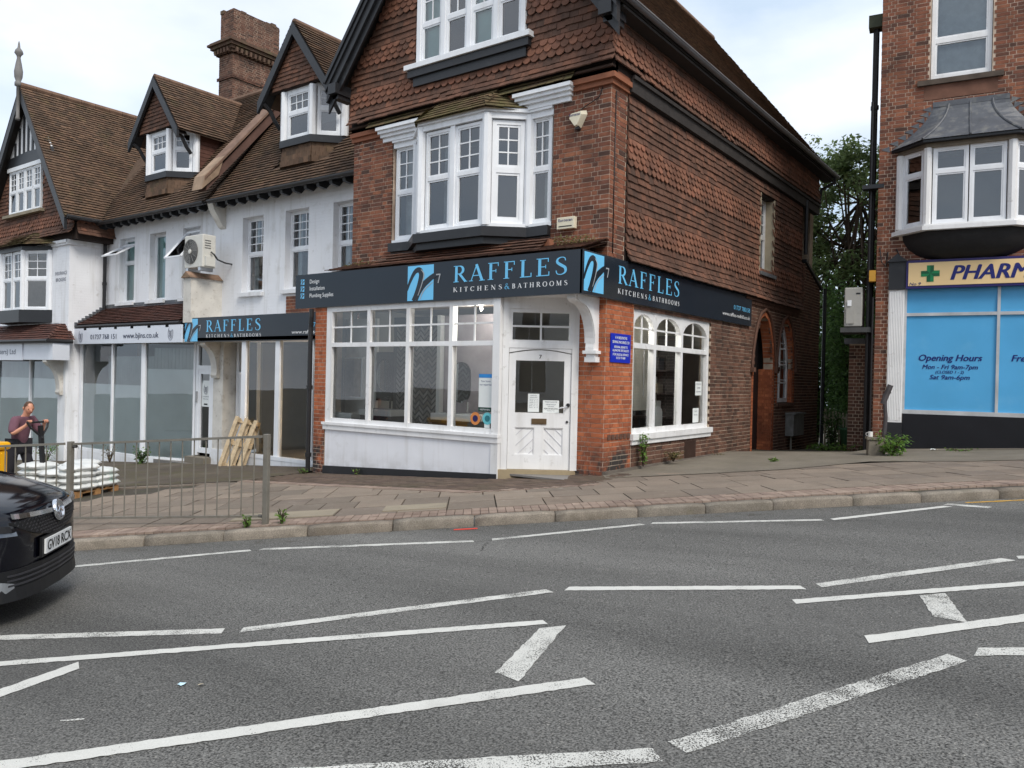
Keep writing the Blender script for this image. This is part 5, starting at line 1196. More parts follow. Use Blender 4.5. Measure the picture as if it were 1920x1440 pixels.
    d = MB(); d.fbox(FD, -11.02, -10.92, -.08, 0, -.55, 2.25); d.fbox(FD, -10.25, -10.15, -.08, 0, -.55, 2.25); d.fbox(FD, -10.92, -10.25, -.08, -.001, 1.42, 1.52); d.fbox(FD, -10.92, -10.82, -.08, -.01, -.55, 1.42); d.fbox(FD, -10.35, -10.25, -.08, -.01, -.55, 1.42); d.fbox(FD, -10.82, -10.35, -.08, -.011, -.55, -.4); d.fbox(FD, -10.62, -10.56, -.08, -.02, 1.52, 2.25)
    dd = d.build('shop_door', UPVC, H); pane(FD, -10.82, -10.35, -.4, 1.42, -.05, SHOPGLASS, dd); pane(FD, -10.92, -10.25, 1.52, 2.25, -.05, SHOPGLASS, dd)
    # pier and console between the two shops
    MB().box(-11.46, -11.05, .60, 1.0, -.9, 2.25).build('shop_pier', DIRTYWHITE, H); MB().box(-11.48, -11.03, .58, 1.0, -.9, -.4).build('pier_base', WALLWHITE, H)
    fr = Fr((-11.30, .60, 0), (0, -1)); prof = [(0, 2.24), (0, 1.35), (.08, 1.35), (.11, 1.42), (.09, 1.5)]+[(.09+.30*(1-math.cos(t*math.pi/18)), 1.5+.6*math.sin(t*math.pi/18)) for t in range(1, 9)]+[(.42, 2.16), (.42, 2.24)]
    MB().fprism(fr, prof, -.12, .12).build('console_bracket', DIRTYWHITE, H)
    # inside
    MB().box(-9.6, -5.9, .25, 5, -.6, -.36).build('shop_floor', FLOORIN, H); MB().box(-11.4, -5.9, 5, 5.05, -.6, 2.3).box(-11.3, -11.25, 1, 5, -.6, 2.3).box(-5.95, -5.9, .2, 5, -.6, 2.3).build('shop_walls', INNER, H); MB().box(-11.4, -5.9, 1.0, 5, 2.26, 2.3).build('shop_ceiling', INNERD, H)
    MB().box(-11.62, -5.8, 6.7, 6.9, -.9, 5.7).build('rear_wall', MORTAR_D, H)
    # sign
    t = empty('shop_sign', (-9, .1, 2.2), label='dark grey RAFFLES fascia sign on the white terrace house behind the railing', cat='sign')
    fs = front(.10); MB().fbox(fs, -11.94, -5.95, -.06, 0, 2.225, 2.81).build('panel', SIGNDARK, t); f2 = fs.shift(.001)
    logo_heron(f2, -11.93, 2.235, .55, t)
    letter_strokes(f2, 'RAFFLES', -11.03, 2.46, .27, 2.15, SIGNBLUE, t, track=.16); letter_strokes(f2, 'KITCHENS', -11.02, 2.32, .075, .95, SIGNWHITE, t, track=.38); letter_strokes(f2, '&', -10.03, 2.315, .095, .11, SIGNBLUE, t); letter_strokes(f2, 'BATHROOMS', -9.89, 2.32, .075, 1.02, SIGNWHITE, t, track=.33)
    text(f2, '01737 780158', -7.25, 2.50, .09, SIGNBLUE, t, width=.9); text(f2, 'www.raffles-redhill.co.uk', -7.80, 2.36, .075, SIGNWHITE, t, width=1.6)
terrace_right()
def bj_logo(f, a, c, s, t, m):
    strokes(f, [_arc(.5, .5, .40, .48, 120, 395, 24, .035, .02), _arc(.5, .5, .32, .40, 135, 410, 24, .03, .02)], a, c, s, m, t, .002, 'logo_ring', sx=s*.8)
    letter_strokes(f, 'B', a+s*.22, c+s*.28, s*.42, s*.25, m, t); strokes(f, [[(.62, .72, .07), (.62, .30, .07), (.55, .2, .06), (.48, .22, .04)]], a, c, s, m, t, .003, 'logo_letter', sx=s*.8)
def terrace_mid():
    H = empty('terrace_house', (-14.55, .9, -.97), label='white painted middle terrace house with insurance shop and open top-hung windows', cat='house')
    F = front(WT_Y); ops = [(-16.74, -15.91, 3.45, 5.31), (-15.10, -14.28, 3.45, 5.31), (-13.45, -12.63, 3.45, 5.31)]
    wallmb(MB(), F, -17.48, -11.62, 2.7, 5.8, ops, th=.3).build('front_wall', WBRICK, H)
    # left window: lower part fixed, top light swung open; middle: single aqua pane; right: open behind the unit
    for k, (a0, a1, c0, c1) in enumerate(ops):
        w = light(F, a0, a1, c0, c1, None if k == 1 else 4.62, H, o=-.16, fw=.045, nx=1, ny=1)
        MB().fbox(F, a0-.06, a1+.06, -.12, .09, c0-.09, c0).build('window_sill', WALLWHITE, H); MB().fbox(F, a0, a1, -.27, -.26, c0, c1).build('blind', GREENCURT if k < 2 else INNERD, H)
        if k != 1:
            # open sash hinged at the top
            z1 = 5.12 if k == 0 else 5.2; p = F.P(a0+.04, -.1, z1); e = F.r*(a1-a0-.08); dn = (-F.i*.62+V3((0, 0, -.38 if k == 0 else -.75))); m_ = MB()
            A, B, C_, D_ = p, p+e, p+e+dn, p+dn
            for q, r_ in ((A, B), (B, C_), (C_, D_), (D_, A)): m_.beam(q, r_, .05, .04)
            sash = m_.build('open_sash', UPVC, H); MB().add([A, B, C_, D_], [(0, 1, 2, 3)]).build('sash_pane', GLASS, sash)
    cut = lambda X, v, z: X > -17.6+max(0, (10.0-1.38*(X+20.03)-z))*0 and z > 10.0-1.36*(X+20.03)-.05
    main_roof(H, -18.6, -11.70, left_cut=cut)
    dormer(-14.53, H)
    # pent roof of red tiles over the fascia
    r = MB(); up = V3((0, .85, .55)); lay_roof(r, V3((-17.42, .06, 2.76)), (1, 0, 0), up.normalized(), 5.35, up.length, gauge=.1, keep=lambda x, y: x > -.0)
    r.add([(-17.45, .06, 2.74), (-12.05, .06, 2.74), (-12.05, .88, 3.28), (-17.45, .88, 3.28)], [(0, 1, 2, 3)]); r.build('pent_roof_tiles', ROOFRED, H, kind='stuff')
    st = MB()
    for k in range(9): z = 2.72+k*.07; st.box(-17.48, -17.40, .0+k*.1, .0+k*.1+.12, z, z+.12)
    st.fbox(F, -17.4, -12.1, 0, .03, 3.28, 3.42); st.build('stepped_flashing', LEAD, H)
    MB().tube([(-17.45, .03, 2.71), (-12.05, .03, 2.71)], .045, 8).build('pent_gutter', BLACKPIPE, H)
    for k in range(6): MB().box(-16.9+k*.85, -16.75+k*.85, .0, .14, 2.6, 2.66).build('gutter_bracket', BLACKPIPE, H)
    # shop window: two big panes with an angled return to the door, white columns
    FS = front(.15)
    P = [(-17.42, .15), (-13.98, .15), (-12.28, .62)]
    for i, (p, q) in enumerate(zip(P[:-1], P[1:])):
        fr, L = seg(p, q); s = MB()
        s.fbox(fr, 0, .10, -.1, 0, -.75, 2.25); s.fbox(fr, L-.07, L, -.1, -.001, -.75, 2.25); s.fbox(fr, .1, L-.07, -.1, .02, -.83, -.75)
        if i == 0: s.fbox(fr, 1.80, 1.87, -.1, -.002, -.75, 2.25)
        w = s.build('shop_window', UPVC, H)
        if i == 0: pane(fr, .10, 1.80, -.75, 2.25, -.05, SHOPGLASS, w); pane(fr, 1.87, L-.07, -.75, 2.25, -.05, SHOPGLASS, w)
        else: pane(fr, .10, L-.07, -.75, 2.25, -.05, SHOPGLASS, w)
        MB().fbox(fr, 0, L, -.12, .02, -1.35, -.83).build('stall_riser', WALLWHITE, H)
        MB().fbox(fr, .10, L-.07, -.068, -.062, -.75, 1.55 if i else 1.1).build('frosted_film', mat('frosted_film', srgb(236, 241, 239), rough=.5, var=.06, vscale=1), H)
        b = MB()
        n_ = int((L-.3)/.12)
        if True:
            for k in range(n_): b.fbox(fr, .15+k*.12, .15+k*.12+.112, -.26-.5*(i == 0), -.25-.5*(i == 0), -.7, 2.1 if i else 1.9)
            b.build('vertical_blind', BLIND, H, kind='stuff')
    MB().box(-17.6, -11.6, .1, 1.0, 2.22, 2.3).build('fascia_soffit', WALLWHITE, H)
    FD = front(.62); d = MB(); d.fbox(FD, -12.25, -12.15, -.08, 0, -.62, 2.22); d.fbox(FD, -11.58, -11.46, -.08, .0, -.62, 2.22); d.fbox(FD, -12.15, -11.58, -.08, -.001, 1.55, 1.66); d.fbox(FD, -12.15, -12.06, -.08, -.01, -.55, 1.55); d.fbox(FD, -11.67, -11.58, -.08, -.01, -.55, 1.55); d.fbox(FD, -12.06, -11.67, -.08, -.012, -.55, -.42); d.fbox(FD, -12.06, -11.67, -.08, -.012, 1.44, 1.55)
    dd = d.build('shop_door', UPVC, H); pane(FD, -12.06, -11.67, -.42, 1.44, -.05, SHOPGLASS, dd); pane(FD, -12.15, -11.58, 1.66, 2.22, -.05, SHOPGLASS, dd)
    MB().fbox(FD, -12.20, -12.16, .0, .04, .72, 1.0).build('door_entry_panel', mat('grey_plastic', srgb(150, 152, 154), rough=.4), dd)
    MB().fbox(FD, -12.3, -11.46, -.3, .25, -.95, -.64).build('door_step', CONCRETE, H)
    
    # dark upright of the next doorway
    MB().box(-17.2, -11.2, 1.8, 1.85, -.9, 2.3).box(-17.4, -17.35, .3, 1.8, -.9, 2.3).build('shop_walls', mat('pale_room_wall', srgb(170, 172, 168), rough=.9, var=.1), H); MB().box(-17.4, -11.2, .25, 1.8, -.95, -.8).build('shop_floor', FLOORIN, H)
    MB().box(-17.48, -11.62, 6.7, 6.9, -1.3, 5.7).build('rear_wall', MORTAR_D, H)
    # chimney on the far party wall
    c = MB().box(-18.28, -17.5, 5.0, 6.9, 5, 11.6).build('chimney', MORTAR_D, H)
    pc = Pieces('chimney_brick', BRICK_DARK, 'chimney_brickwork')
    Fc, Sc = front(5.0), Fr((-17.5, 0, 0), (0, 1))
    for fr, a0, a1 in ((Fc, -18.28, -17.5), (Sc, 5.0, 6.9)): lay_bricks(pc, fr, a0, a1, 9.4, 12.35, [], c); lay_bricks(pc, fr.shift(.05), a0-(.05 if fr is Fc else .05), a1+.05, 11.5, 11.6, [], c)
    top = MB().box(-18.28, -17.5, 5.0, 6.9, 11.6, 12.35).build('chimney_neck', MORTAR_D, c)
    cp = MB()
    for k, (o, z0, z1) in enumerate(((.08, 12.35, 12.45), (.14, 12.45, 12.55), (.22, 12.55, 12.65), (.30, 12.65, 12.72), (.24, 12.72, 12.78))): cp.box(-18.28-o, -17.5+o, 5.0-o, 6.9+o, z0, z1)
    for k in range(5): cp.box(-18.3+k*.18, -18.22+k*.18, 4.80, 5.0, 12.35, 12.5)
    for k in range(11): cp.box(-17.5, -17.30, 5.0+k*.18, 5.08+k*.18, 12.35, 12.5)
    cp.build('chimney_cornice', mat('mossy_brick', srgb(92, 72, 60), rough=.95, var=.25, vscale=8, stain=(3, .5, .68, MOSS, .6)), c)
    for fr, a0, a1 in ((front(5.02), -18.26, -17.52), (Fr((-17.52, 0, 0), (0, 1)), 5.02, 6.88)): lay_bricks(pc, fr, a0, a1, 12.78, 13.86, [], c)
    MB().box(-18.26, -17.52, 5.02, 6.88, 12.78, 13.84).build('chimney_head', MORTAR_D, c)
    tp = MB()
    for k in range(30): x, y = random.uniform(-18.2, -17.6), random.uniform(5.08, 6.8); tp.box(x-.1, x+.1, y-.1, y+.1, 13.8, 13.86+random.uniform(0, .07))
    tp.build('chimney_flaunching', mat('mossy_brick', (0, 0, 0)), c, kind='stuff'); pc.finish(0)
    # sign
    t = empty('shop_sign', (-14.7, .1, 2.2), label='white insurance shop fascia sign with phone number and www.bjins.co.uk lettering', cat='sign')
    fs = front(.0); MB().fbox(fs, -17.48, -11.95, -.06, 0, 2.215, 2.655).build('panel', mat('white_sign_board', srgb(214, 218, 226), rough=.3, var=.03), t); f2 = fs.shift(.002)
    text(f2, '01737 768 151', -16.50, 2.34, .13, GREYTEXT, t, width=1.43, bold=.012); text(f2, 'www.bjins.co.uk', -14.72, 2.345, .14, GREYTEXT, t, width=1.76, bold=.012)
    bj_logo(f2, -17.22, 2.25, .36, t, GREYTEXT); bj_logo(f2, -12.55, 2.26, .36, t, GREYTEXT)
terrace_mid()
def aircon():
    t = empty('air_conditioner', (-11.6, .28, 3.95), label='white outdoor air conditioning unit on the flaking brick fin above the shop signs', cat='air conditioner')
    W = mat('aircon_white', srgb(206, 204, 196), rough=.5, var=.06, stain=(6, .58, .75, srgb(150, 142, 126), .5)); fr = front(.10)
    MB().fbox(fr, -12.02, -11.24, -.36, 0, 4.04, 4.84).build('casing', W, t, bevel=.02)
    MB().fbox(fr, -11.95, -11.85, -.34, .0, 3.96, 4.04).fbox(fr, -11.42, -11.32, -.34, .0, 3.96, 4.04).build('feet', mat('steel', (0, 0, 0)), t)
    c = fr.P(-11.74, .012, 4.44); fan = MB(); M = Matrix((fr.r, V3((0, 0, 1)), -fr.i)).transposed()
    fan.lathe(c, [(.30, -.02), (.30, .0), (.02, .0)], 28, M); fo = fan.build('fan_recess', mat('fan_dark', srgb(84, 84, 84), rough=.5), t)
    g = MB()
    for k in range(7):
        rr = .07+k*.038; pts = [c+M @ V3((rr*math.cos(2*math.pi*q/24), rr*math.sin(2*math.pi*q/24), .012)) for q in range(25)]; g.tube(pts, .005, 4, cap=False)
    for k in range(12): a = 2*math.pi*k/12; g.tube([c+M @ V3((.05*math.cos(a), .05*math.sin(a), .014)), c+M @ V3((.30*math.cos(a), .30*math.sin(a), .014))], .005, 4)
    g.build('fan_guard', mat('aircon_grey', srgb(130, 130, 128), rough=.5), t); MB().lathe(c, [(.06, .01), (.055, .03), (.0, .034)], 16, M).build('fan_hub', W, t)
    sd_ = Fr((-11.24, .10, 0), (0, 1))
    for k in range(4): MB().fbox(sd_, .06, .22, 0, .006, 4.50+k*.06, 4.52+k*.06).build('vent_slot', mat('fan_dark', (0, 0, 0)), t)
    MB().fbox(sd_, .05, .30, 0, .08, 4.07, 4.30).build('valve_cover', W, t); MB().tube([sd_.P(.2, .04, 4.42), sd_.P(.25, .1, 4.36), sd_.P(.36, .08, 4.25), sd_.P(.6, .05, 4.2), sd_.P(.8, .02, 4.2)], .02, 8).build('pipe', BLACKPIPE, t)
aircon()

# ================================================================== GABLED BUILDING AT THE FAR LEFT
def gabled_left():
    H = empty('gabled_building', (-20, -.16, -1.35), label='tall gabled house at the left edge with black and white timbering and finial', cat='house')
    vy = -.16; F = front(vy); gu, gzt, k = -20.03, 10.0, 1.38
    # first floor wall, white; pier at the right
    op = [(-21.55, -18.55, 3.15, 5.0)]
    wallmb(MB(), F, -25.5, -17.50, 2.2, 5.25, op, th=.3).build('front_wall', WBRICK, H)
    MB().fbox(Fr((-17.48, vy, 0), (0, 1)), .003, 1.06, -.3, 0, -1.5, 5.25).build('side_wall', WBRICK, H)
    MB().fbox(F, -18.5, -17.46, 0, .06, 5.06, 5.12).fbox(F, -18.5, -17.42, 0, .10, 5.12, 5.2).fbox(Fr((-17.48, vy, 0), (0, 1)), -.1, 1.06, 0, .05, 5.06, 5.2).build('pier_cap', WALLWHITE, H)
    text(F, 'INSURANCE', -17.98, 4.22, .10, GREYTEXT, H, width=.72, align='C', o=.006); text(F, 'BROKERS', -17.98, 4.03, .10, GREYTEXT, H, width=.62, align='C', o=.006)
    # canted bay window
    pts = [(-21.5, vy), (-21.1, vy-.45), (-19.6, vy-.45), (-18.62, vy)]; z0, z1 = 3.22, 4.98
    pts = [(-21.5, vy-.02), (-20.95, vy-.42), (-19.45, vy-.42), (-18.62, vy-.02)]
    for i, (p, q) in enumerate(zip(pts[:-1], pts[1:])):
        fr, L = seg(p, q)
        if i == 1: light(fr, .08, L/2-.04, z0, z1, 4.15, H, fw=.05, nx=2, ny=3); light(fr, L/2+.04, L-.08, z0, z1, 4.15, H, fw=.05, nx=2, ny=3)
        else: light(fr, .06, L-.06, z0, z1, 4.15, H, fw=.06, nx=2, ny=3)
    for x, y in pts: MB().tube([(x, y, z0), (x, y, z1)], .08, 8).build('bay_post', UPVC, H)
    for nm, off, a, b, m in (('bay_head', .06, z1, z1+.12, BLACK), ('bay_apron', .12, 2.85, z0, BLACK)):
        P = [(pts[0][0]-off, vy), (pts[1][0]-off*.4, pts[1][1]-off), (pts[2][0]+off*.4, pts[2][1]-off), (pts[3][0]+off, vy)]
        MB().add([(x, y, a) for x, y in P]+[(x, y, b) for x, y in P], [(3, 2, 1, 0), (4, 5, 6, 7)]+[(i, i+1, i+5, i+4) for i in range(3)]).build(nm, m, H)
    MB().box(-21.7, -18.4, 1.0, 1.05, 3, 5.2).build('bay_room', INNER, H)
    r = MB(); up = V3((0, .5, .42)).normalized(); lay_roof(r, V3((-21.4, vy-.62, 5.1)), (1, 0, 0), up, 2.3, .66, gauge=.1, keep=lambda x, y: .6*y-.1 < x < 2.4-.6*y)
    d = V3((1.1, .55, 0)).normalized(); lay_roof(r, V3((-19.2, vy-.62, 5.1)), d, (V3((-.18, .36, 0))+V3((0, 0, .34))).normalized(), 1.2, .62, gauge=.1, keep=lambda x, y: x > .1*y)
    r.build('bay_roof', MOSSY, H, kind='stuff')
    # gable: tile hanging below, timber framing at the top
    Fg = front(vy-.04); ht = Pieces('hung_tile', HANG, 'hung_tiles'); hs = Pieces('scalloped_tile', HANG2, 'scalloped_tiles')
    win = [(-21.42, -19.12, 6.22, 7.66)]
    g = MB()
    for r_ in rects(-22.8, -17.26, 5.2, 6.0, []): g.fbox(Fg, r_[0], r_[1], -.2, 0, r_[2], r_[3])
    g.fprism(Fg, [(-22.78, 6.0), (-21.42, 6.0), (-21.42, 7.75), (-21.5, 7.75)], -.2, 0); g.fprism(Fg, [(-19.12, 6.0), (-17.28, 6.0), (-18.56, 7.75), (-19.12, 7.75)], -.2, 0); g.fbox(Fg, -21.42, -19.12, -.2, 0, 6.0, 6.22); g.fprism(Fg, [(-21.5, 7.75), (-18.56, 7.75), (-20.03, 9.75)], -.2, 0)
    gw = g.build('tile_hung_gable', UNDERTILE, H)
    hang_tiles(ht, hs, Fg, -23.0, -17.1, 5.3, 7.75, lambda j: j in (3, 4, 5), gw, ops=win, inside=lambda a, c: c < 9.75-1.38*abs(a-gu), flare=.16, o=.01)
    hang_tiles(ht, hs, Fr((-17.10, vy, 0), (0, 1)), .0, 1.06, 5.3, 5.95, lambda j: j in (3, 4), gw, flare=.1, o=.01); MB().box(-17.5, -17.12, vy+.0, .9, 5.2, 5.82).build('side_tile_wall', UNDERTILE, H)
    ht.finish(0); hs.finish(0)
    e = [-21.38, -20.82, -20.27, -19.71, -19.16]; Fw = front(vy-.10)
    for a, b in zip(e[:-1], e[1:]): light(Fw, a+.02, b-.02, 6.26, 7.6, 6.95, H, fw=.05, nx=2, ny=3)
    MB().fbox(Fw, -21.45, -19.1, -.1, .04, 7.6, 7.72).build('window_head', UPVC, H); MB().fbox(Fw, -21.6, -18.95, -.1, .10, 6.16, 6.25).build('window_sill', mat('stone_sill', srgb(140, 130, 112), rough=.9), H); MB().box(-21.5, -19, .5, .55, 6.2, 7.8).build('gable_room', INNER, H)
    for a, b in ((-21.3, -20.3), (-20.2, -19.2)): MB().fbox(front(.25), a, b, -.01, 0, 6.28, 7.55).build('net_curtain', LACE, H)
    # timber framing
    pl = MB().fprism(Fw, [(-21.55, 7.95), (-18.5, 7.95), (-20.03, 9.85)], -.05, .0).build('gable_plaster', WALLWHITE, H)
    MB().fprism(Fw, [(-21.65, 7.72), (-18.4, 7.72), (-18.5, 8.0), (-20.03, 8.08), (-21.55, 8.0)], -.05, .04).build('gable_beam', BLACK, H)
    for q in range(9):
        x = gu-1.2+q*.3; h = 9.7-1.38*abs(x-gu)
        if h > 8.1: MB().fbox(Fw, x-.05, x+.05, 0, .03, 8.0, h).build('gable_stud', BLACK, H)
    for sg in (-1, 1):
        MB().fprism(front(vy-.35), [(gu, gzt+.02), (gu, gzt-.40), (gu+sg*3.05, gzt-.40-1.38*3.05), (gu+sg*3.05, gzt+.02-1.38*3.05)], -.04, .04).build('barge_board', BLACK, H)
        MB().prism([(gu, vy-.36, gzt-.12), (gu+sg*3.02, vy-.36, gzt-.12-1.38*3.02), (gu+sg*3.02, vy, gzt-.12-1.38*3.02), (gu, vy, gzt-.12)], (0, 0, -.03)).build('verge_soffit', SOFFIT, H)
    # roof, right slope tiled
    up = V3((-3.08, 0, 4.25)); L = up.length; r = MB()
    lay_roof(r, V3((gu+3.08, vy-.4, gzt-4.25)), (0, 1, 0), up.normalized(), 8.0, L, keep=lambda x, y: (vy-.4+x) < .45+(gzt-4.25+y*4.25/L-5.75)/1.3+.5 or gzt-4.25+y*4.25/L > 9.6)
    r.build('roof_tiles', ROOF, H, kind='stuff')
    MB().add([(gu+3.08, vy-.4, gzt-4.27), (gu+3.08, 1.2, gzt-4.27), (gu+3.08, 8, gzt-4.27), (gu, 8, gzt-.03), (gu, vy-.4, gzt-.03), (gu-3.08, vy-.4, gzt-4.27), (gu-3.08, 8, gzt-4.27)], [(0, 1, 2, 3, 4), (4, 3, 6, 5)]).build('roof', ROOF, H)
    rt = MB()
    for q in range(19): rt.tube([(gu, vy-.38+q*.44, gzt), (gu, vy+.05+q*.44, gzt)], .11, 8)
    rt.build('ridge_tiles', mat('ridge_tile', (0, 0, 0)), H)
    MB().lathe((gu, vy-.42, gzt-.55), [(.055, -.5), (.07, -.45), (.05, -.4), (.05, .5), (.10, .52), (.10, .62), (.07, .66), (.11, .78), (.12, .95), (.08, 1.2), (.05, 1.35), (.06, 1.42), (.12, 1.50), (.10, 1.58), (.04, 1.66), (.025, 1.8), (.01, 1.86)], 12).build('finial', mat('finial_grey', srgb(120, 118, 116), rough=.7, var=.15), H, smooth=True)
    MB().tube([(gu+3.12, vy-.35, gzt-4.25), (gu+3.12, .55, gzt-4.25)], .06, 8).tube([(-17.40, .80, 5.7), (-17.40, .80, 2.4)], .05, 8).tube([(-17.40, .80, 4.0), (-17.40, .80, 4.08)], .065, 8).build('downpipe', BLACKPIPE, H)
    # ground floor: pent roof, fascia, shop window, white pier
    r = MB(); up = V3((0, .55, .5)); lay_roof(r, V3((-24, vy-.62, 2.30)), (1, 0, 0), up.normalized(), 6.75, up.length, gauge=.1, keep=lambda x, y: x < 6.75-.75*y); lay_roof(r, V3((-17.25, vy-.62, 2.30)), (0, 1, 0), V3((-.45, 0, .5)).normalized(), .7, .66, gauge=.1, keep=lambda x, y: x > .7*y)
    r.add([(-24, vy-.62, 2.28), (-17.25, vy-.62, 2.28), (-17.7, vy, 2.8), (-24, vy, 2.8)], [(0, 1, 2, 3)]); r.build('pent_roof_tiles', ROOFRED, H, kind='stuff')
    MB().tube([(-24, vy-.66, 2.27), (-17.2, vy-.66, 2.27), (-17.2, vy, 2.27)], .055, 8).build('pent_gutter', BLACKPIPE, H)
    FS = front(vy-.05); MB().fbox(FS, -17.95, -17.5, -.3, 0, -1.6, 2.2).build('shop_pier', WALLWHITE, H)
    s = MB(); s.fbox(FS, -24, -17.95, -.1, .0, -1.0, -.9); s.fbox(FS, -19.85, -19.75, -.1, -.001, -.9, 1.75); s.fbox(FS, -22.2, -22.1, -.1, -.001, -.9, 1.75)
    w = s.build('shop_window', UPVC, H)
    for a, b in ((-24, -22.2), (-22.1, -19.85), (-19.75, -17.95)): pane(FS, a, b, -.9, 1.75, -.05, SHOPGLASS, w)
    MB().fbox(FS, -24, -17.95, -.12, .01, -1.7, -1.0).build('stall_riser', WALLWHITE, H)
    MB().fbox(FS, -24, -17.95, -.075, -.068, -.9, 1.2).build('frosted_film', mat('frosted_film', (0, 0, 0)), H)
    b = MB()
    for q in range(44): b.fbox(front(vy+.28), -23.6+q*.125, -23.6+q*.125+.115, -.01, 0, -.85, 1.7)
    b.build('vertical_blind', BLIND, H, kind='stuff')
    MB().box(-24, -17.6, 1.2, 1.25, -1.6, 2.2).build('shop_walls', INNER, H); MB().box(-24, -17.6, vy, 1.2, 1.74, 1.8).build('shop_ceiling', INNER, H)
    fr = Fr((-17.75, vy-.05, 0), (0, -1)); prof = [(0, 1.75), (0, .75), (.08, .75), (.11, .82), (.09, .9)]+[(.09+.34*(1-math.cos(t*math.pi/18)), .9+.7*math.sin(t*math.pi/18)) for t in range(1, 9)]+[(.46, 1.68), (.46, 1.75)]
    MB().fprism(fr, prof, -.12, .12).build('console_bracket', DIRTYWHITE, H)
    MB().box(-23.0, -17.5, 7.8, 8, -1.5, 6).box(-23.0, -22.7, vy, 8, -1.5, 6).build('rear_walls', MORTAR_D, H)
    t = empty('shop_sign', (-20, vy-.5, 1.7), label='white fascia sign reading Brokers Ltd at the left edge', cat='sign')
    fs = front(vy-.52); MB().fbox(fs, -24.5, -17.22, -.45, 0, 1.74, 2.22).build('panel', MATS['white_sign_board'], t); MB().fbox(fs, -24.5, -19.1, 0, .03, 1.72, 2.24).build('board', MATS['white_sign_board'], t)
    text(fs, 'B J (Insurance Brokers) Ltd', -19.55, 1.90, .15, GREYTEXT, t, width=3.5, align='R', o=.033, bold=.012)
gabled_left()

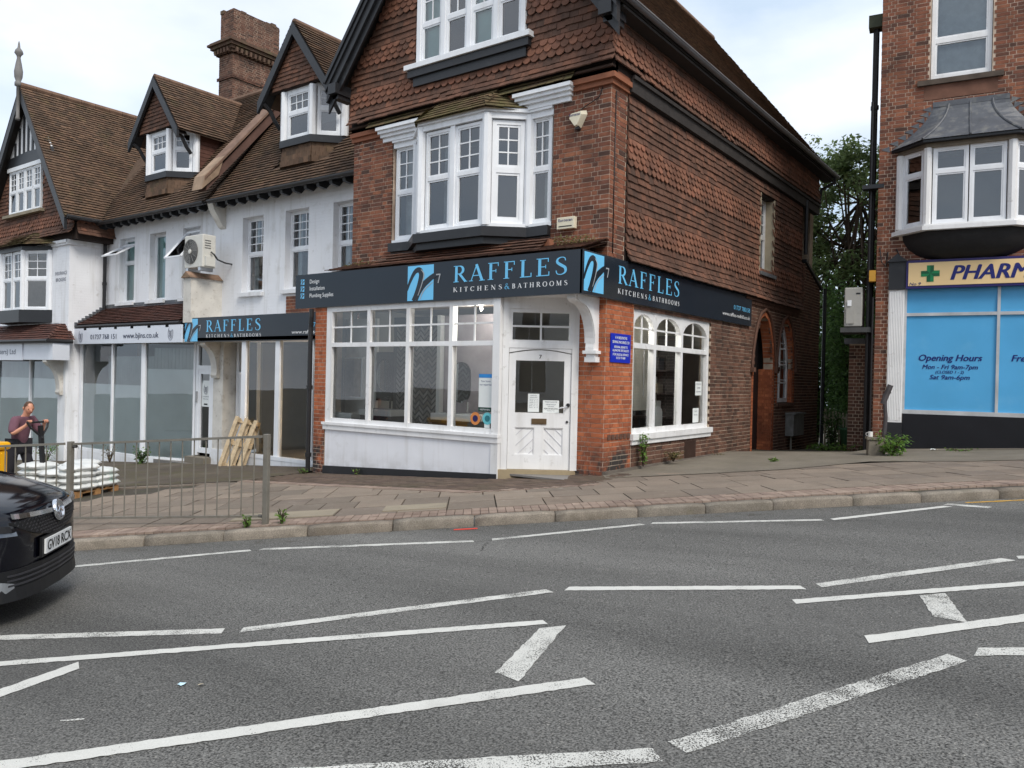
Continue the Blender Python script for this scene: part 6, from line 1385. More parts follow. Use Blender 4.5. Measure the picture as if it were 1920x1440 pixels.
# ================================================================== THE CHEMIST ON THE RIGHT
def chemist():
    A = R(8.26); ox, oy = 2.75, 6.36
    H = empty('chemist_building', (ox, oy, .25), A, label='red brick chemist building on the right with lead-roofed bay and blue shop window', cat='building')
    F = Fr((ox, oy, 0), (math.cos(A), math.sin(A)))
    bk = Pieces('brick', BRICK_RED, 'brickwork')
    ops = [(.72, 1.76, 7.52, 9.5)]
    w0 = wallmb(MB(), F, -.15, 7.5, -.2, 12.5, ops+[(.26, 2.5, 4.55, 6.05), (.40, 7, 1.0, 3.5), (4.4, 5.6, 7.52, 9.5)], th=.3).build('front_wall', MORTAR, H)
    SW = Fr(F.P(-.15, 0, 0), (-F.i.x*-1, -F.i.y*-1)); left = Fr(F.P(-.15, -9, 0), (-F.i.x, -F.i.y))
    MB().fbox(left, .0, 8.99, -.3, 0, -.4, 12.5).build('side_wall', MORTAR_D, H)
    lay_bricks(bk, F, -.15, 7.45, .2, 10.2, [(.70, 1.78, 7.52, 9.5), (.24, 2.62, 4.45, 6.2), (.08, 7.1, -.2, 4.0), (4.38, 5.62, 7.52, 9.5)], w0); lay_bricks(bk, left, 6.9, 8.998, .0, 9.5, [], bpy.data.objects['side_wall.001'] if 'side_wall.001' in bpy.data.objects else w0)
    bk.finish(300, ok=lambda M: F.r.dot(M.translation-F.O) > -.2)
    # upper window
    light(F, .73, 1.75, 7.54, 9.45, 8.30, H, o=-.06, fw=.07, nx=1, ny=1, m=WHITE)
    light(F, 4.42, 5.58, 7.54, 9.45, 8.30, H, o=-.06, fw=.07, nx=1, ny=1, m=WHITE); MB().fbox(F, 4.4, 5.6, -.3, -.28, 7.55, 9.45).build('net_curtain', LACE, H)
    MB().fbox(F, .76, 1.72, -.3, -.28, 7.58, 9.42).build('net_curtain', LACE, H); MB().fbox(F, .5, 1.95, -.1, .07, 7.42, 7.52).build('window_sill', mat('sooty_stone', srgb(84, 74, 66), rough=.95, var=.3, vscale=5), H)
    MB().fbox(F, .62, 1.86, 0, .012, 7.14, 7.42).build('rendered_patch', mat('brown_patch', srgb(112, 80, 66), rough=.95, var=.3, vscale=3), H)
    # oriel bay: canted plan
    z0, z1, tr = 4.62, 6.08, 5.62; P = [(.24, -.02), (.72, -.42), (2.10, -.42), (2.60, -.02)]; W = lambda p: tuple(F.P(p[0], -p[1], 0)[:2])
    for i, (p, q) in enumerate(zip(P[:-1], P[1:])):
        fr, L = seg(W(p), W(q))
        if i == 1:
            for a, b in ((.09, L/2-.01), (L/2+.01, L-.09)): light(fr, a, b, z0, z1, tr, H, fw=.05, nx=1, ny=1, sash=.03)
        else: light(fr, .07, L-.07, z0, z1, tr, H, fw=.055, nx=1, ny=1)
    for p in P: x, y = W(p); MB().tube([(x, y, z0), (x, y, z1)], .075, 8).build('bay_post', WHITE, H)
    def ring(nm, off, a, b, m, a_off=None):
        Q = [(P[0][0]-off, 0), (P[1][0]-off*.5, P[1][1]-off), (P[2][0]+off*.5, P[2][1]-off), (P[3][0]+off, 0)]; o2 = a_off if a_off is not None else off
        Q2 = [(P[0][0]-o2, 0), (P[1][0]-o2*.5, P[1][1]-o2), (P[2][0]+o2*.5, P[2][1]-o2), (P[3][0]+o2, 0)]
        MB().add([(*W(q), a) for q in Q2]+[(*W(q), b) for q in Q], [(3, 2, 1, 0), (4, 5, 6, 7)]+[(i, i+1, i+5, i+4) for i in range(3)]+[(3, 0, 4, 7)]).build(nm, m, H)
    ring('bay_sill', .14, 4.50, 4.58, WHITE); ring('bay_sill_moulding', .08, 4.58, 4.62, WHITE); ring('bay_cornice', .06, z1, z1+.08, mat('weathered_timber', srgb(122, 112, 98), rough=.9, var=.2, vscale=6)); ring('bay_eaves', .18, z1+.08, z1+.13, BLACK)
    # rounded black corbel under the bay
    c = MB(); n = 8
    vs = []
    for t in range(n+1):
        f = math.cos(t/n*math.pi/2); z = 4.50-.52*math.sin(t/n*math.pi/2)
        for q in ((.30, 0), (.74, -.44), (2.10, -.44), (2.55, 0)): vs.append((*W((1.42+(q[0]-1.42)*(.35+.65*f), q[1]*f)), z))
    c.add(vs, [(t*4+i, t*4+i+1, (t+1)*4+i+1, (t+1)*4+i) for t in range(n) for i in range(3)]); c.build('bay_corbel', mat('black_stucco', srgb(34, 33, 34), rough=.7, var=.2, vscale=9, bump=.4, bscale=40), H, smooth=True)
    # swept lead roof with scalloped flashing up the wall
    lr = MB(); vs = []; n = 8
    for t in range(n+1):
        f = t/n; k = 1-f; sw = (1-f)**1.7; z = z1+.13+.80*f
        for q in ((P[0][0]-.2, 0), (P[1][0]-.1, P[1][1]-.2), (P[2][0]+.1, P[2][1]-.2), (P[3][0]+.2, 0)): cx = 1.42; vs.append((*W((cx+(q[0]-cx)*(.46+.54*sw), q[1]*sw-.01)), z))
    lr.add(vs, [(t*4+i, t*4+i+1, (t+1)*4+i+1, (t+1)*4+i) for t in range(n) for i in range(3)]); rf = lr.build('bay_roof', LEAD, H, smooth=False)
    rl = MB()
    for i in (1, 2): rl.tube([V3(vs[t*4+i])+V3((0, 0, .01)) for t in range(n+1)], .022, 6)
    rl.tube([(V3(vs[t*4+1])+V3(vs[t*4+2]))/2+V3((0, 0, .01)) for t in range(n+1)], .022, 6); rl.build('lead_roll', LEAD, rf)
    fl = MB()
    for sg in (-1, 1):
        for t in range(n):
            f = t/n; sw = (1-f)**1.7; x = 1.42+((P[0][0]-.2) if sg < 0 else (P[3][0]+.2))*(.46+.54*sw)-1.42*(.46+.54*sw); z = z1+.13+.80*f
            fl.fprism(F, [(x, z-.02), (x+sg*.16, z+.05), (x+sg*.01, z+.10)][::sg], 0, .012)
    fl.fbox(F, .78, 2.06, 0, .02, z1+.90, z1+1.0); fl.build('stepped_flashing', LEAD, rf)
    MB().fbox(F, .3, 2.5, -.9, -.85, 4.5, 6.2).build('bay_room', INNER, H); MB().fbox(F, .40, .68, -.34, -.30, 4.62, 6.0).fbox(F, .30, .40, -.3, -.26, 4.62, 6.0).build('curtain', CURTAIN, H)
    # shop front: fluted pilaster, capital, black base, glazing with blue vinyl
    pl = MB().fbox(F, .09, .37, 0, .07, .80, 3.43).build('pilaster', WHITE, H)
    fz = MB()
    for k in range(9): fz.tube([F.P(.115+k*.029, .07, .84), F.P(.115+k*.029, .07, 3.40)], .010, 6)
    fz.build('pilaster_flutes', WHITE, pl)
    MB().fbox(F, .08, .38, 0, .08, .2, .80).build('pilaster_base', BLACK, H); MB().fbox(F, .08, .38, 0, .10, 3.43, 3.98).build('pilaster_capital', BLACK, H); MB().fprism(F, [(.04, 3.98), (.42, 3.98), (.23, 4.14)], 0, .14).build('capital_pediment', BLACK, H)
    MB().fbox(F, .38, 7, -.1, .03, .1, .98).build('stall_riser', mat('black_tile', srgb(26, 27, 32), rough=.35, var=.15, vscale=3, stain=(4, .62, .8, srgb(90, 90, 92), .3)), H)
    fr = MB().fbox(F, .37, 7, -.1, .02, .98, 1.06)
    for a in (.39, 1.97, 3.55, 5.13): fr.fbox(F, a-.025, a+.025, -.08, .015, 1.06, 3.48)
    fr.fbox(F, .41, 7, -.08, .012, 2.91, 2.97); sw = fr.build('shop_window', mat('aluminium', srgb(196, 198, 200), rough=.35, metal=.3), H)
    vin = mat('sky_blue_vinyl', srgb(88, 168, 218), rough=.13, var=.05, vscale=1.5, stain=(1.2, .55, .8, srgb(120, 186, 224), .5))
    for a, b in ((.415, 1.945), (1.995, 3.525), (3.575, 5.1)):
        for z, zz in ((1.06, 2.91), (2.97, 3.48)): MB().fbox(F, a, b, -.04, -.02, z, zz).build('blue_pane', vin, sw)
    t = F.shift(-.018); cx = 1.18
    text(t, 'Opening Hours', cx, 2.03, .12, NAVY, sw, width=1.07, align='C', bold=.028, shear=.25); text(t, 'Mon - Fri 9am-7pm', cx, 1.87, .085, NAVY, sw, width=.94, align='C', bold=.022, shear=.25); text(t, '(CLOSED 1 - 2)', cx, 1.785, .055, NAVY, sw, width=.48, align='C', bold=.022, shear=.25); text(t, 'Sat 9am-6pm', cx, 1.67, .085, NAVY, sw, width=.68, align='C', bold=.022, shear=.25)
    text(t, 'Free', 2.19, 2.03, .12, NAVY, sw, bold=.028, shear=.25)
    # wires and roof beyond the frame
    MB().fbox(F, -.4, 8, -9.2, .4, 12.4, 12.7).build('roof', ROOF, H)
    MB().fbox(F, .1, 7.4, -9, -8.7, -.3, 12.4).fbox(F, 7.2, 7.5, -9, -.3, -.3, 12.4).build('rear_walls', MORTAR_D, H)
    # downpipes on the left corner, with a mossy hopper
    L2 = left
    dp = MB().tube([F.P(-.28, -.35, 9.0), F.P(-.28, -.35, -.1)], .06, 8).tube([F.P(-.30, -.15, 7.3), F.P(-.30, -.15, .2)], .035, 8).tube([F.P(-.20, .02, 3.3), F.P(-.20, .02, .45)], .02, 8)
    for z in (1.5, 3.6, 5.5, 7.2): dp.tube([F.P(-.28, -.35, z), F.P(-.28, -.35, z+.08)], .08, 8)
    dp.build('downpipe', BLACKPIPE, H); MB().fbox(F, -.42, -.16, -.5, -.2, 8.85, 9.1).build('rainwater_hopper', mat('mossy_iron', srgb(70, 74, 60), rough=.9, var=.3), H)
    MB().fbox(F, -.45, -.05, -.2, .02, 5.50, 5.58).build('pipe_bracket', BLACK, H)
    MB().tube([F.P(-.10, .02, 4.3), F.P(-.06, .04, 4.0), F.P(.02, .03, 3.9), F.P(.05, .03, 4.2)], .01, 6).tube([F.P(.2, .03, 4.25), F.P(.3, .05, 4.02), F.P(.5, .03, 3.98)], .012, 6).build('loose_wire', BLACKPIPE, H)
    # sign
    s = empty('chemist_sign', tuple(F.P(1.5, .1, 3.4)), A, label='cream PHARMACY fascia sign with green cross and purple border', cat='sign')
    MB().fbox(F, .39, 7.0, 0, .13, 3.44, 3.99).build('border', mat('purple_frame', srgb(44, 36, 96), rough=.35), s); MB().fbox(F, .43, 6.96, .13, .14, 3.49, 3.94).build('panel', mat('cream_sign', srgb(232, 202, 150), rough=.35, var=.03), s)
    f2 = F.shift(.141); gm = mat('cross_green', srgb(20, 128, 78), rough=.35, var=.02)
    MB().fbox(f2, .75, .87, 0, .004, 3.56, 3.88).fbox(f2, .65, .97, 0, .0045, 3.665, 3.775).build('cross', gm, s)
    MB().fprism(f2, [(.81, 3.72), (.87, 3.775), (.87, 3.88), (.81, 3.88)], .0046, .006).fprism(f2, [(.81, 3.72), (.75, 3.665), (.75, 3.56), (.81, 3.56)], .0046, .006).fprism(f2, [(.81, 3.72), (.87, 3.665), (.97, 3.665), (.97, 3.72)], .0046, .006).fprism(f2, [(.81, 3.72), (.75, 3.775), (.65, 3.775), (.65, 3.72)], .0046, .006).build('cross_shade', mat('cross_dark', srgb(12, 92, 58), rough=.35), s)
    text(f2, 'PHARMACY', 1.15, 3.585, .27, NAVY, s, width=2.1, bold=.034, shear=.28); text(f2, 'No 9', .45, 3.50, .055, NAVY, s, width=.2, bold=.01, shear=.2)
    # utility cabinet on brackets in the alley, and its brick outhouse
    cab = empty('wall_cabinet', tuple(F.P(-.6, -.3, 2.7)), A, label='grey boxed air conditioning cabinet on a bracket beside the chemist wall', cat='cabinet')
    g = mat('cabinet_grey', srgb(168, 166, 160), rough=.5, var=.08, stain=(6, .58, .75, srgb(120, 112, 100), .5))
    MB().fbox(F, -.74, -.40, -.75, -.05, 2.72, 3.52).build('casing', g, cab, bevel=.02); MB().fbox(F, -.70, -.55, -.05, -.03, 2.78, 3.10).build('service_cover', g, cab); MB().fbox(F, -.52, -.44, -.05, -.044, 3.38, 3.41).build('maker_plate', BLACKPIPE, cab); MB().fbox(F, -.68, -.60, -.03, -.026, 3.14, 3.26).build('white_label', SIGNWHITE, cab)
    MB().fbox(F, -.80, -.2, -.8, .0, 2.60, 2.70).build('bracket', mat('dark_steel', srgb(70, 70, 70), rough=.6), cab)
    box = MB().fbox(F, -.28, -.16, -.12, .06, 3.62, 3.84); tag(box.build('junction_box', mat('ochre_plastic', srgb(196, 146, 52), rough=.5)), 'small ochre junction box on the downpipe above the white pilaster', 'junction box')
    oh = empty('brick_outhouse', tuple(F.P(-.5, -1.6, 0)), A, label='low dim brick outhouse with grey flat roof in the alley beside the chemist', cat='outhouse')
    m_ = MB().fbox(F, -.72, -.2, -3.2, -1.2, -.6, 2.42).build('wall', MORTAR_D, oh); pc = Pieces('brick', BRICK_DARK, 'brickwork'); lay_bricks(pc, F.shift(-1.2), -.72, -.2, -.2, 2.42, [], m_); pc.finish(100)
    MB().fbox(F, -.82, -.15, -3.3, -1.12, 2.42, 2.54).build('roof', LEAD, oh)
chemist()

# ================================================================== STREET FURNITURE AND SMALL THINGS
GALV = mat('galvanised_steel', srgb(130, 126, 117), rough=.55, metal=.35, var=.15, vscale=5, stain=(9, .55, .72, srgb(104, 92, 76), .5))
def railing(p, q, nb, label, group, posts=(True, True), top=1.04):
    p, q = V3((*p, 0)), V3((*q, 0))
    t = empty('guard_rail', (p.x, p.y, gz(p.x, p.y)), label=label, cat='railing', group=group)
    z = lambda v, h: V3((v.x, v.y, gz(v.x, v.y)+h)); d = (q-p).normalized()
    for has, c in zip(posts, (p, q)):
        if has: MB().beam(z(c, -.05), z(c, top+.01), .062, .062, up=d).build('post', GALV, t, bevel=.006)
    MB().beam(z(p, top-.02)+d*.05, z(q, top-.02)-d*.05, .035, .028).build('top_rail', GALV, t); MB().beam(z(p, .10)+d*.05, z(q, .10)-d*.05, .035, .024).build('bottom_rail', GALV, t)
    me = None
    for k in range(nb):
        f = (k+1)/(nb+1); c = p+(q-p)*f; o = MB().tube([z(c, .10), z(c, top-.03)], .0085, 6).build('bar', GALV, t)
    MB().tube([z(p, top-.05)+d*.04, z(p, top-.05)+d*.09], .02, 6).tube([z(q, .10)-d*.04, z(q, .10)-d*.09], .02, 6).build('clamp', mat('dark_steel', srgb(70, 70, 70)), t)
railing((-4.08, -6.12), (-1.52, -5.12), 16, 'grey steel pedestrian guard rail panel behind the kerb right of the car', 'guard rails on the kerb')
railing((-6.75, -7.10), (-4.12, -6.14), 16, 'grey steel guard rail panel running left behind the black car bonnet', 'guard rails on the kerb', posts=(True, False))
WOOD = mat('pallet_wood', srgb(196, 168, 130), rough=.8, var=.22, vscale=9, fine=.12, fscale=60, bump=.3, rand='isl', ramp=[srgb(214, 196, 164), srgb(198, 178, 146), srgb(184, 164, 134), srgb(206, 188, 154)])
WOODD = mat('brown_pallet_wood', srgb(166, 124, 80), rough=.8, var=.25, vscale=9, bump=.3)
def pallet(name, M, label, m, w=1.0, l=1.2):
    t = empty(name, tuple(M.translation), label=label, cat='pallet')
    def pc(nm, x0, x1, y0, y1, z0, z1):
        b = MB().box(x0, x1, y0, y1, z0, z1); b.v = [tuple(M @ V3(v)) for v in b.v]; b.build(nm, m, t)
    for k in range(5): y = k*(l-.1)/4; pc('deck_board', 0, w, y, y+.1, .11, .13)
    for x in (0, w/2-.05, w-.1):
        for y in (0, l/2-.07, l-.14): pc('block', x, x+.1, y, y+.14, .02, .09)
        pc('bottom_board', x, x+.1, 0, l, 0, .02); pc('stringer', x, x+.1, 0, l, .09, .11)
    return t
def leaning_pallet():
    # stands on its end against the shop window, deck outwards
    b = V3((-9.78, -.34, gz(-9.78, -.34)+.03)); top = V3((-9.70, .06, .52)); up = (top-b).normalized(); r_ = V3((.97, .24, 0)).normalized(); r_ = (r_-up*r_.dot(up)).normalized(); nrm = r_.cross(up)
    M = Matrix((up, r_, -nrm)).transposed().to_4x4(); M.translation = b
    # x along height (slats run up), y across
    t = empty('leaning_pallet', tuple(b), label='bare wooden pallet leaning upright against the shop window', cat='pallet')
    def pc(nm, x0, x1, y0, y1, z0, z1):
        q = MB().box(x0, x1, y0, y1, z0, z1); q.v = [tuple(M @ V3(v)) for v in q.v]; q.build(nm, WOOD, t)
    H, W_ = 1.2, .66
    for k, (y, w) in enumerate(((0, .085), (.145, .075), (.285, .09), (.43, .075), (.575, .085))): pc('deck_board', random.uniform(0, .02), H-random.uniform(0, .03), y, y+w, 0.115, .135)
    for x in (0.02, H/2-.05, H-.12):
        pc('stringer', x, x+.10, 0, W_, .095, .115)
        for y in (.0, W_/2-.05, W_-.10): pc('block', x, x+.1, y, y+.1, .02, .095)
    for y in (.0, W_/2-.05, W_-.1): pc('bottom_board', 0, H, y, y+.1, 0, .02)
leaning_pallet()
BAG = mat('white_bag_plastic', srgb(220, 222, 220), rough=.45, var=.08, vscale=4, stain=(3.5, .60, .68, srgb(150, 200, 180), .4), bump=.25, bscale=14)
def bags():
    c = V3((-8.05, -4.35)); ang = R(24); base = gz(c.x, c.y)+.0
    M = Matrix.Translation((c.x, c.y, base)) @ Matrix.Rotation(ang, 4, 'Z') @ Matrix.Translation((-.6, -.5, 0))
    pallet('loaded_pallet', M, 'brown wooden pallet on the pavement under white bags', WOODD, 1.2, 1.0)
    mb = MB(); n, m_ = 12, 8; vs = []
    for i in range(n+1):
        for j in range(m_):
            u = -1+2*i/n; a = 2*math.pi*j/m_; k = (1-abs(u)**4)**.5 if abs(u) < 1 else 0; k = max(k, .0); w = .5*(1-.12*u*u)
            jx = lambda: random.uniform(-.045, .045)
            vs.append((u*.5+jx(), (.5-.03*abs(u))*math.copysign(abs(math.cos(a))**.6, math.cos(a))*(.35+.65*k if abs(u) > .9 else 1)*1, .5*math.copysign(abs(math.sin(a))**.8, math.sin(a))*k+jx()*2))
    mb.add(vs, [(i*m_+j, (i+1)*m_+j, (i+1)*m_+(j+1) % m_, i*m_+(j+1) % m_) for i in range(n) for j in range(m_)]+[tuple(range(m_)), tuple(range(n*m_+m_-1, n*m_-1, -1))])
    me = mb.mesh('bag', BAG, smooth=True)
    k = 0
    for lay in range(4):
        for i in range(3):
            for j in range(2):
                if lay == 3 and (i + j) % 2: continue
                o = newobj('bag', me); k += 1
                x = .2+i*.41+random.uniform(-.03, .03); y = .25+j*.5+random.uniform(-.03, .03)
                p = M @ V3((x, y, .13+.06+lay*.105))
                o.matrix_local = Matrix.Translation(p) @ Matrix.Rotation(ang+math.pi/2+random.uniform(-.12, .12), 4, 'Z') @ Matrix.Rotation(random.uniform(-.05, .05), 4, 'Y') @ Matrix.Diagonal((.56, .42, .13, 1))
                tag(o, 'plump white plastic sack stacked on the pallet behind the railing', 'sack', 'white sacks stacked on the pallet')
bags()
def yellow_bin():
    x, y = -7.18, -6.15; z = gz(x, y); Y = mat('yellow_grp', srgb(240, 176, 20), rough=.35, var=.04)
    t = empty('grit_bin', (x, y, z), R(25), label='bright yellow plastic grit bin cut by the left edge behind the railing', cat='bin')
    MB().box(-.55, .35, -.35, .35, .0, .92).build('body', Y, t, absolute=False, bevel=.04); MB().box(-.58, .38, -.38, .38, .92, 1.04).build('lid', Y, t, absolute=False, bevel=.04); MB().box(-.3, .1, -.40, -.38, .94, .98).build('handle', BLACKPIPE, t, absolute=False)
yellow_bin()
def meter_box():
    t = empty('meter_box', (0.1, 9.6, -.2), label='grey weathered metal meter box with pole on the dark side wall', cat='meter box')
    g = mat('weathered_zinc', srgb(128, 128, 126), rough=.55, metal=.3, var=.25, vscale=5, stain=(4, .5, .7, srgb(88, 84, 78), .6))
    MB().fbox(SIDE, 9.1, 10.0, .012, .22, .22, .76).build('box', g, t, bevel=.01); MB().fbox(SIDE, 9.06, 10.04, .012, .26, .76, .80).build('lid', g, t); MB().tube([SIDE.P(9.25, .12, .22), SIDE.P(9.25, .12, -.45)], .025, 8).build('pole', GALV, t)
meter_box()
def concrete_post():
    x, y = 2.98, 4.72; z = gz(x, y)
    t = empty('concrete_stub', (x, y, z), R(20), label='short square concrete stub post at the alley mouth with a mug on top', cat='post')
    MB().box(-.13, .13, -.13, .13, -.1, .30).build('stub', CONCRETE, t, absolute=False, bevel=.015); MB().box(-.15, .15, -.15, .15, .30, .34).build('cap', CONCRETE, t, absolute=False)
    m = MB().lathe((-.07, -.06, .0), [(.035, 0), (.042, .01), (.042, .10), (.036, .10), (.035, .02), (.0, .02)], 16); m.tube([(-.11, -.06, .02), (-.145, -.06, .035), (-.145, -.06, .07), (-.11, -.06, .085)], .007, 6)
    o = m.build('mug', mat('glazed_white', srgb(226, 224, 220), rough=.2)); o.location = (x, y, z+.342); tag(o, 'white china mug left on the concrete stub post', 'mug')
    p = MB().tube([(x+.12, y+.12, z+.3), (x+.14, y+.15, z+.7), (x+.10, y+.18, z+1.12), (x+.2, y+.2, z+1.18)], .035, 8).tube([(x+.08, y+.17, z+.95), (x+.2, y+.19, z+1.3)], .05, 8)
    tag(p.build('standpipe', mat('pipe_lagging', srgb(74, 70, 72), rough=.8, var=.3, vscale=8)), 'dark lagged pipe rising behind the concrete stub', 'pipe')
concrete_post()
def green_bin():
    x, y = 1.75, 8.35; z = -.02; g = mat('green_plastic', srgb(50, 86, 62), rough=.5, var=.1)
    t = empty('garden_bin', (x, y, z), label='green plastic bin among weeds at the end of the alley', cat='bin')
    MB().lathe((0, 0, 0), [(.20, 0), (.25, .5), (.27, .52), (.27, .56), (.24, .56), (.24, .5), (.19, .05), (.0, .05)], 18).build('tub', g, t, absolute=False, smooth=True); MB().tube([(-.27, 0, .52), (-.30, 0, .58), (-.2, 0, .60)], .012, 6).build('handle', g, t, absolute=False)
green_bin()
def trellis():
    t = empty('trellis_fence', (.3, 12.3, -.4), label='pale weathered wooden slat fence at the back of the alley', cat='fence')
    for k in range(7): MB().box(.12+k*.09, .17+k*.09, 12.3+k*.02, 12.33+k*.02, -.5, .85-.02*k).build('slat', mat('bleached_wood', srgb(170, 160, 140), rough=.9, var=.2, vscale=8), t)
    for z in (-.2, .2, .6): MB().beam((.1, 12.35, z), (.78, 12.5, z), .03, .05).build('rail', MATS['bleached_wood'], t)
trellis()
def notices():
    F0, L = seg((-1.47, -.715), (-.49, .005)); paper = mat('white_paper', srgb(226, 230, 228), rough=.7, var=.03); ink = GREYTEXT
    def sheet_(name, fr, a0, a1, c0, c1, m, label, lines=(), cat='notice', o=-.028):
        t = empty(name, tuple(fr.P((a0+a1)/2, o, c0)), label=label, cat=cat); MB().fbox(fr, a0, a1, o-.003, o, c0, c1).build('sheet', m, t)
        for txt, z, h, w, mm in lines: text(fr, txt, (a0+a1)/2, z, h, mm, t, width=w, align='C', o=o+.002)
    sheet_('opening_times', F0, .42, .60, .97, 1.26, paper, 'tall white opening hours sheet taped inside the glass of the shop door', [('RAFFLES', 1.225, .014, .1, ink), ('OPENING HOURS', 1.195, .014, .12, ink)]+[(d_+'  9 - 5', 1.165-k*.026, .012, .13, ink) for k, d_ in enumerate(('MON', 'TUE', 'WED', 'THU', 'FRI', 'SAT'))])
    sheet_('door_notice', F0, .66, .92, .96, 1.16, paper, 'wide white trade counter notice inside the shop door glass', [('TRADE COUNTER', 1.125, .018, .2, ink), ('PLEASE KNOCK', 1.085, .016, .16, ink), ('OR RING', 1.055, .014, .1, ink), ('REAR OF BUILDING', 1.015, .022, .22, BLACK), ('THANK YOU', .985, .012, .12, ink)])
    Fw = front(-.8)
    sheet_('window_poster', Fw, -1.92, -1.64, .95, 1.56, paper, 'tall white and blue poster at the right end of the big shop window', [('Your home', 1.43, .03, .2, NAVY), ('our expertise', 1.375, .03, .24, NAVY)], 'poster', -.055)
    tp = bpy.data.objects['window_poster']; MB().fbox(Fw, -1.92, -1.64, -.055, -.052, 1.50, 1.56).build('blue_band', mat('poster_blue', srgb(40, 130, 200), rough=.5), tp); MB().fbox(Fw, -1.92, -1.64, -.055, -.052, .95, 1.02).build('green_band', mat('poster_green', srgb(16, 60, 48), rough=.5), tp); text(Fw, 'METHVEN', -1.78, .97, .025, SIGNWHITE, tp, width=.2, align='C', o=-.05)
    for nm, a, c, r_, m, lab, inn in (('round_sticker', -1.98, .83, .105, mat('amber_vinyl', srgb(206, 130, 70), rough=.5), 'round amber sticker with dark blue centre low in the shop window', mat('dark_blue_vinyl', srgb(24, 24, 84), rough=.5)), ('round_sticker', -1.73, .84, .10, mat('aqua_vinyl', srgb(110, 200, 210), rough=.5), 'round aqua sticker low in the shop window corner', mat('teal_vinyl', srgb(40, 120, 130), rough=.5))):
        t = empty(nm, tuple(Fw.P(a, -.05, c-r_)), label=lab, cat='sticker'); circ = lambda rr: [(a+rr*math.cos(2*math.pi*k/24), c+rr*math.sin(2*math.pi*k/24)) for k in range(24)]
        MB().fprism(Fw, circ(r_), -.055, -.052).build('disc', m, t); MB().fprism(Fw, circ(r_*.52), -.052, -.050).build('centre', inn, t)
    sheet_('small_sticker', Fw, -1.79, -1.68, .69, .78, paper, 'small white sticker in the bottom right corner of the shop window', [], 'sticker', -.055)
    Fs = SIDE
    sheet_('side_notice', Fs, 3.72, 4.02, 1.25, 1.52, paper, 'upper white notice in the right pane of the side window', [('REAR ENTRANCE', 1.46, .022, .22, ink), ('OPEN', 1.38, .03, .14, ink), ('DELIVERIES', 1.31, .022, .22, ink)], 'notice', -.085)
    sheet_('side_notice', Fs, 3.62, 3.90, .72, 1.0, paper, 'lower white notice in the right pane of the side window', [('PLEASE', .93, .022, .12, ink), ('RING BELL', .86, .022, .18, ink)], 'notice', -.085)
    FD = front(.62); sheet_('door_poster', FD, -12.04, -11.69, .62, 1.28, paper, 'white poster with ring emblem on the insurance shop door', [('B J INSURANCE', .86, .03, .26, ink), ('PLEASE RING', .80, .025, .22, ink)], 'poster', -.045)
    dp = bpy.data.objects['door_poster']; bj_logo(FD.shift(-.043), -11.98, .92, .28, dp, ink); MB().fbox(FD, -11.94, -11.79, -.045, -.042, .66, .70).build('black_bar', BLACK, dp)
    sheet_('window_card', front(.5), -13.35, -13.05, .55, .95, mat('pale_blue_card', srgb(180, 210, 222), rough=.6), 'pale blue card in the insurance shop window', [], 'notice', .0)
notices()

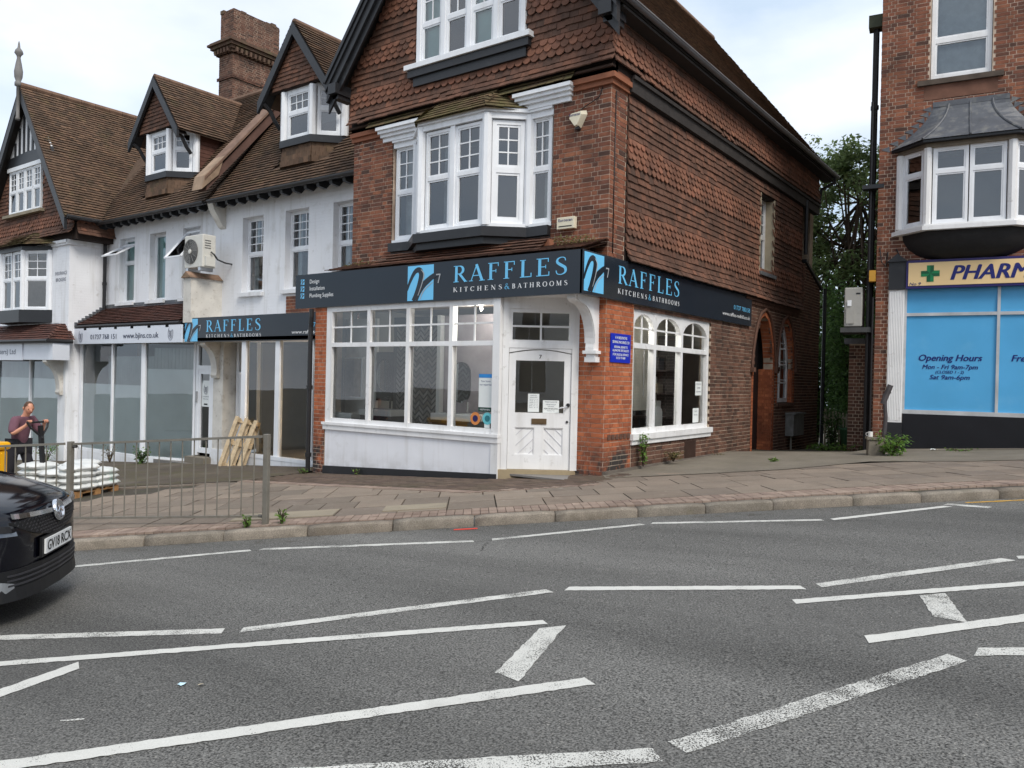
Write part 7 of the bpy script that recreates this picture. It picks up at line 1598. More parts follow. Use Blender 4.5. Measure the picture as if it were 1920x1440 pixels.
# ================================================================== THE CAR
def car():
    hd = R(47); px, py = -.46, -7.86
    t = empty('parked_car', (px, py, rz_(px-.5, py-.5)+.005), hd, label='glossy black people carrier nosing in from the left edge, plate GV18 RCX', cat='car')
    t.name = 'car'
    PAINT = mat('black_car_paint', srgb(9, 10, 18), rough=.09, var=0, spec=.5); TRIM = mat('black_trim', srgb(22, 22, 24), rough=.55, var=.05); CHROME = mat('chrome', srgb(220, 222, 226), rough=.12, metal=1, var=0)
    SILV = mat('silver_trim', srgb(176, 180, 186), rough=.25, metal=.7, var=0); RUB = mat('tyre_rubber', srgb(24, 24, 24), rough=.85); HGL = mat('headlamp_glass', srgb(96, 102, 110), rough=.06, metal=.5, spec=.8, var=.3, vscale=14)
    ST = [(0.0, .38, .42, .83), (-.05, .56, .33, .885), (-.14, .69, .27, .935), (-.34, .80, .235, .99), (-.62, .875, .21, 1.05), (-1.0, .92, .19, 1.12), (-1.40, .94, .19, 1.18), (-2.15, .94, .19, 1.55), (-2.65, .94, .19, 1.655), (-3.6, .94, .19, 1.65), (-4.2, .92, .2, 1.55), (-4.5, .88, .22, 1.15), (-4.62, .80, .30, 1.0), (-4.66, .6, .4, .9)]
    vs = []; N = 17
    for i, (x, w, zb, zt) in enumerate(ST):
        cab = -4.4 < x < -1.6
        sh = (1.02 if cab else zt-.13)
        half = [(0, zb), (.70*w, zb), (.93*w, zb+.05), (.99*w, zb+.18), (w, zb+(sh-zb)*.62), (.975*w, sh), ((.80 if cab else .90)*w, sh+(zt-sh)*(.72 if cab else .55)), (.5*w, zt-.02), (0, zt)]
        ring = [(-y, z) for y, z in half]+[(y, z) for y, z in half[-2:0:-1]]
        for y, z in ring: vs.append((x-(0 if i else abs(y)*.05), y, z))
    n = len(ST); k = 16
    body = MB(); body.add(vs, [(i*k+j, i*k+(j+1) % k, (i+1)*k+(j+1) % k, (i+1)*k+j) for i in range(n-1) for j in range(k)]+[tuple(range(k))[::-1], tuple(range((n-1)*k, n*k))])
    bo = body.build('body', PAINT, t, absolute=False, smooth=True); md = bo.modifiers.new('s', 'SUBSURF'); md.levels = 2; md.render_levels = 3
    XS = [(.0, .005), (.30, -.008), (.45, -.035), (.55, -.065), (.64, -.12), (.72, -.20), (.79, -.34), (.85, -.52), (.90, -.80)]
    def nx(y, d=0):
        y = abs(y)
        for (a, xa), (b, xb) in zip(XS[:-1], XS[1:]):
            if y <= b: return xa+(xb-xa)*(y-a)/(b-a)+d
        return XS[-1][1]+d
    def strip(name, y0, y1, zl, zu, m, d=.012, lean=.0, n=14, par=None, th=.02):
        """a band wrapped round the nose; zl, zu: functions of y"""
        mb = MB(); v = []
        for q in range(n+1):
            y = y0+(y1-y0)*q/n; a, b = zl(y), zu(y)
            v += [(nx(y, d), y, a), (nx(y, d)-lean*(b-a), y, b), (nx(y, d)-th-lean*(b-a), y, b), (nx(y, d)-th, y, a)]
        mb.add(v, [(4*q+j, 4*(q+1)+j, 4*(q+1)+(j+1) % 4, 4*q+(j+1) % 4) for q in range(n) for j in range(4)]+[(0, 1, 2, 3), (4*n+3, 4*n+2, 4*n+1, 4*n)])
        return mb.build(name, m, par or t, absolute=False, smooth=False)
    # grille with a net of small cells, chrome wings, emblem
    gl = lambda y: .635+.16*abs(y/.62)**2.2; gu = lambda y: .81-.0*abs(y)
    g = strip('grille', -.60, .60, gl, lambda y: max(gl(y)+.005, .80), TRIM, .006, .12)
    net = MB()
    for r_ in range(7):
        for c in range(-14, 15):
            y = c*.043+(.0215 if r_ % 2 else 0); z = .65+r_*.024
            if abs(y) < .58 and gl(y)+.01 < z < .80:
                x = nx(y, .010)-.12*(z-.66); net.beam((x, y-.017, z-.006), (x, y, z+.005), .006, .006); net.beam((x, y, z+.005), (x, y+.017, z-.006), .006, .006)
    net.build('grille_mesh', mat('grille_grey', srgb(52, 52, 56), rough=.4), g, absolute=False)
    for s in (-1, 1): strip('chrome_wing', s*.10, s*.58, lambda y: .795+.05*abs(y)+.0, lambda y: .825+.06*abs(y), CHROME, .012, .3)
    M = Matrix(((0, 0, 1), (1, 0, 0), (0, 1, 0))); tilt = Matrix.Rotation(-.2, 3, 'Y')
    e = MB().lathe((.012, 0, .80), [(.085, -.02), (.085, .0), (.076, .016), (.068, .016), (.066, .004), (.0, .004)], 28, tilt @ M).build('emblem_ring', CHROME, t, absolute=False, smooth=True)
    em = MB(); P = [(-.062, -.012, .02), (-.02, .016, .03), (.02, -.016, .03), (.062, .012, .02)]
    for (a, b, w0), (c, d, w1) in zip(P[:-1], P[1:]): em.beam((.026-.2*b, a, .80+b), (.026-.2*d, c, .80+d), .018, .012)
    em.build('emblem_mark', CHROME, e, absolute=False)
    # number plate
    p = MB().box(.004, .022, -.26, .26, .505, .616).build('number_plate', mat('plate_white', srgb(228, 230, 230), rough=.35, var=.02), t, absolute=False)
    fr = Fr((0.0228, 0, 0), (0, 1)); tx = text(fr, 'GV18 RCX', -.235, .525, .076, mat('plate_black', srgb(14, 14, 14), rough=.5, var=0), p, width=.47, o=.0015, bold=.012, name="plate_characters"); tx.matrix_parent_inverse = Matrix.Identity(4)
    MB().box(-.01, .008, -.30, .30, .485, .635).build('plate_recess', TRIM, t, absolute=False)
    # lower intake, lip, fog trim
    strip('lower_intake', -.66, .66, lambda y: .325, lambda y: .46, TRIM, .012, .0); 
    for q in range(3): strip('intake_slat', -.62, .62, lambda y, q=q: .345+q*.035, lambda y, q=q: .357+q*.035, mat('grille_grey', (0, 0, 0)), .02, 0)
    strip('front_lip', -.82, .82, lambda y: .24, lambda y: .33, TRIM, .03, .15, n=20, th=.08)
    for s in (-1, 1):
        strip('fog_trim', s*.58, s*.84, lambda y: .30+.10*(abs(y)-.58), lambda y: .36+.35*(abs(y)-.58), SILV, .016, .0)
        strip('fog_recess', s*.66, s*.86, lambda y: .40, lambda y: .50, TRIM, .010, 0)
        h = strip('headlight', s*.56, s*.90, lambda y: .70+.06*(abs(y)-.56), lambda y: .80+.30*(abs(y)-.56), HGL, .012, .35, n=12)
        strip('headlight_bezel', s*.60, s*.86, lambda y: .73+.06*(abs(y)-.56), lambda y: .765+.2*(abs(y)-.56), TRIM, .016, .35, n=8, par=h)
        # wheels
        for xw in (-.93, -3.63):
            y = s*.86; c = V3((xw, y, .325)); Rm = Matrix.Rotation(R(90), 3, 'X')
            MB().lathe(c, [(.20, -.10), (.30, -.105), (.325, -.08), (.325, .08), (.30, .105), (.20, .10)], 28, Rm).build('tyre', RUB, t, absolute=False, smooth=True)
            wm = MB().lathe(c+V3((0, s*.02, 0)), [(.205, -.06), (.205, .075), (.18, .08), (.17, .05), (.0, .05)], 24, Rm); 
            for q in range(5): a = 2*math.pi*q/5; wm.beam(c+V3((0, s*.09, 0)), c+V3((.18*math.cos(a), s*.09, .18*math.sin(a))), .045, .03, up=(0, 1, 0))
            wm.build('wheel', SILV, t, absolute=False)
            MB().lathe(c-V3((0, s*.005, 0)), [(.36, -.09), (.37, .08), (.33, .08), (.33, -.09)], 28, Rm).build('wheel_arch', TRIM, t, absolute=False)
        # side windows, mirror, door line
        MB().prism([(-1.75, s*.935, 1.06), (-2.25, s*.84, 1.50), (-3.95, s*.84, 1.50), (-4.15, s*.93, 1.06)], (0, s*-.02, 0)).build('side_glass', mat('dark_glass', srgb(20, 24, 28), rough=.05, spec=.8, var=0), t, absolute=False)
        mb = MB().lathe((-1.75, s*1.03, 1.12), [(.02, -.10), (.10, -.06), (.11, .05), (.04, .09)], 12); mb.beam((-1.75, s*.93, 1.08), (-1.75, s*1.0, 1.08), .05, .05); mb.build('door_mirror', PAINT, t, absolute=False, smooth=True)
    MB().prism([(-1.48, -.72, 1.17), (-1.48, .72, 1.17), (-2.12, .62, 1.545), (-2.12, -.62, 1.545)], (.012, 0, .02)).build('windscreen', mat('dark_glass', (0, 0, 0)), t, absolute=False)
    for s in (-1, 1): MB().beam((-.55, s*.62, 1.0), (-1.3, s*.70, 1.125), .02, .012).build('bonnet_crease', PAINT, t, absolute=False)
car()

# ================================================================== THE MAN
def skin_mesh(name, V, E, rad, sub=2, root=0):
    me = bpy.data.meshes.new('tmp'); me.from_pydata(V, E, []); me.update()
    o = bpy.data.objects.new('tmp', me); COL.objects.link(o)
    o.modifiers.new('skin', 'SKIN')
    sv = me.skin_vertices[0].data if me.skin_vertices else None
    if sv is None:
        bpy.context.view_layer.objects.active = o; bpy.ops.object.modifier_remove(modifier='skin'); bpy.ops.object.modifier_add(type='SKIN'); sv = me.skin_vertices[0].data
    for i, r_ in enumerate(rad): sv[i].radius = (r_, r_) if not isinstance(r_, tuple) else r_
    sv[root].use_root = True
    md = o.modifiers.new('sub', 'SUBSURF'); md.levels = sub; md.render_levels = sub
    out = evaluated(o, name); bpy.data.objects.remove(o); return out
def man():
    bx, by = -8.72, -4.87; fwd = V3((.95, .312, 0)).normalized(); lf = V3((-.312, .95, 0)).normalized(); base = V3((bx, by, gz(bx, by)))
    M = Matrix((fwd, lf, V3((0, 0, 1)))).transposed().to_4x4(); M.translation = base; M = M @ Matrix.Scale(.93, 4)
    SKIN = mat('skin', srgb(208, 150, 124), rough=.55, var=.08, vscale=12); SHIRT = mat('plum_shirt', srgb(110, 76, 88), rough=.85, var=.16, vscale=9, bump=.3, bscale=25); TROU = mat('dark_trousers', srgb(38, 36, 42), rough=.85, var=.15); HAIR = mat('brown_hair', srgb(84, 58, 42), rough=.7, var=.3, vscale=30); SHOE = mat('dark_boots', srgb(44, 38, 34), rough=.7)
    # joints (x forward, y left, z up)
    J = dict(pel=(0, 0, .93), sp=(.03, 0, 1.12), ch=(.09, 0, 1.33), nb=(.145, 0, 1.48), hd0=(.195, 0, 1.56), hd=(.225, 0, 1.645),
             sl=(.11, .18, 1.42), sr=(.11, -.18, 1.42), el=(.22, .28, 1.18), er=(.19, -.29, 1.18), wl=(.40, .18, 1.34), wr=(.38, -.18, 1.34), pl=(.44, .155, 1.40), pr=(.42, -.155, 1.40),
             hl=(0, .10, .93), hr=(0, -.10, .93), kl=(.14, .13, .50), kr=(-.06, -.12, .49), al=(.08, .13, .09), ar=(-.24, -.12, .10), tl=(.22, .14, .04), tr=(-.11, -.13, .04))
    K = list(J); ix = {k: i for i, k in enumerate(K)}
    E = [('pel', 'sp'), ('sp', 'ch'), ('ch', 'nb'), ('nb', 'hd0'), ('hd0', 'hd'), ('ch', 'sl'), ('ch', 'sr'), ('sl', 'el'), ('el', 'wl'), ('wl', 'pl'), ('sr', 'er'), ('er', 'wr'), ('wr', 'pr'), ('pel', 'hl'), ('pel', 'hr'), ('hl', 'kl'), ('kl', 'al'), ('al', 'tl'), ('hr', 'kr'), ('kr', 'ar'), ('ar', 'tr')]
    rad = dict(pel=.135, sp=.125, ch=.135, nb=.06, hd0=.065, hd=.085, sl=.065, sr=.065, el=.043, er=.043, wl=.03, wr=.03, pl=.036, pr=.036, hl=.09, hr=.09, kl=.062, kr=.062, al=.042, ar=.042, tl=.035, tr=.035)
    def make(keys, grow, name, m, parent=None, root='pel'):
        ks = [k for k in K if k in keys]; id2 = {k: i for i, k in enumerate(ks)}
        me = skin_mesh(name, [J[k] for k in ks], [(id2[a], id2[b]) for a, b in E if a in id2 and b in id2], [rad[k]+grow for k in ks], root=id2[root])
        me.transform(M); me.materials.clear(); me.materials.append(m); me.polygons.foreach_set('use_smooth', [True]*len(me.polygons)); return newobj(name, me, parent)
    for q_ in ('pel', 'sp', 'ch', 'hl', 'hr', 'kl', 'kr'): rad[q_] *= .8
    bod = make(K, 0, 'person', SKIN)
    for q_ in ('pel', 'sp', 'ch', 'hl', 'hr', 'kl', 'kr'): rad[q_] /= .8
    # head, ears, nose and fingers are added to the same body mesh
    ex = MB(); hc = V3(J['hd']); n, m_ = 14, 10; vs = []; fs = []
    yaw = Matrix.Rotation(-.35, 3, 'Z') @ Matrix.Rotation(.25, 3, 'Y')
    for i in range(m_+1):
        th = math.pi*i/m_
        for j in range(n):
            ph = 2*math.pi*j/n; x, y, z = math.sin(th)*math.cos(ph), math.sin(th)*math.sin(ph), math.cos(th)
            jaw = 1-.22*max(0, -z)**1.5*(1 if x > -.2 else .6); fx = .098*x*jaw*(1.05 if x > 0 else 1.0); fy = .076*y*jaw; fz = .118*z
            if x > .5: fx += .012*math.exp(-((z+.75)/.2)**2) + .006*math.exp(-((z+.38)/.12)**2); 
            if x > .6 and abs(y) < .65: fx -= .010*math.exp(-((z-.10)/.13)**2)*(1 if abs(y) > .15 else .2)
            vs.append(hc+yaw @ V3((fx+.01, fy, fz+.005)))
    fs = [(i*n+j, i*n+(j+1) % n, (i+1)*n+(j+1) % n, (i+1)*n+j) for i in range(m_) for j in range(n)]
    ex.add(vs, fs)
    hp = lambda x, y, z: hc+yaw @ V3((x+.01, y, z))
    ex.tube([hp(.092, 0, .022), hp(.112, 0, -.008), hp(.118, 0, -.026), hp(.098, 0, -.034)], [.008, .012, .015, .012], 8)
    for s in (-1, 1): ex.tube([hp(-.01, s*.074, .025), hp(-.018, s*.086, .012), hp(-.012, s*.082, -.03)], [.012, .016, .01], 6)
    for s, w, e_ in ((1, 'wl', 'el'), (-1, 'wr', 'er')):
        h = V3(J['p'+('l' if s > 0 else 'r')])
        for q in range(4):
            y = h.y+s*(.034-q*.022); L = (1.0, 1.08, 1.02, .85)[q]
            ex.tube([(h.x-.01, y, h.z+.02), (h.x+.03*L, y, h.z+.035), (h.x+.048*L, y, h.z+.008), (h.x+.03*L, y, h.z-.018), (h.x+.008, y, h.z-.014)], [.010, .010, .009, .008, .007], 6)
        ex.tube([(h.x-.02, h.y-s*.03, h.z-.01), (h.x+.01, h.y-s*.045, h.z-.005), (h.x+.035, h.y-s*.02, h.z-.012)], [.012, .011, .008], 6)
    me = bod.data; bm_v = [tuple(v.co) for v in me.vertices]; bm_f = [tuple(p.vertices) for p in me.polygons]
    allm = MB(); allm.add(bm_v, bm_f); allm.add([M @ V3(v) for v in ex.v], ex.f); bod.data = allm.mesh('person', SKIN, smooth=True)
    tag(bod, 'man in plum shirt leaning on a black pallet truck handle behind the railing', 'person')
    make(['pel', 'sp', 'ch', 'nb', 'sl', 'sr', 'el', 'er', 'hl', 'hr'], .034, 'shirt', SHIRT, bod, root='ch'); make(['pel', 'hl', 'hr', 'kl', 'kr', 'al', 'ar'], .02, 'trousers', TROU, bod); 
    for a, b in (('al', 'tl'), ('ar', 'tr')):
        p, q = V3(J[a]), V3(J[b]); MB().tube([M @ (p+V3((-.06, 0, -.03))), M @ (p+V3((0, 0, -.02))), M @ q, M @ (q+V3((.05, 0, -.005)))], [.04, .062, .05, .03], 10).build('boot', SHOE, bod, smooth=True)
    hr_ = MB(); vs = []
    for i in range(6):
        th = math.pi*.52*i/5
        for j in range(14):
            ph = 2*math.pi*j/14; x, y, z = math.sin(th)*math.cos(ph), math.sin(th)*math.sin(ph), math.cos(th); lim = .62 if x > .5 else 1
            vs.append(M @ (hc+yaw @ V3((.104*x+.004-(0.012 if x > .4 else 0), .083*y, .118*max(z, .42 if x > .35 else -.2)+.016+random.uniform(-.003, .004)))))
    hr_.add(vs, [(i*14+j, (i+1)*14+j, (i+1)*14+(j+1) % 14, i*14+(j+1) % 14) for i in range(5) for j in range(14)]); hr_.build('hair', HAIR, bod, smooth=True)
    be = MB()
    for s in (-1, 1): be.tube([M @ hp(.082, s*.032, .010), M @ hp(.088, s*.033, .010)], .009, 8)
    be.build('eyes', mat('dark_eye', srgb(40, 30, 28), rough=.3), bod)
    MB().tube([M @ hp(.084, -.03, -.062), M @ hp(.094, 0, -.060), M @ hp(.084, .03, -.062)], .006, 6).build('mouth', mat('lips', srgb(160, 96, 88), rough=.6), bod)
    # pallet truck handle he leans on
    tk = empty('pallet_truck', tuple(M @ V3((.75, 0, 0))), label='black looped pallet truck handle in the hands of the man', cat='pallet truck'); BL = mat('black_handle', srgb(30, 30, 32), rough=.5)
    w = lambda x, y, z: M @ V3((x, y, z))
    MB().tube([w(.455, -.22, 1.40), w(.455, .22, 1.40)], .017, 8).build('grip', BL, tk)
    MB().tube([w(.455, -.22, 1.40), w(.49, -.17, 1.30), w(.54, -.03, 1.16), w(.57, 0, 1.10)], .017, 8).tube([w(.455, .22, 1.40), w(.49, .17, 1.30), w(.54, .03, 1.16), w(.57, 0, 1.10)], .017, 8).build('loop', BL, tk)
    MB().beam(w(.52, 0, 1.34), w(.62, 0, .28), .07, .05).build('shaft', BL, tk)
    MB().tube([w(.66, -.1, .1), w(.66, .1, .1)], .10, 16).build('steer_wheel', BL, tk); b_ = MB().box(-.12, .12, -.22, .22, .18, .36); b_.v = [tuple(w(.76+x, y, z)) for x, y, z in b_.v]; b_.build('pump_housing', mat('yellow_grp', (0, 0, 0)), tk)
man()

# ================================================================== PLANTS
def leaf_mat(name, pal, tr=.45):
    if name in MATS: return MATS[name]
    m = bpy.data.materials.new(name); m.use_nodes = True; MATS[name] = m; n, l = m.node_tree.nodes, m.node_tree.links; n.clear()
    out = n.new('ShaderNodeOutputMaterial'); mx = n.new('ShaderNodeMixShader'); d = n.new('ShaderNodeBsdfPrincipled'); t = n.new('ShaderNodeBsdfTranslucent'); g = n.new('ShaderNodeNewGeometry'); q = n.new('ShaderNodeValToRGB'); els = q.color_ramp.elements
    els[0].color = (*pal[0], 1); els[1].color = (*pal[-1], 1)
    for i in range(1, len(pal)-1): e = els.new(i/(len(pal)-1)); e.color = (*pal[i], 1)
    d.inputs['Roughness'].default_value = .55; d.inputs['Specular IOR Level'].default_value = .3; mx.inputs[0].default_value = tr
    l.new(g.outputs['Random Per Island'], q.inputs[0]); l.new(q.outputs[0], d.inputs['Base Color']); l.new(q.outputs[0], t.inputs[0]); l.new(d.outputs[0], mx.inputs[1]); l.new(t.outputs[0], mx.inputs[2]); l.new(mx.outputs[0], out.inputs[0]); return m
LEAF_A = leaf_mat('tree_leaves', [srgb(76, 92, 58), srgb(102, 120, 74), srgb(122, 138, 88), srgb(90, 106, 68), srgb(142, 152, 104)])
LEAF_B = leaf_mat('bush_leaves', [srgb(62, 86, 50), srgb(88, 118, 64), srgb(108, 138, 76), srgb(74, 100, 58)])
LEAF_W = leaf_mat('weed_leaves', [srgb(76, 110, 48), srgb(100, 136, 58), srgb(120, 148, 70), srgb(86, 120, 52)])
LEAF_DRY = leaf_mat('dry_weeds', [srgb(120, 104, 74), srgb(142, 128, 88), srgb(108, 106, 66), srgb(92, 98, 56)])
BARK = mat('bark', srgb(72, 60, 50), rough=.95, var=.3, vscale=6, bump=.6, bscale=20)
def leaves(mb, c, r, n, size, flat=.5):
    c = V3(c)
    for _ in range(n):
        while True:
            p = V3((random.uniform(-1, 1), random.uniform(-1, 1), random.uniform(-1, 1)))
            if p.length <= 1: break
        p = c+V3((p.x*r[0], p.y*r[1], p.z*r[2]))
        d = V3((random.gauss(0, 1), random.gauss(0, 1), random.gauss(-.2, .6))).normalized(); u = d.cross(V3((random.gauss(0, .5), random.gauss(0, .5), 1))).normalized(); nn = d.cross(u); s = size*random.uniform(.6, 1.3)
        mb.add([p, p+d*s*.5+u*s*.28+nn*s*.06, p+d*s, p+d*s*.5-u*s*.28+nn*s*.06], [(0, 1, 2, 3)])
def tree(base, h, rad, label, nclump=70, per=60, leaf=.16, m=None, group=None, lean=(0, 0), zlow=.35):
    t = empty('tree', base, label=label, cat='tree', group=group); b = V3(base); tr = MB(); top = b+V3((lean[0], lean[1], h*.8))
    pts = [b+(top-b)*(k/5)+V3((random.uniform(-.08, .08), random.uniform(-.08, .08), 0))*k for k in range(6)]
    tr.tube(pts, [.16*(1-.16*k) for k in range(6)], 8); cr = MB()
    for _ in range(nclump):
        a = random.uniform(0, 2*math.pi); zz = random.uniform(-1, 1); k = random.uniform(.35, 1)**.5; q = math.sqrt(1-zz*zz*.92)
        c = b+V3((lean[0]*.6+math.cos(a)*rad*q*k, lean[1]*.6+math.sin(a)*rad*q*k, h*(zlow+1)/2+zz*h*(1-zlow)/2*.92)); s = random.uniform(.28, .62)
        leaves(cr, c, (s, s, s*.75), per, leaf)
        if random.random() < .5:
            st = pts[random.randint(2, 5)]; mid = (st+c)/2+V3((0, 0, -.15)); tr.tube([st, mid, c], [.045, .03, .012], 5)
    tr.build('trunk', BARK, t); cr.build('crown', m or LEAF_A, t); return t
def bush(base, r, h, label, n, size, m, name='shrub', cat='shrub', group=None, stems=5):
    t = empty(name, base, label=label, cat=cat, group=group); b = V3(base); st = MB(); lf = MB()
    for k in range(stems):
        a = 2*math.pi*k/stems+random.uniform(-.3, .3); e = b+V3((math.cos(a)*r*.6, math.sin(a)*r*.6, h*random.uniform(.6, .95))); st.tube([b, (b+e)/2+V3((0, 0, h*.1)), e], [.012+.004*h, .008+.002*h, .004], 5)
        for q in range(3): leaves(lf, b+(e-b)*(.35+.3*q), (r*.42, r*.42, h*.2), n//(stems*3), size)
    st.build('stems', BARK, t); lf.build('foliage', m, t); return t
tree((-.35, 17.0, -.6), 10.4, 1.8, 'tall thinning tree rising in the gap between the two brick buildings', 200, 75, .19, lean=(.2, .2), zlow=.25)
tree((1.3, 19.5, -.7), 9.4, 1.9, 'dense tree standing behind the alley close to the chemist downpipe', 240, 85, .19, zlow=.15)
tree((-2.6, 21.5, -.8), 12.6, 1.6, 'tree whose tip peeps over the rear end of the tiled roof', 60, 50, .16)
tree((3.4, 25.0, -.8), 9.5, 2.4, 'broad tree far behind the chemist seen low through the alley', 150, 75, .24, zlow=.05)
bush((.75, 13.6, -.45), 1.0, 4.6, 'tall leafy bush overhanging the back of the alley', 11000, .12, LEAF_B, stems=14)
bush((1.75, 12.2, -.3), .7, 3.0, 'dark shrub growing beside the brick outhouse', 6000, .11, LEAF_B, stems=12)
bush((.62, 11.2, -.35), .30, 1.3, 'slender shrub against the rear downpipe', 900, .08, LEAF_B, stems=6)
bush((1.6, 16.2, -.5), 1.7, 4.6, 'thick hedge closing the end of the alley', 14000, .14, LEAF_B, stems=16)
bush((.05, 14.6, -.5), .8, 5.2, 'upright ivy-clad bush close behind the rear wall corner', 7000, .13, LEAF_B, stems=12)
bush((-.95, 15.6, -.5), .9, 4.4, 'leafy bush half hidden behind the rear end of the corner building', 6000, .13, LEAF_B, stems=12)
bush((-.6, 19.2, -.6), 1.8, 4.8, 'second hedge far behind the alley', 9000, .16, LEAF_B, stems=14)
bush((3.28, 4.62, gz(3.28, 4.62)), .34, .42, 'bright green weed clump beside the concrete stub', 520, .07, LEAF_W, 'weed', 'weed', stems=9)
bush((1.2, 8.6, -.12), .6, .28, 'low nettles covering the alley floor', 700, .07, LEAF_W, 'weed', 'weed', stems=12)
bush((1.95, 7.6, -.02), .45, .25, 'low weeds in front of the brick outhouse', 420, .07, LEAF_W, 'weed', 'weed', stems=9)
bush((.13, 1.12, .08), .10, .62, 'tall green weed growing against the wall under the side window', 170, .06, LEAF_W, 'weed', 'weed', stems=5)
bush((.20, 2.15, .10), .22, .20, 'dry brown weed tuft at the foot of the side wall', 170, .05, LEAF_DRY, 'weed', 'weed', stems=9)
bush((.16, 4.35, -.02), .14, .12, 'small dry tuft below the brick side wall', 80, .05, LEAF_DRY, 'weed', 'weed', stems=7)
bush((1.7, 3.0, gz(1.7, 3)+.02), .12, .06, 'small green weed flat on the pavement beside the side wall', 60, .05, LEAF_W, 'weed', 'weed', stems=5)
bush((4.2, 5.9, gz(4.2, 5.9)), .35, .06, 'thin grass below the black tiles of the chemist', 120, .05, LEAF_W, 'weed', 'weed', stems=7)
bush((-1.62, -5.3, gz(-1.62, -5.3)), .07, .16, 'small green weed just left of the end guard rail post', 46, .05, LEAF_W, 'weed', 'weed', stems=5)
bush((-1.38, -5.0, gz(-1.38, -5.0)), .08, .20, 'small green weed just right of the end guard rail post', 56, .05, LEAF_W, 'weed', 'weed', stems=5)
bush((-5.95, -1.0, gz(-5.95, -1)), .12, .12, 'weed tuft at the foot of the black downpipe', 60, .05, LEAF_W, 'weed', 'weed', stems=6)
bush((-4.6, -.9, gz(-4.6, -.9)), .10, .14, 'grass tuft against the black plinth', 50, .05, LEAF_W, 'weed', 'weed', stems=6)
bush((-13.2, -.25, gz(-13.2, -.2)), .25, .42, 'dark green plant before the insurance shop window', 260, .08, LEAF_B, 'weed', 'weed', stems=7)
bush((-14.9, -.2, gz(-14.9, -.2)), .22, .5, 'dry twiggy weed at the left of the insurance shop window', 120, .05, LEAF_DRY, 'weed', 'weed', stems=7)
bush((-17.9, -.5, gz(-17.9, -.5)), .4, .5, 'weeds and seedlings at the foot of the far left shop pier', 240, .06, LEAF_W, 'weed', 'weed', stems=9)
# ivy and moss on the terrace roof, loose twigs on the fin
def clutter():
    mb = MB(); leaves(mb, (-.35, -.45, 3.66), (.4, .3, .05), 220, .05); leaves(mb, (-5.2, -.3, 3.62), (.5, .25, .05), 200, .045); tag(mb.build('moss_litter', LEAF_DRY), 'dead leaves and moss lying on the pent roof above the fascia', 'leaf litter', kind='stuff')
clutter()
def litter():
    for x, y, m, s, lab in ((2.15, -8.35, 'pale_blue_card', .028, 'scrap of pale blue paper lying on the road'), (2.25, -8.3, 'bleached_wood', .02, 'brown scrap lying on the road beside the blue paper'), (3.75, 5.95, 'white_paper', .07, 'crumpled white paper by the chemist pilaster')):
        z = (rz_(x, y) if y < 0 else gz(x, y)+.02)+.006; mb = MB(); vs = [(x+random.uniform(-s, s), y+random.uniform(-s, s), z+random.uniform(0, s*.5)) for _ in range(9)]
        mb.add([(x+(i-1)*s*.6, y+(j-1)*s*.6, z+random.uniform(0, s*.4)) for i in range(3) for j in range(3)], [(0, 1, 4, 3), (1, 2, 5, 4), (3, 4, 7, 6), (4, 5, 8, 7)]); tag(mb.build('litter', MATS[m]), lab, 'litter')
litter()

# ================================================================== THINGS INSIDE THE SHOPS
CER = mat('white_ceramic', srgb(226, 228, 228), rough=.12, var=0); DWOOD = mat('dark_vanity', srgb(58, 52, 52), rough=.4, var=.1); MIR = mat('mirror', srgb(190, 200, 202), rough=.04, metal=1, var=0); TAPB = mat('black_tap', srgb(24, 24, 24), rough=.4)
def vanity(x, y, w, label, tap=TAPB, z=.0):
    t = empty('vanity_unit', (x, y, 0), label=label, cat='basin'); MB().box(-w/2, w/2, -.22, .22, .30, .76).build('cabinet', DWOOD, t, absolute=False); b = MB().box(-w/2-.02, w/2+.02, -.25, .25, .76, .88); b.build('basin', CER, t, absolute=False, bevel=.02)
    MB().box(-w/2+.08, w/2-.08, -.16, .14, .879, .885).build('basin_bowl', mat('basin_shadow', srgb(190, 194, 196), rough=.2), t, absolute=False)
    MB().tube([(0, .16, .88), (0, .16, 1.08), (0, .12, 1.1), (0, .0, 1.07)], .02, 8).build('tap', tap, t, absolute=False); MB().box(-w/2+.05, w/2-.05, -.2, .2, 0, .3).build('plinth', DWOOD, t, absolute=False)
CHR = mat('chrome', srgb(220, 222, 226))
vanity(-4.42, -.42, .80, 'dark vanity unit with white basin and black tap in the second window bay'); vanity(-2.55, -.42, .95, 'dark vanity unit with white basin and chrome tap in the right window bay', CHR)
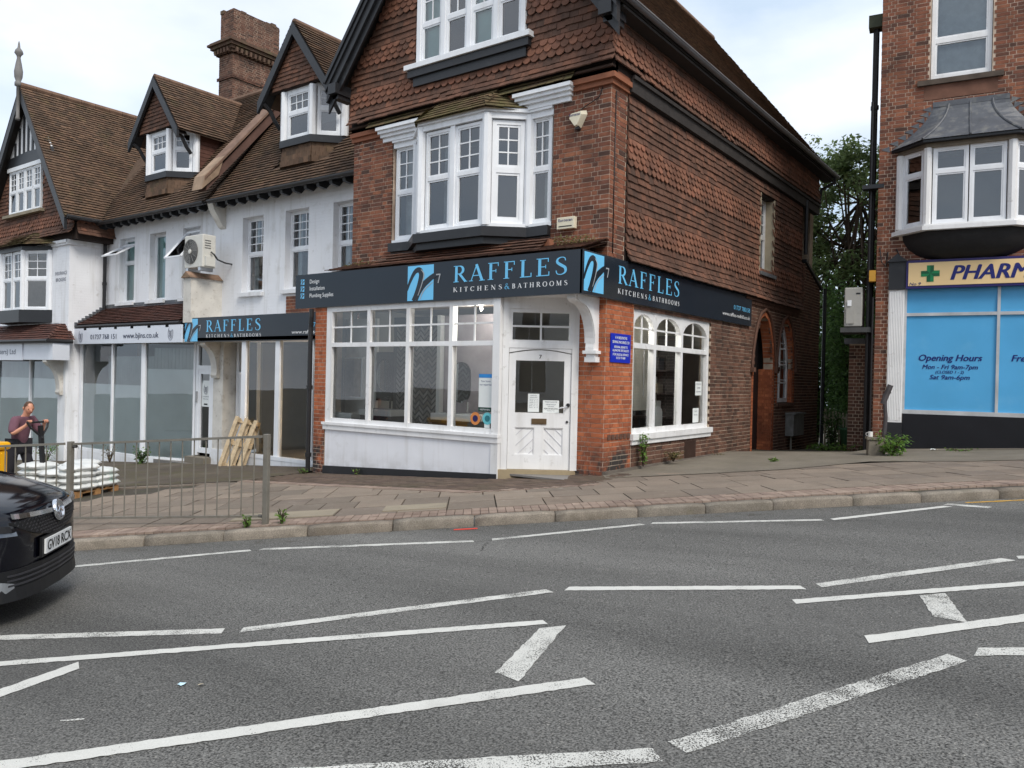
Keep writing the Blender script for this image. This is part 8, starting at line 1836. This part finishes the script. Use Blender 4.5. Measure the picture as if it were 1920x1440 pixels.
def interior():
    # display walls standing a little behind the glass
    yb = -.10
    tag(MB().box(-5.84, -4.98, yb, yb+.06, -.02, 2.6).build('display_panel', mat('light_panel', srgb(214, 212, 208), rough=.8)), 'pale display panel in the left bay of the shop window', 'panel')
    t = empty('mirror_cabinet', (-5.5, yb-.1, 1.0), label='mirrored wall cabinet on the pale panel at the left of the shop window', cat='cabinet'); MB().box(-5.76, -5.22, yb-.13, yb-.002, 1.05, 1.85).build('carcass', CER, t); MB().box(-5.73, -5.25, yb-.14, yb-.131, 1.08, 1.82).build('mirror_door', MIR, t)
    t = empty('herringbone_panel', (-3.9, yb, 0), label='tall grey herringbone tile display panel behind the third window bay', cat='panel'); MB().box(-4.52, -3.32, yb, yb+.07, -.02, 2.6).build('board', mat('grout', srgb(60, 60, 60), rough=.8), t)
    HB = mat('herringbone_tile', srgb(96, 92, 90), rough=.25, var=.15, vscale=6, rand='isl', ramp=[srgb(96, 90, 84), srgb(132, 128, 126), srgb(156, 152, 148), srgb(108, 98, 90)]); mb = MB()
    for c in range(-2, 12):
        for r_ in range(26):
            x0 = -4.48+c*.20; z0 = r_*.098-.1
            for s in (1, -1):
                a = R(45*s); cx, cz = x0+(0 if s > 0 else .10), z0; ux, uz = math.cos(a), math.sin(a); w, h = .13, .03
                P = [(cx-ux*w/2, cz-uz*w/2-h), (cx+ux*w/2, cz+uz*w/2-h), (cx+ux*w/2, cz+uz*w/2+h), (cx-ux*w/2, cz-uz*w/2+h)]
                if all(-4.52 < p[0] < -3.32 and 0 < p[1] < 2.6 for p in P): mb.fprism(front(yb), P, 0, .006+.001*(s > 0))
    mb.build('tiles', HB, t, kind='stuff')
    tag(MB().fbox(front(yb-.01), -4.96, -4.50, -.04, 0, 1.02, 1.95).build('framed_print', mat('dark_print', srgb(40, 42, 44), rough=.2)), 'dark framed panel behind the second window bay', 'picture')
    tag(MB().fprism(front(yb-.06), [(-4.70+.20*math.cos(2*math.pi*k/24), 1.5+.30*math.sin(2*math.pi*k/24)) for k in range(24)], -.02, 0).build('oval_mirror', MIR), 'oval mirror on the dark panel above the black-tap basin', 'mirror')
    t = empty('pill_mirror', (-2.85, yb, 1.1), label='tall rounded black-edged mirror in the right bay of the shop window', cat='mirror'); f = front(yb-.03)
    pill = lambda w, h0, h1: [(-2.82+w*math.cos(a), h1+w*math.sin(a)) for a in [math.pi*k/10 for k in range(11)]]+[(-2.82+w*math.cos(a), h0+w*math.sin(a)) for a in [math.pi+math.pi*k/10 for k in range(11)]]
    MB().fprism(f, pill(.20, 1.25, 1.57), -.03, 0).build('rim', BLACKPIPE, t); MB().fprism(f, pill(.185, 1.25, 1.57), 0, .004).build('glass', MIR, t)
    tag(MB().box(-3.25, -2.0, yb, yb+.06, -.02, 2.6).build('display_panel', mat('mauve_panel', srgb(158, 150, 154), rough=.8)), 'mauve grey display panel behind the right window bay', 'panel')
    tag(MB().box(-3.34, -3.26, yb-.1, yb+.1, 0, 2.6).build('white_post', CER), 'slim white post beside the herringbone panel', 'post')
    tag(MB().box(-5.62, -5.1, -.6, -.4, .35, .78).build('low_cabinet', CER, bevel=.01), 'low white cabinet at the left foot of the shop window', 'cabinet')
    # beyond the door: dark shelving
    t = empty('shelving', (-.9, 3.4, 0), label='dark shelving with boxes seen through the shop door', cat='shelves'); MB().box(-2.2, -.4, 3.4, 3.45, 0, 2.4).build('back', INNERD, t)
    for k in range(5): MB().box(-2.2, -.4, 3.1, 3.4, .35+k*.45, .38+k*.45).build('shelf', DWOOD, t)
    for k in range(12):
        x, z = -2.1+(k % 4)*.42, .38+(k//4)*.45+.45; w, h = random.uniform(.15, .3), random.uniform(.15, .32); tag(MB().box(x, x+w, 3.12, 3.35, z, z+h).build('carton', mat('carton_%d' % (k % 3), (srgb(190, 190, 186), srgb(120, 112, 100), srgb(70, 72, 76))[k % 3], rough=.7)), 'small carton on the dark shelving beyond the shop door', 'carton', 'cartons on the shelving')
    # side window display: boards with shower fittings, white chair back, standing panels
    t = empty('shower_board', (-.75, 2.6, .6), label='off-white display board with shower fittings behind the side window', cat='display board'); f = Fr((-.75, 0, 0), (0, 1)); MB().fbox(f, 2.2, 4.3, -.04, 0, .95, 2.75).build('board', mat('board_cream', srgb(206, 202, 190), rough=.6), t)
    MB().tube([f.P(2.75, .03, 1.2), f.P(2.75, .03, 2.1), f.P(2.75, .18, 2.16), f.P(2.75, .25, 2.10)], .014, 8).tube([f.P(3.3, .03, 1.4), f.P(3.3, .08, 1.4)], .06, 12).tube([f.P(3.3, .03, 1.75), f.P(3.3, .05, 1.75)], .16, 24).build('shower_rail', CHR, t)
    tag(MB().fbox(Fr((-.5, 0, 0), (0, 1)), 1.35, 1.42, -.05, .02, .5, 2.6).build('white_post', CER), 'white upright behind the left pane of the side window', 'post')
    t = empty('white_chair', (-.45, 2.75, 0), label='rounded white chair back low behind the side window', cat='chair'); fc = Fr((-.42, 2.75, 0), (0, 1)); MB().fprism(fc, [(-.22, .45), (.22, .45), (.22, .92)]+[(.22*math.cos(a), .92+.12*math.sin(a)) for a in [math.pi*k/8 for k in range(1, 8)]]+[(-.22, .92)], -.05, 0).build('backrest', CER, t); MB().fbox(fc, -.22, .22, -.45, -.02, .40, .46).build('seat', CER, t)
    for a in (-.2, .17):
        for o in (-.44, -.06): MB().fbox(fc, a, a+.03, o, o+.03, -.02, .40).build('leg', CER, t)
    tag(MB().prism([(-.4, 1.2, .55), (-.62, 1.5, .55), (-.62, 1.5, 1.0), (-.40, 1.2, 1.05)], (.03, .02, 0)).build('sample_board', mat('blue_grey_board', srgb(150, 160, 176), rough=.5)), 'leaning grey blue sample board low in the side window', 'sample board')
    tag(MB().box(-.9, -.8, .95, 1.35, 0, 2.6).build('display_panel', mat('blue_grey_board', (0, 0, 0))), 'slate blue panel behind the leftmost side pane', 'panel')
    # ceiling spots that glow
    G = mat('lit_bulb', (1, 1, 1), emit=((1, .93, .8), 9))
    for x, y, lab in ((-2.15, -.42, 'lit ceiling spotlight seen through the top panes left of the door'), (-1.3, 1.1, 'lit ceiling spotlight seen at the left of the door fanlight'), (-.75, 1.5, 'lit ceiling spotlight seen at the right of the door fanlight')):
        t = empty('spotlight', (x, y, 2.7), label=lab, cat='spotlight'); MB().tube([(x, y, 2.82), (x, y, 2.72), (x+.03, y-.05, 2.66)], .03, 10).build('body', CER, t); MB().lathe((x+.035, y-.06, 2.63), [(.0, -.015), (.014, -.01), (.018, .005), (.012, .016), (0, .018)], 12).build('bulb', G, t)
        ld = bpy.data.lights.new('spot_bulb', 'POINT'); ld.energy = 6 if y < 0 else 24; ld.color = (1, .94, .85); ld.shadow_soft_size = .04; lo = bpy.data.objects.new('spot_bulb', ld); COL.objects.link(lo); lo.location = (x+.04, y-.1, 2.56); adopt(lo, t)
    # second shop: leaning white panel, timber upright, counter
    tag(MB().prism([(-7.05, .5, -.36), (-6.2, .55, -.36), (-6.2, .9, .62), (-7.15, .85, .58)], (.0, .03, 0)).build('leaning_sheet', CER), 'leaning white sheet panel inside the second shop window', 'panel')
    tag(MB().box(-7.55, -7.30, 1.6, 2.0, -.36, 1.75).build('tall_unit', mat('pale_unit', srgb(196, 194, 180), rough=.6)), 'tall pale unit carcass inside the second shop', 'unit')
    tag(MB().box(-7.25, -6.2, 2.2, 2.6, -.36, 2.0).build('timber_unit', mat('beech', srgb(176, 158, 124), rough=.6)), 'beech coloured tall unit behind the leaning white panel', 'unit')
    t = empty('strip_lamp', (-7.75, 1.5, .75), label='small warm glowing strip lamp inside the second shop window', cat='lamp'); MB().box(-7.95, -7.60, 1.45, 1.52, .74, .80).build('housing', DWOOD, t); MB().box(-7.93, -7.62, 1.455, 1.515, .715, .738).build('tube', mat('warm_tube', (1, .7, .4), emit=((1, .6, .28), 6)), t)
    ld = bpy.data.lights.new('lamp_light', 'POINT'); ld.energy = 14; ld.color = (1, .72, .45); ld.shadow_soft_size = .08; lo = bpy.data.objects.new('lamp_light', ld); COL.objects.link(lo); lo.location = (-7.78, 1.40, .62); adopt(lo, t)
    tag(MB().box(-8.0, -7.56, 1.53, 2.0, -.36, .9).build('base_cabinet', mat('pale_unit', srgb(196, 194, 180))), 'pale base cabinet under the strip lamp in the second shop', 'cabinet')
    tag(MB().box(-9.4, -8.9, 2.0, 2.05, .2, 1.6).build('door_sample', CER), 'white framed door sample at the left inside the second shop', 'door')
interior()

# ================================================================== ACROSS THE ROAD (seen only in the shop glass)
def opposite():
    cols = [('cream_render', (214, 208, 190)), ('pink_brick', (150, 104, 90)), ('white_render2', (222, 222, 218)), ('buff_brick', (176, 150, 120)), ('grey_render', (190, 188, 182))]
    for k in range(6):
        nm, c = cols[k % 5]; s = -22+k*8.2; p = KP(s, -19.5); ang = math.atan2(KT.y, KT.x)
        t = empty('opposite_house', tuple(p), ang, label='%s house across the road, number %s along, mirrored in the shop glass' % (nm.split('_')[0], ('one', 'two', 'three', 'four', 'five', 'six')[k]), cat='house'); h = 5.6+.5*(k % 2)
        m = mat(nm, srgb(*c), rough=.9, var=.1)
        MB().box(0, 7.6, -8, 0, -.5, h).build('walls', m, t, absolute=False); MB().prism([(-.3, .4, h), (-.3, -4, h+3.2), (-.3, -8.4, h)], (8.2, 0, 0)).build('roof', ROOFRED if k % 2 else ROOF, t, absolute=False)
        for i in range(3):
            for j in range(2):
                x, z = .9+i*2.2, .9+j*2.6; w = MB().box(x-.08, x+1.28, .0, .06, z-.08, z+1.48).build('window', UPVC, t, absolute=False); MB().box(x, x+.58, .06, .07, z, z+1.4).box(x+.62, x+1.2, .06, .07, z, z+1.4).build('pane', mat('dark_glass', srgb(20, 24, 28)), w, absolute=False)
        if k % 2 == 0: MB().prism([(2.3, .45, h-.2), (3.8, .45, h+2.2), (5.3, .45, h-.2)], (0, -3, 0)).build('front_gable', m, t, absolute=False)
    tree(tuple(KP(-7, -15)), 6, 1.6, 'street tree across the road mirrored in the shop glass', 40, 40, .25)
opposite()
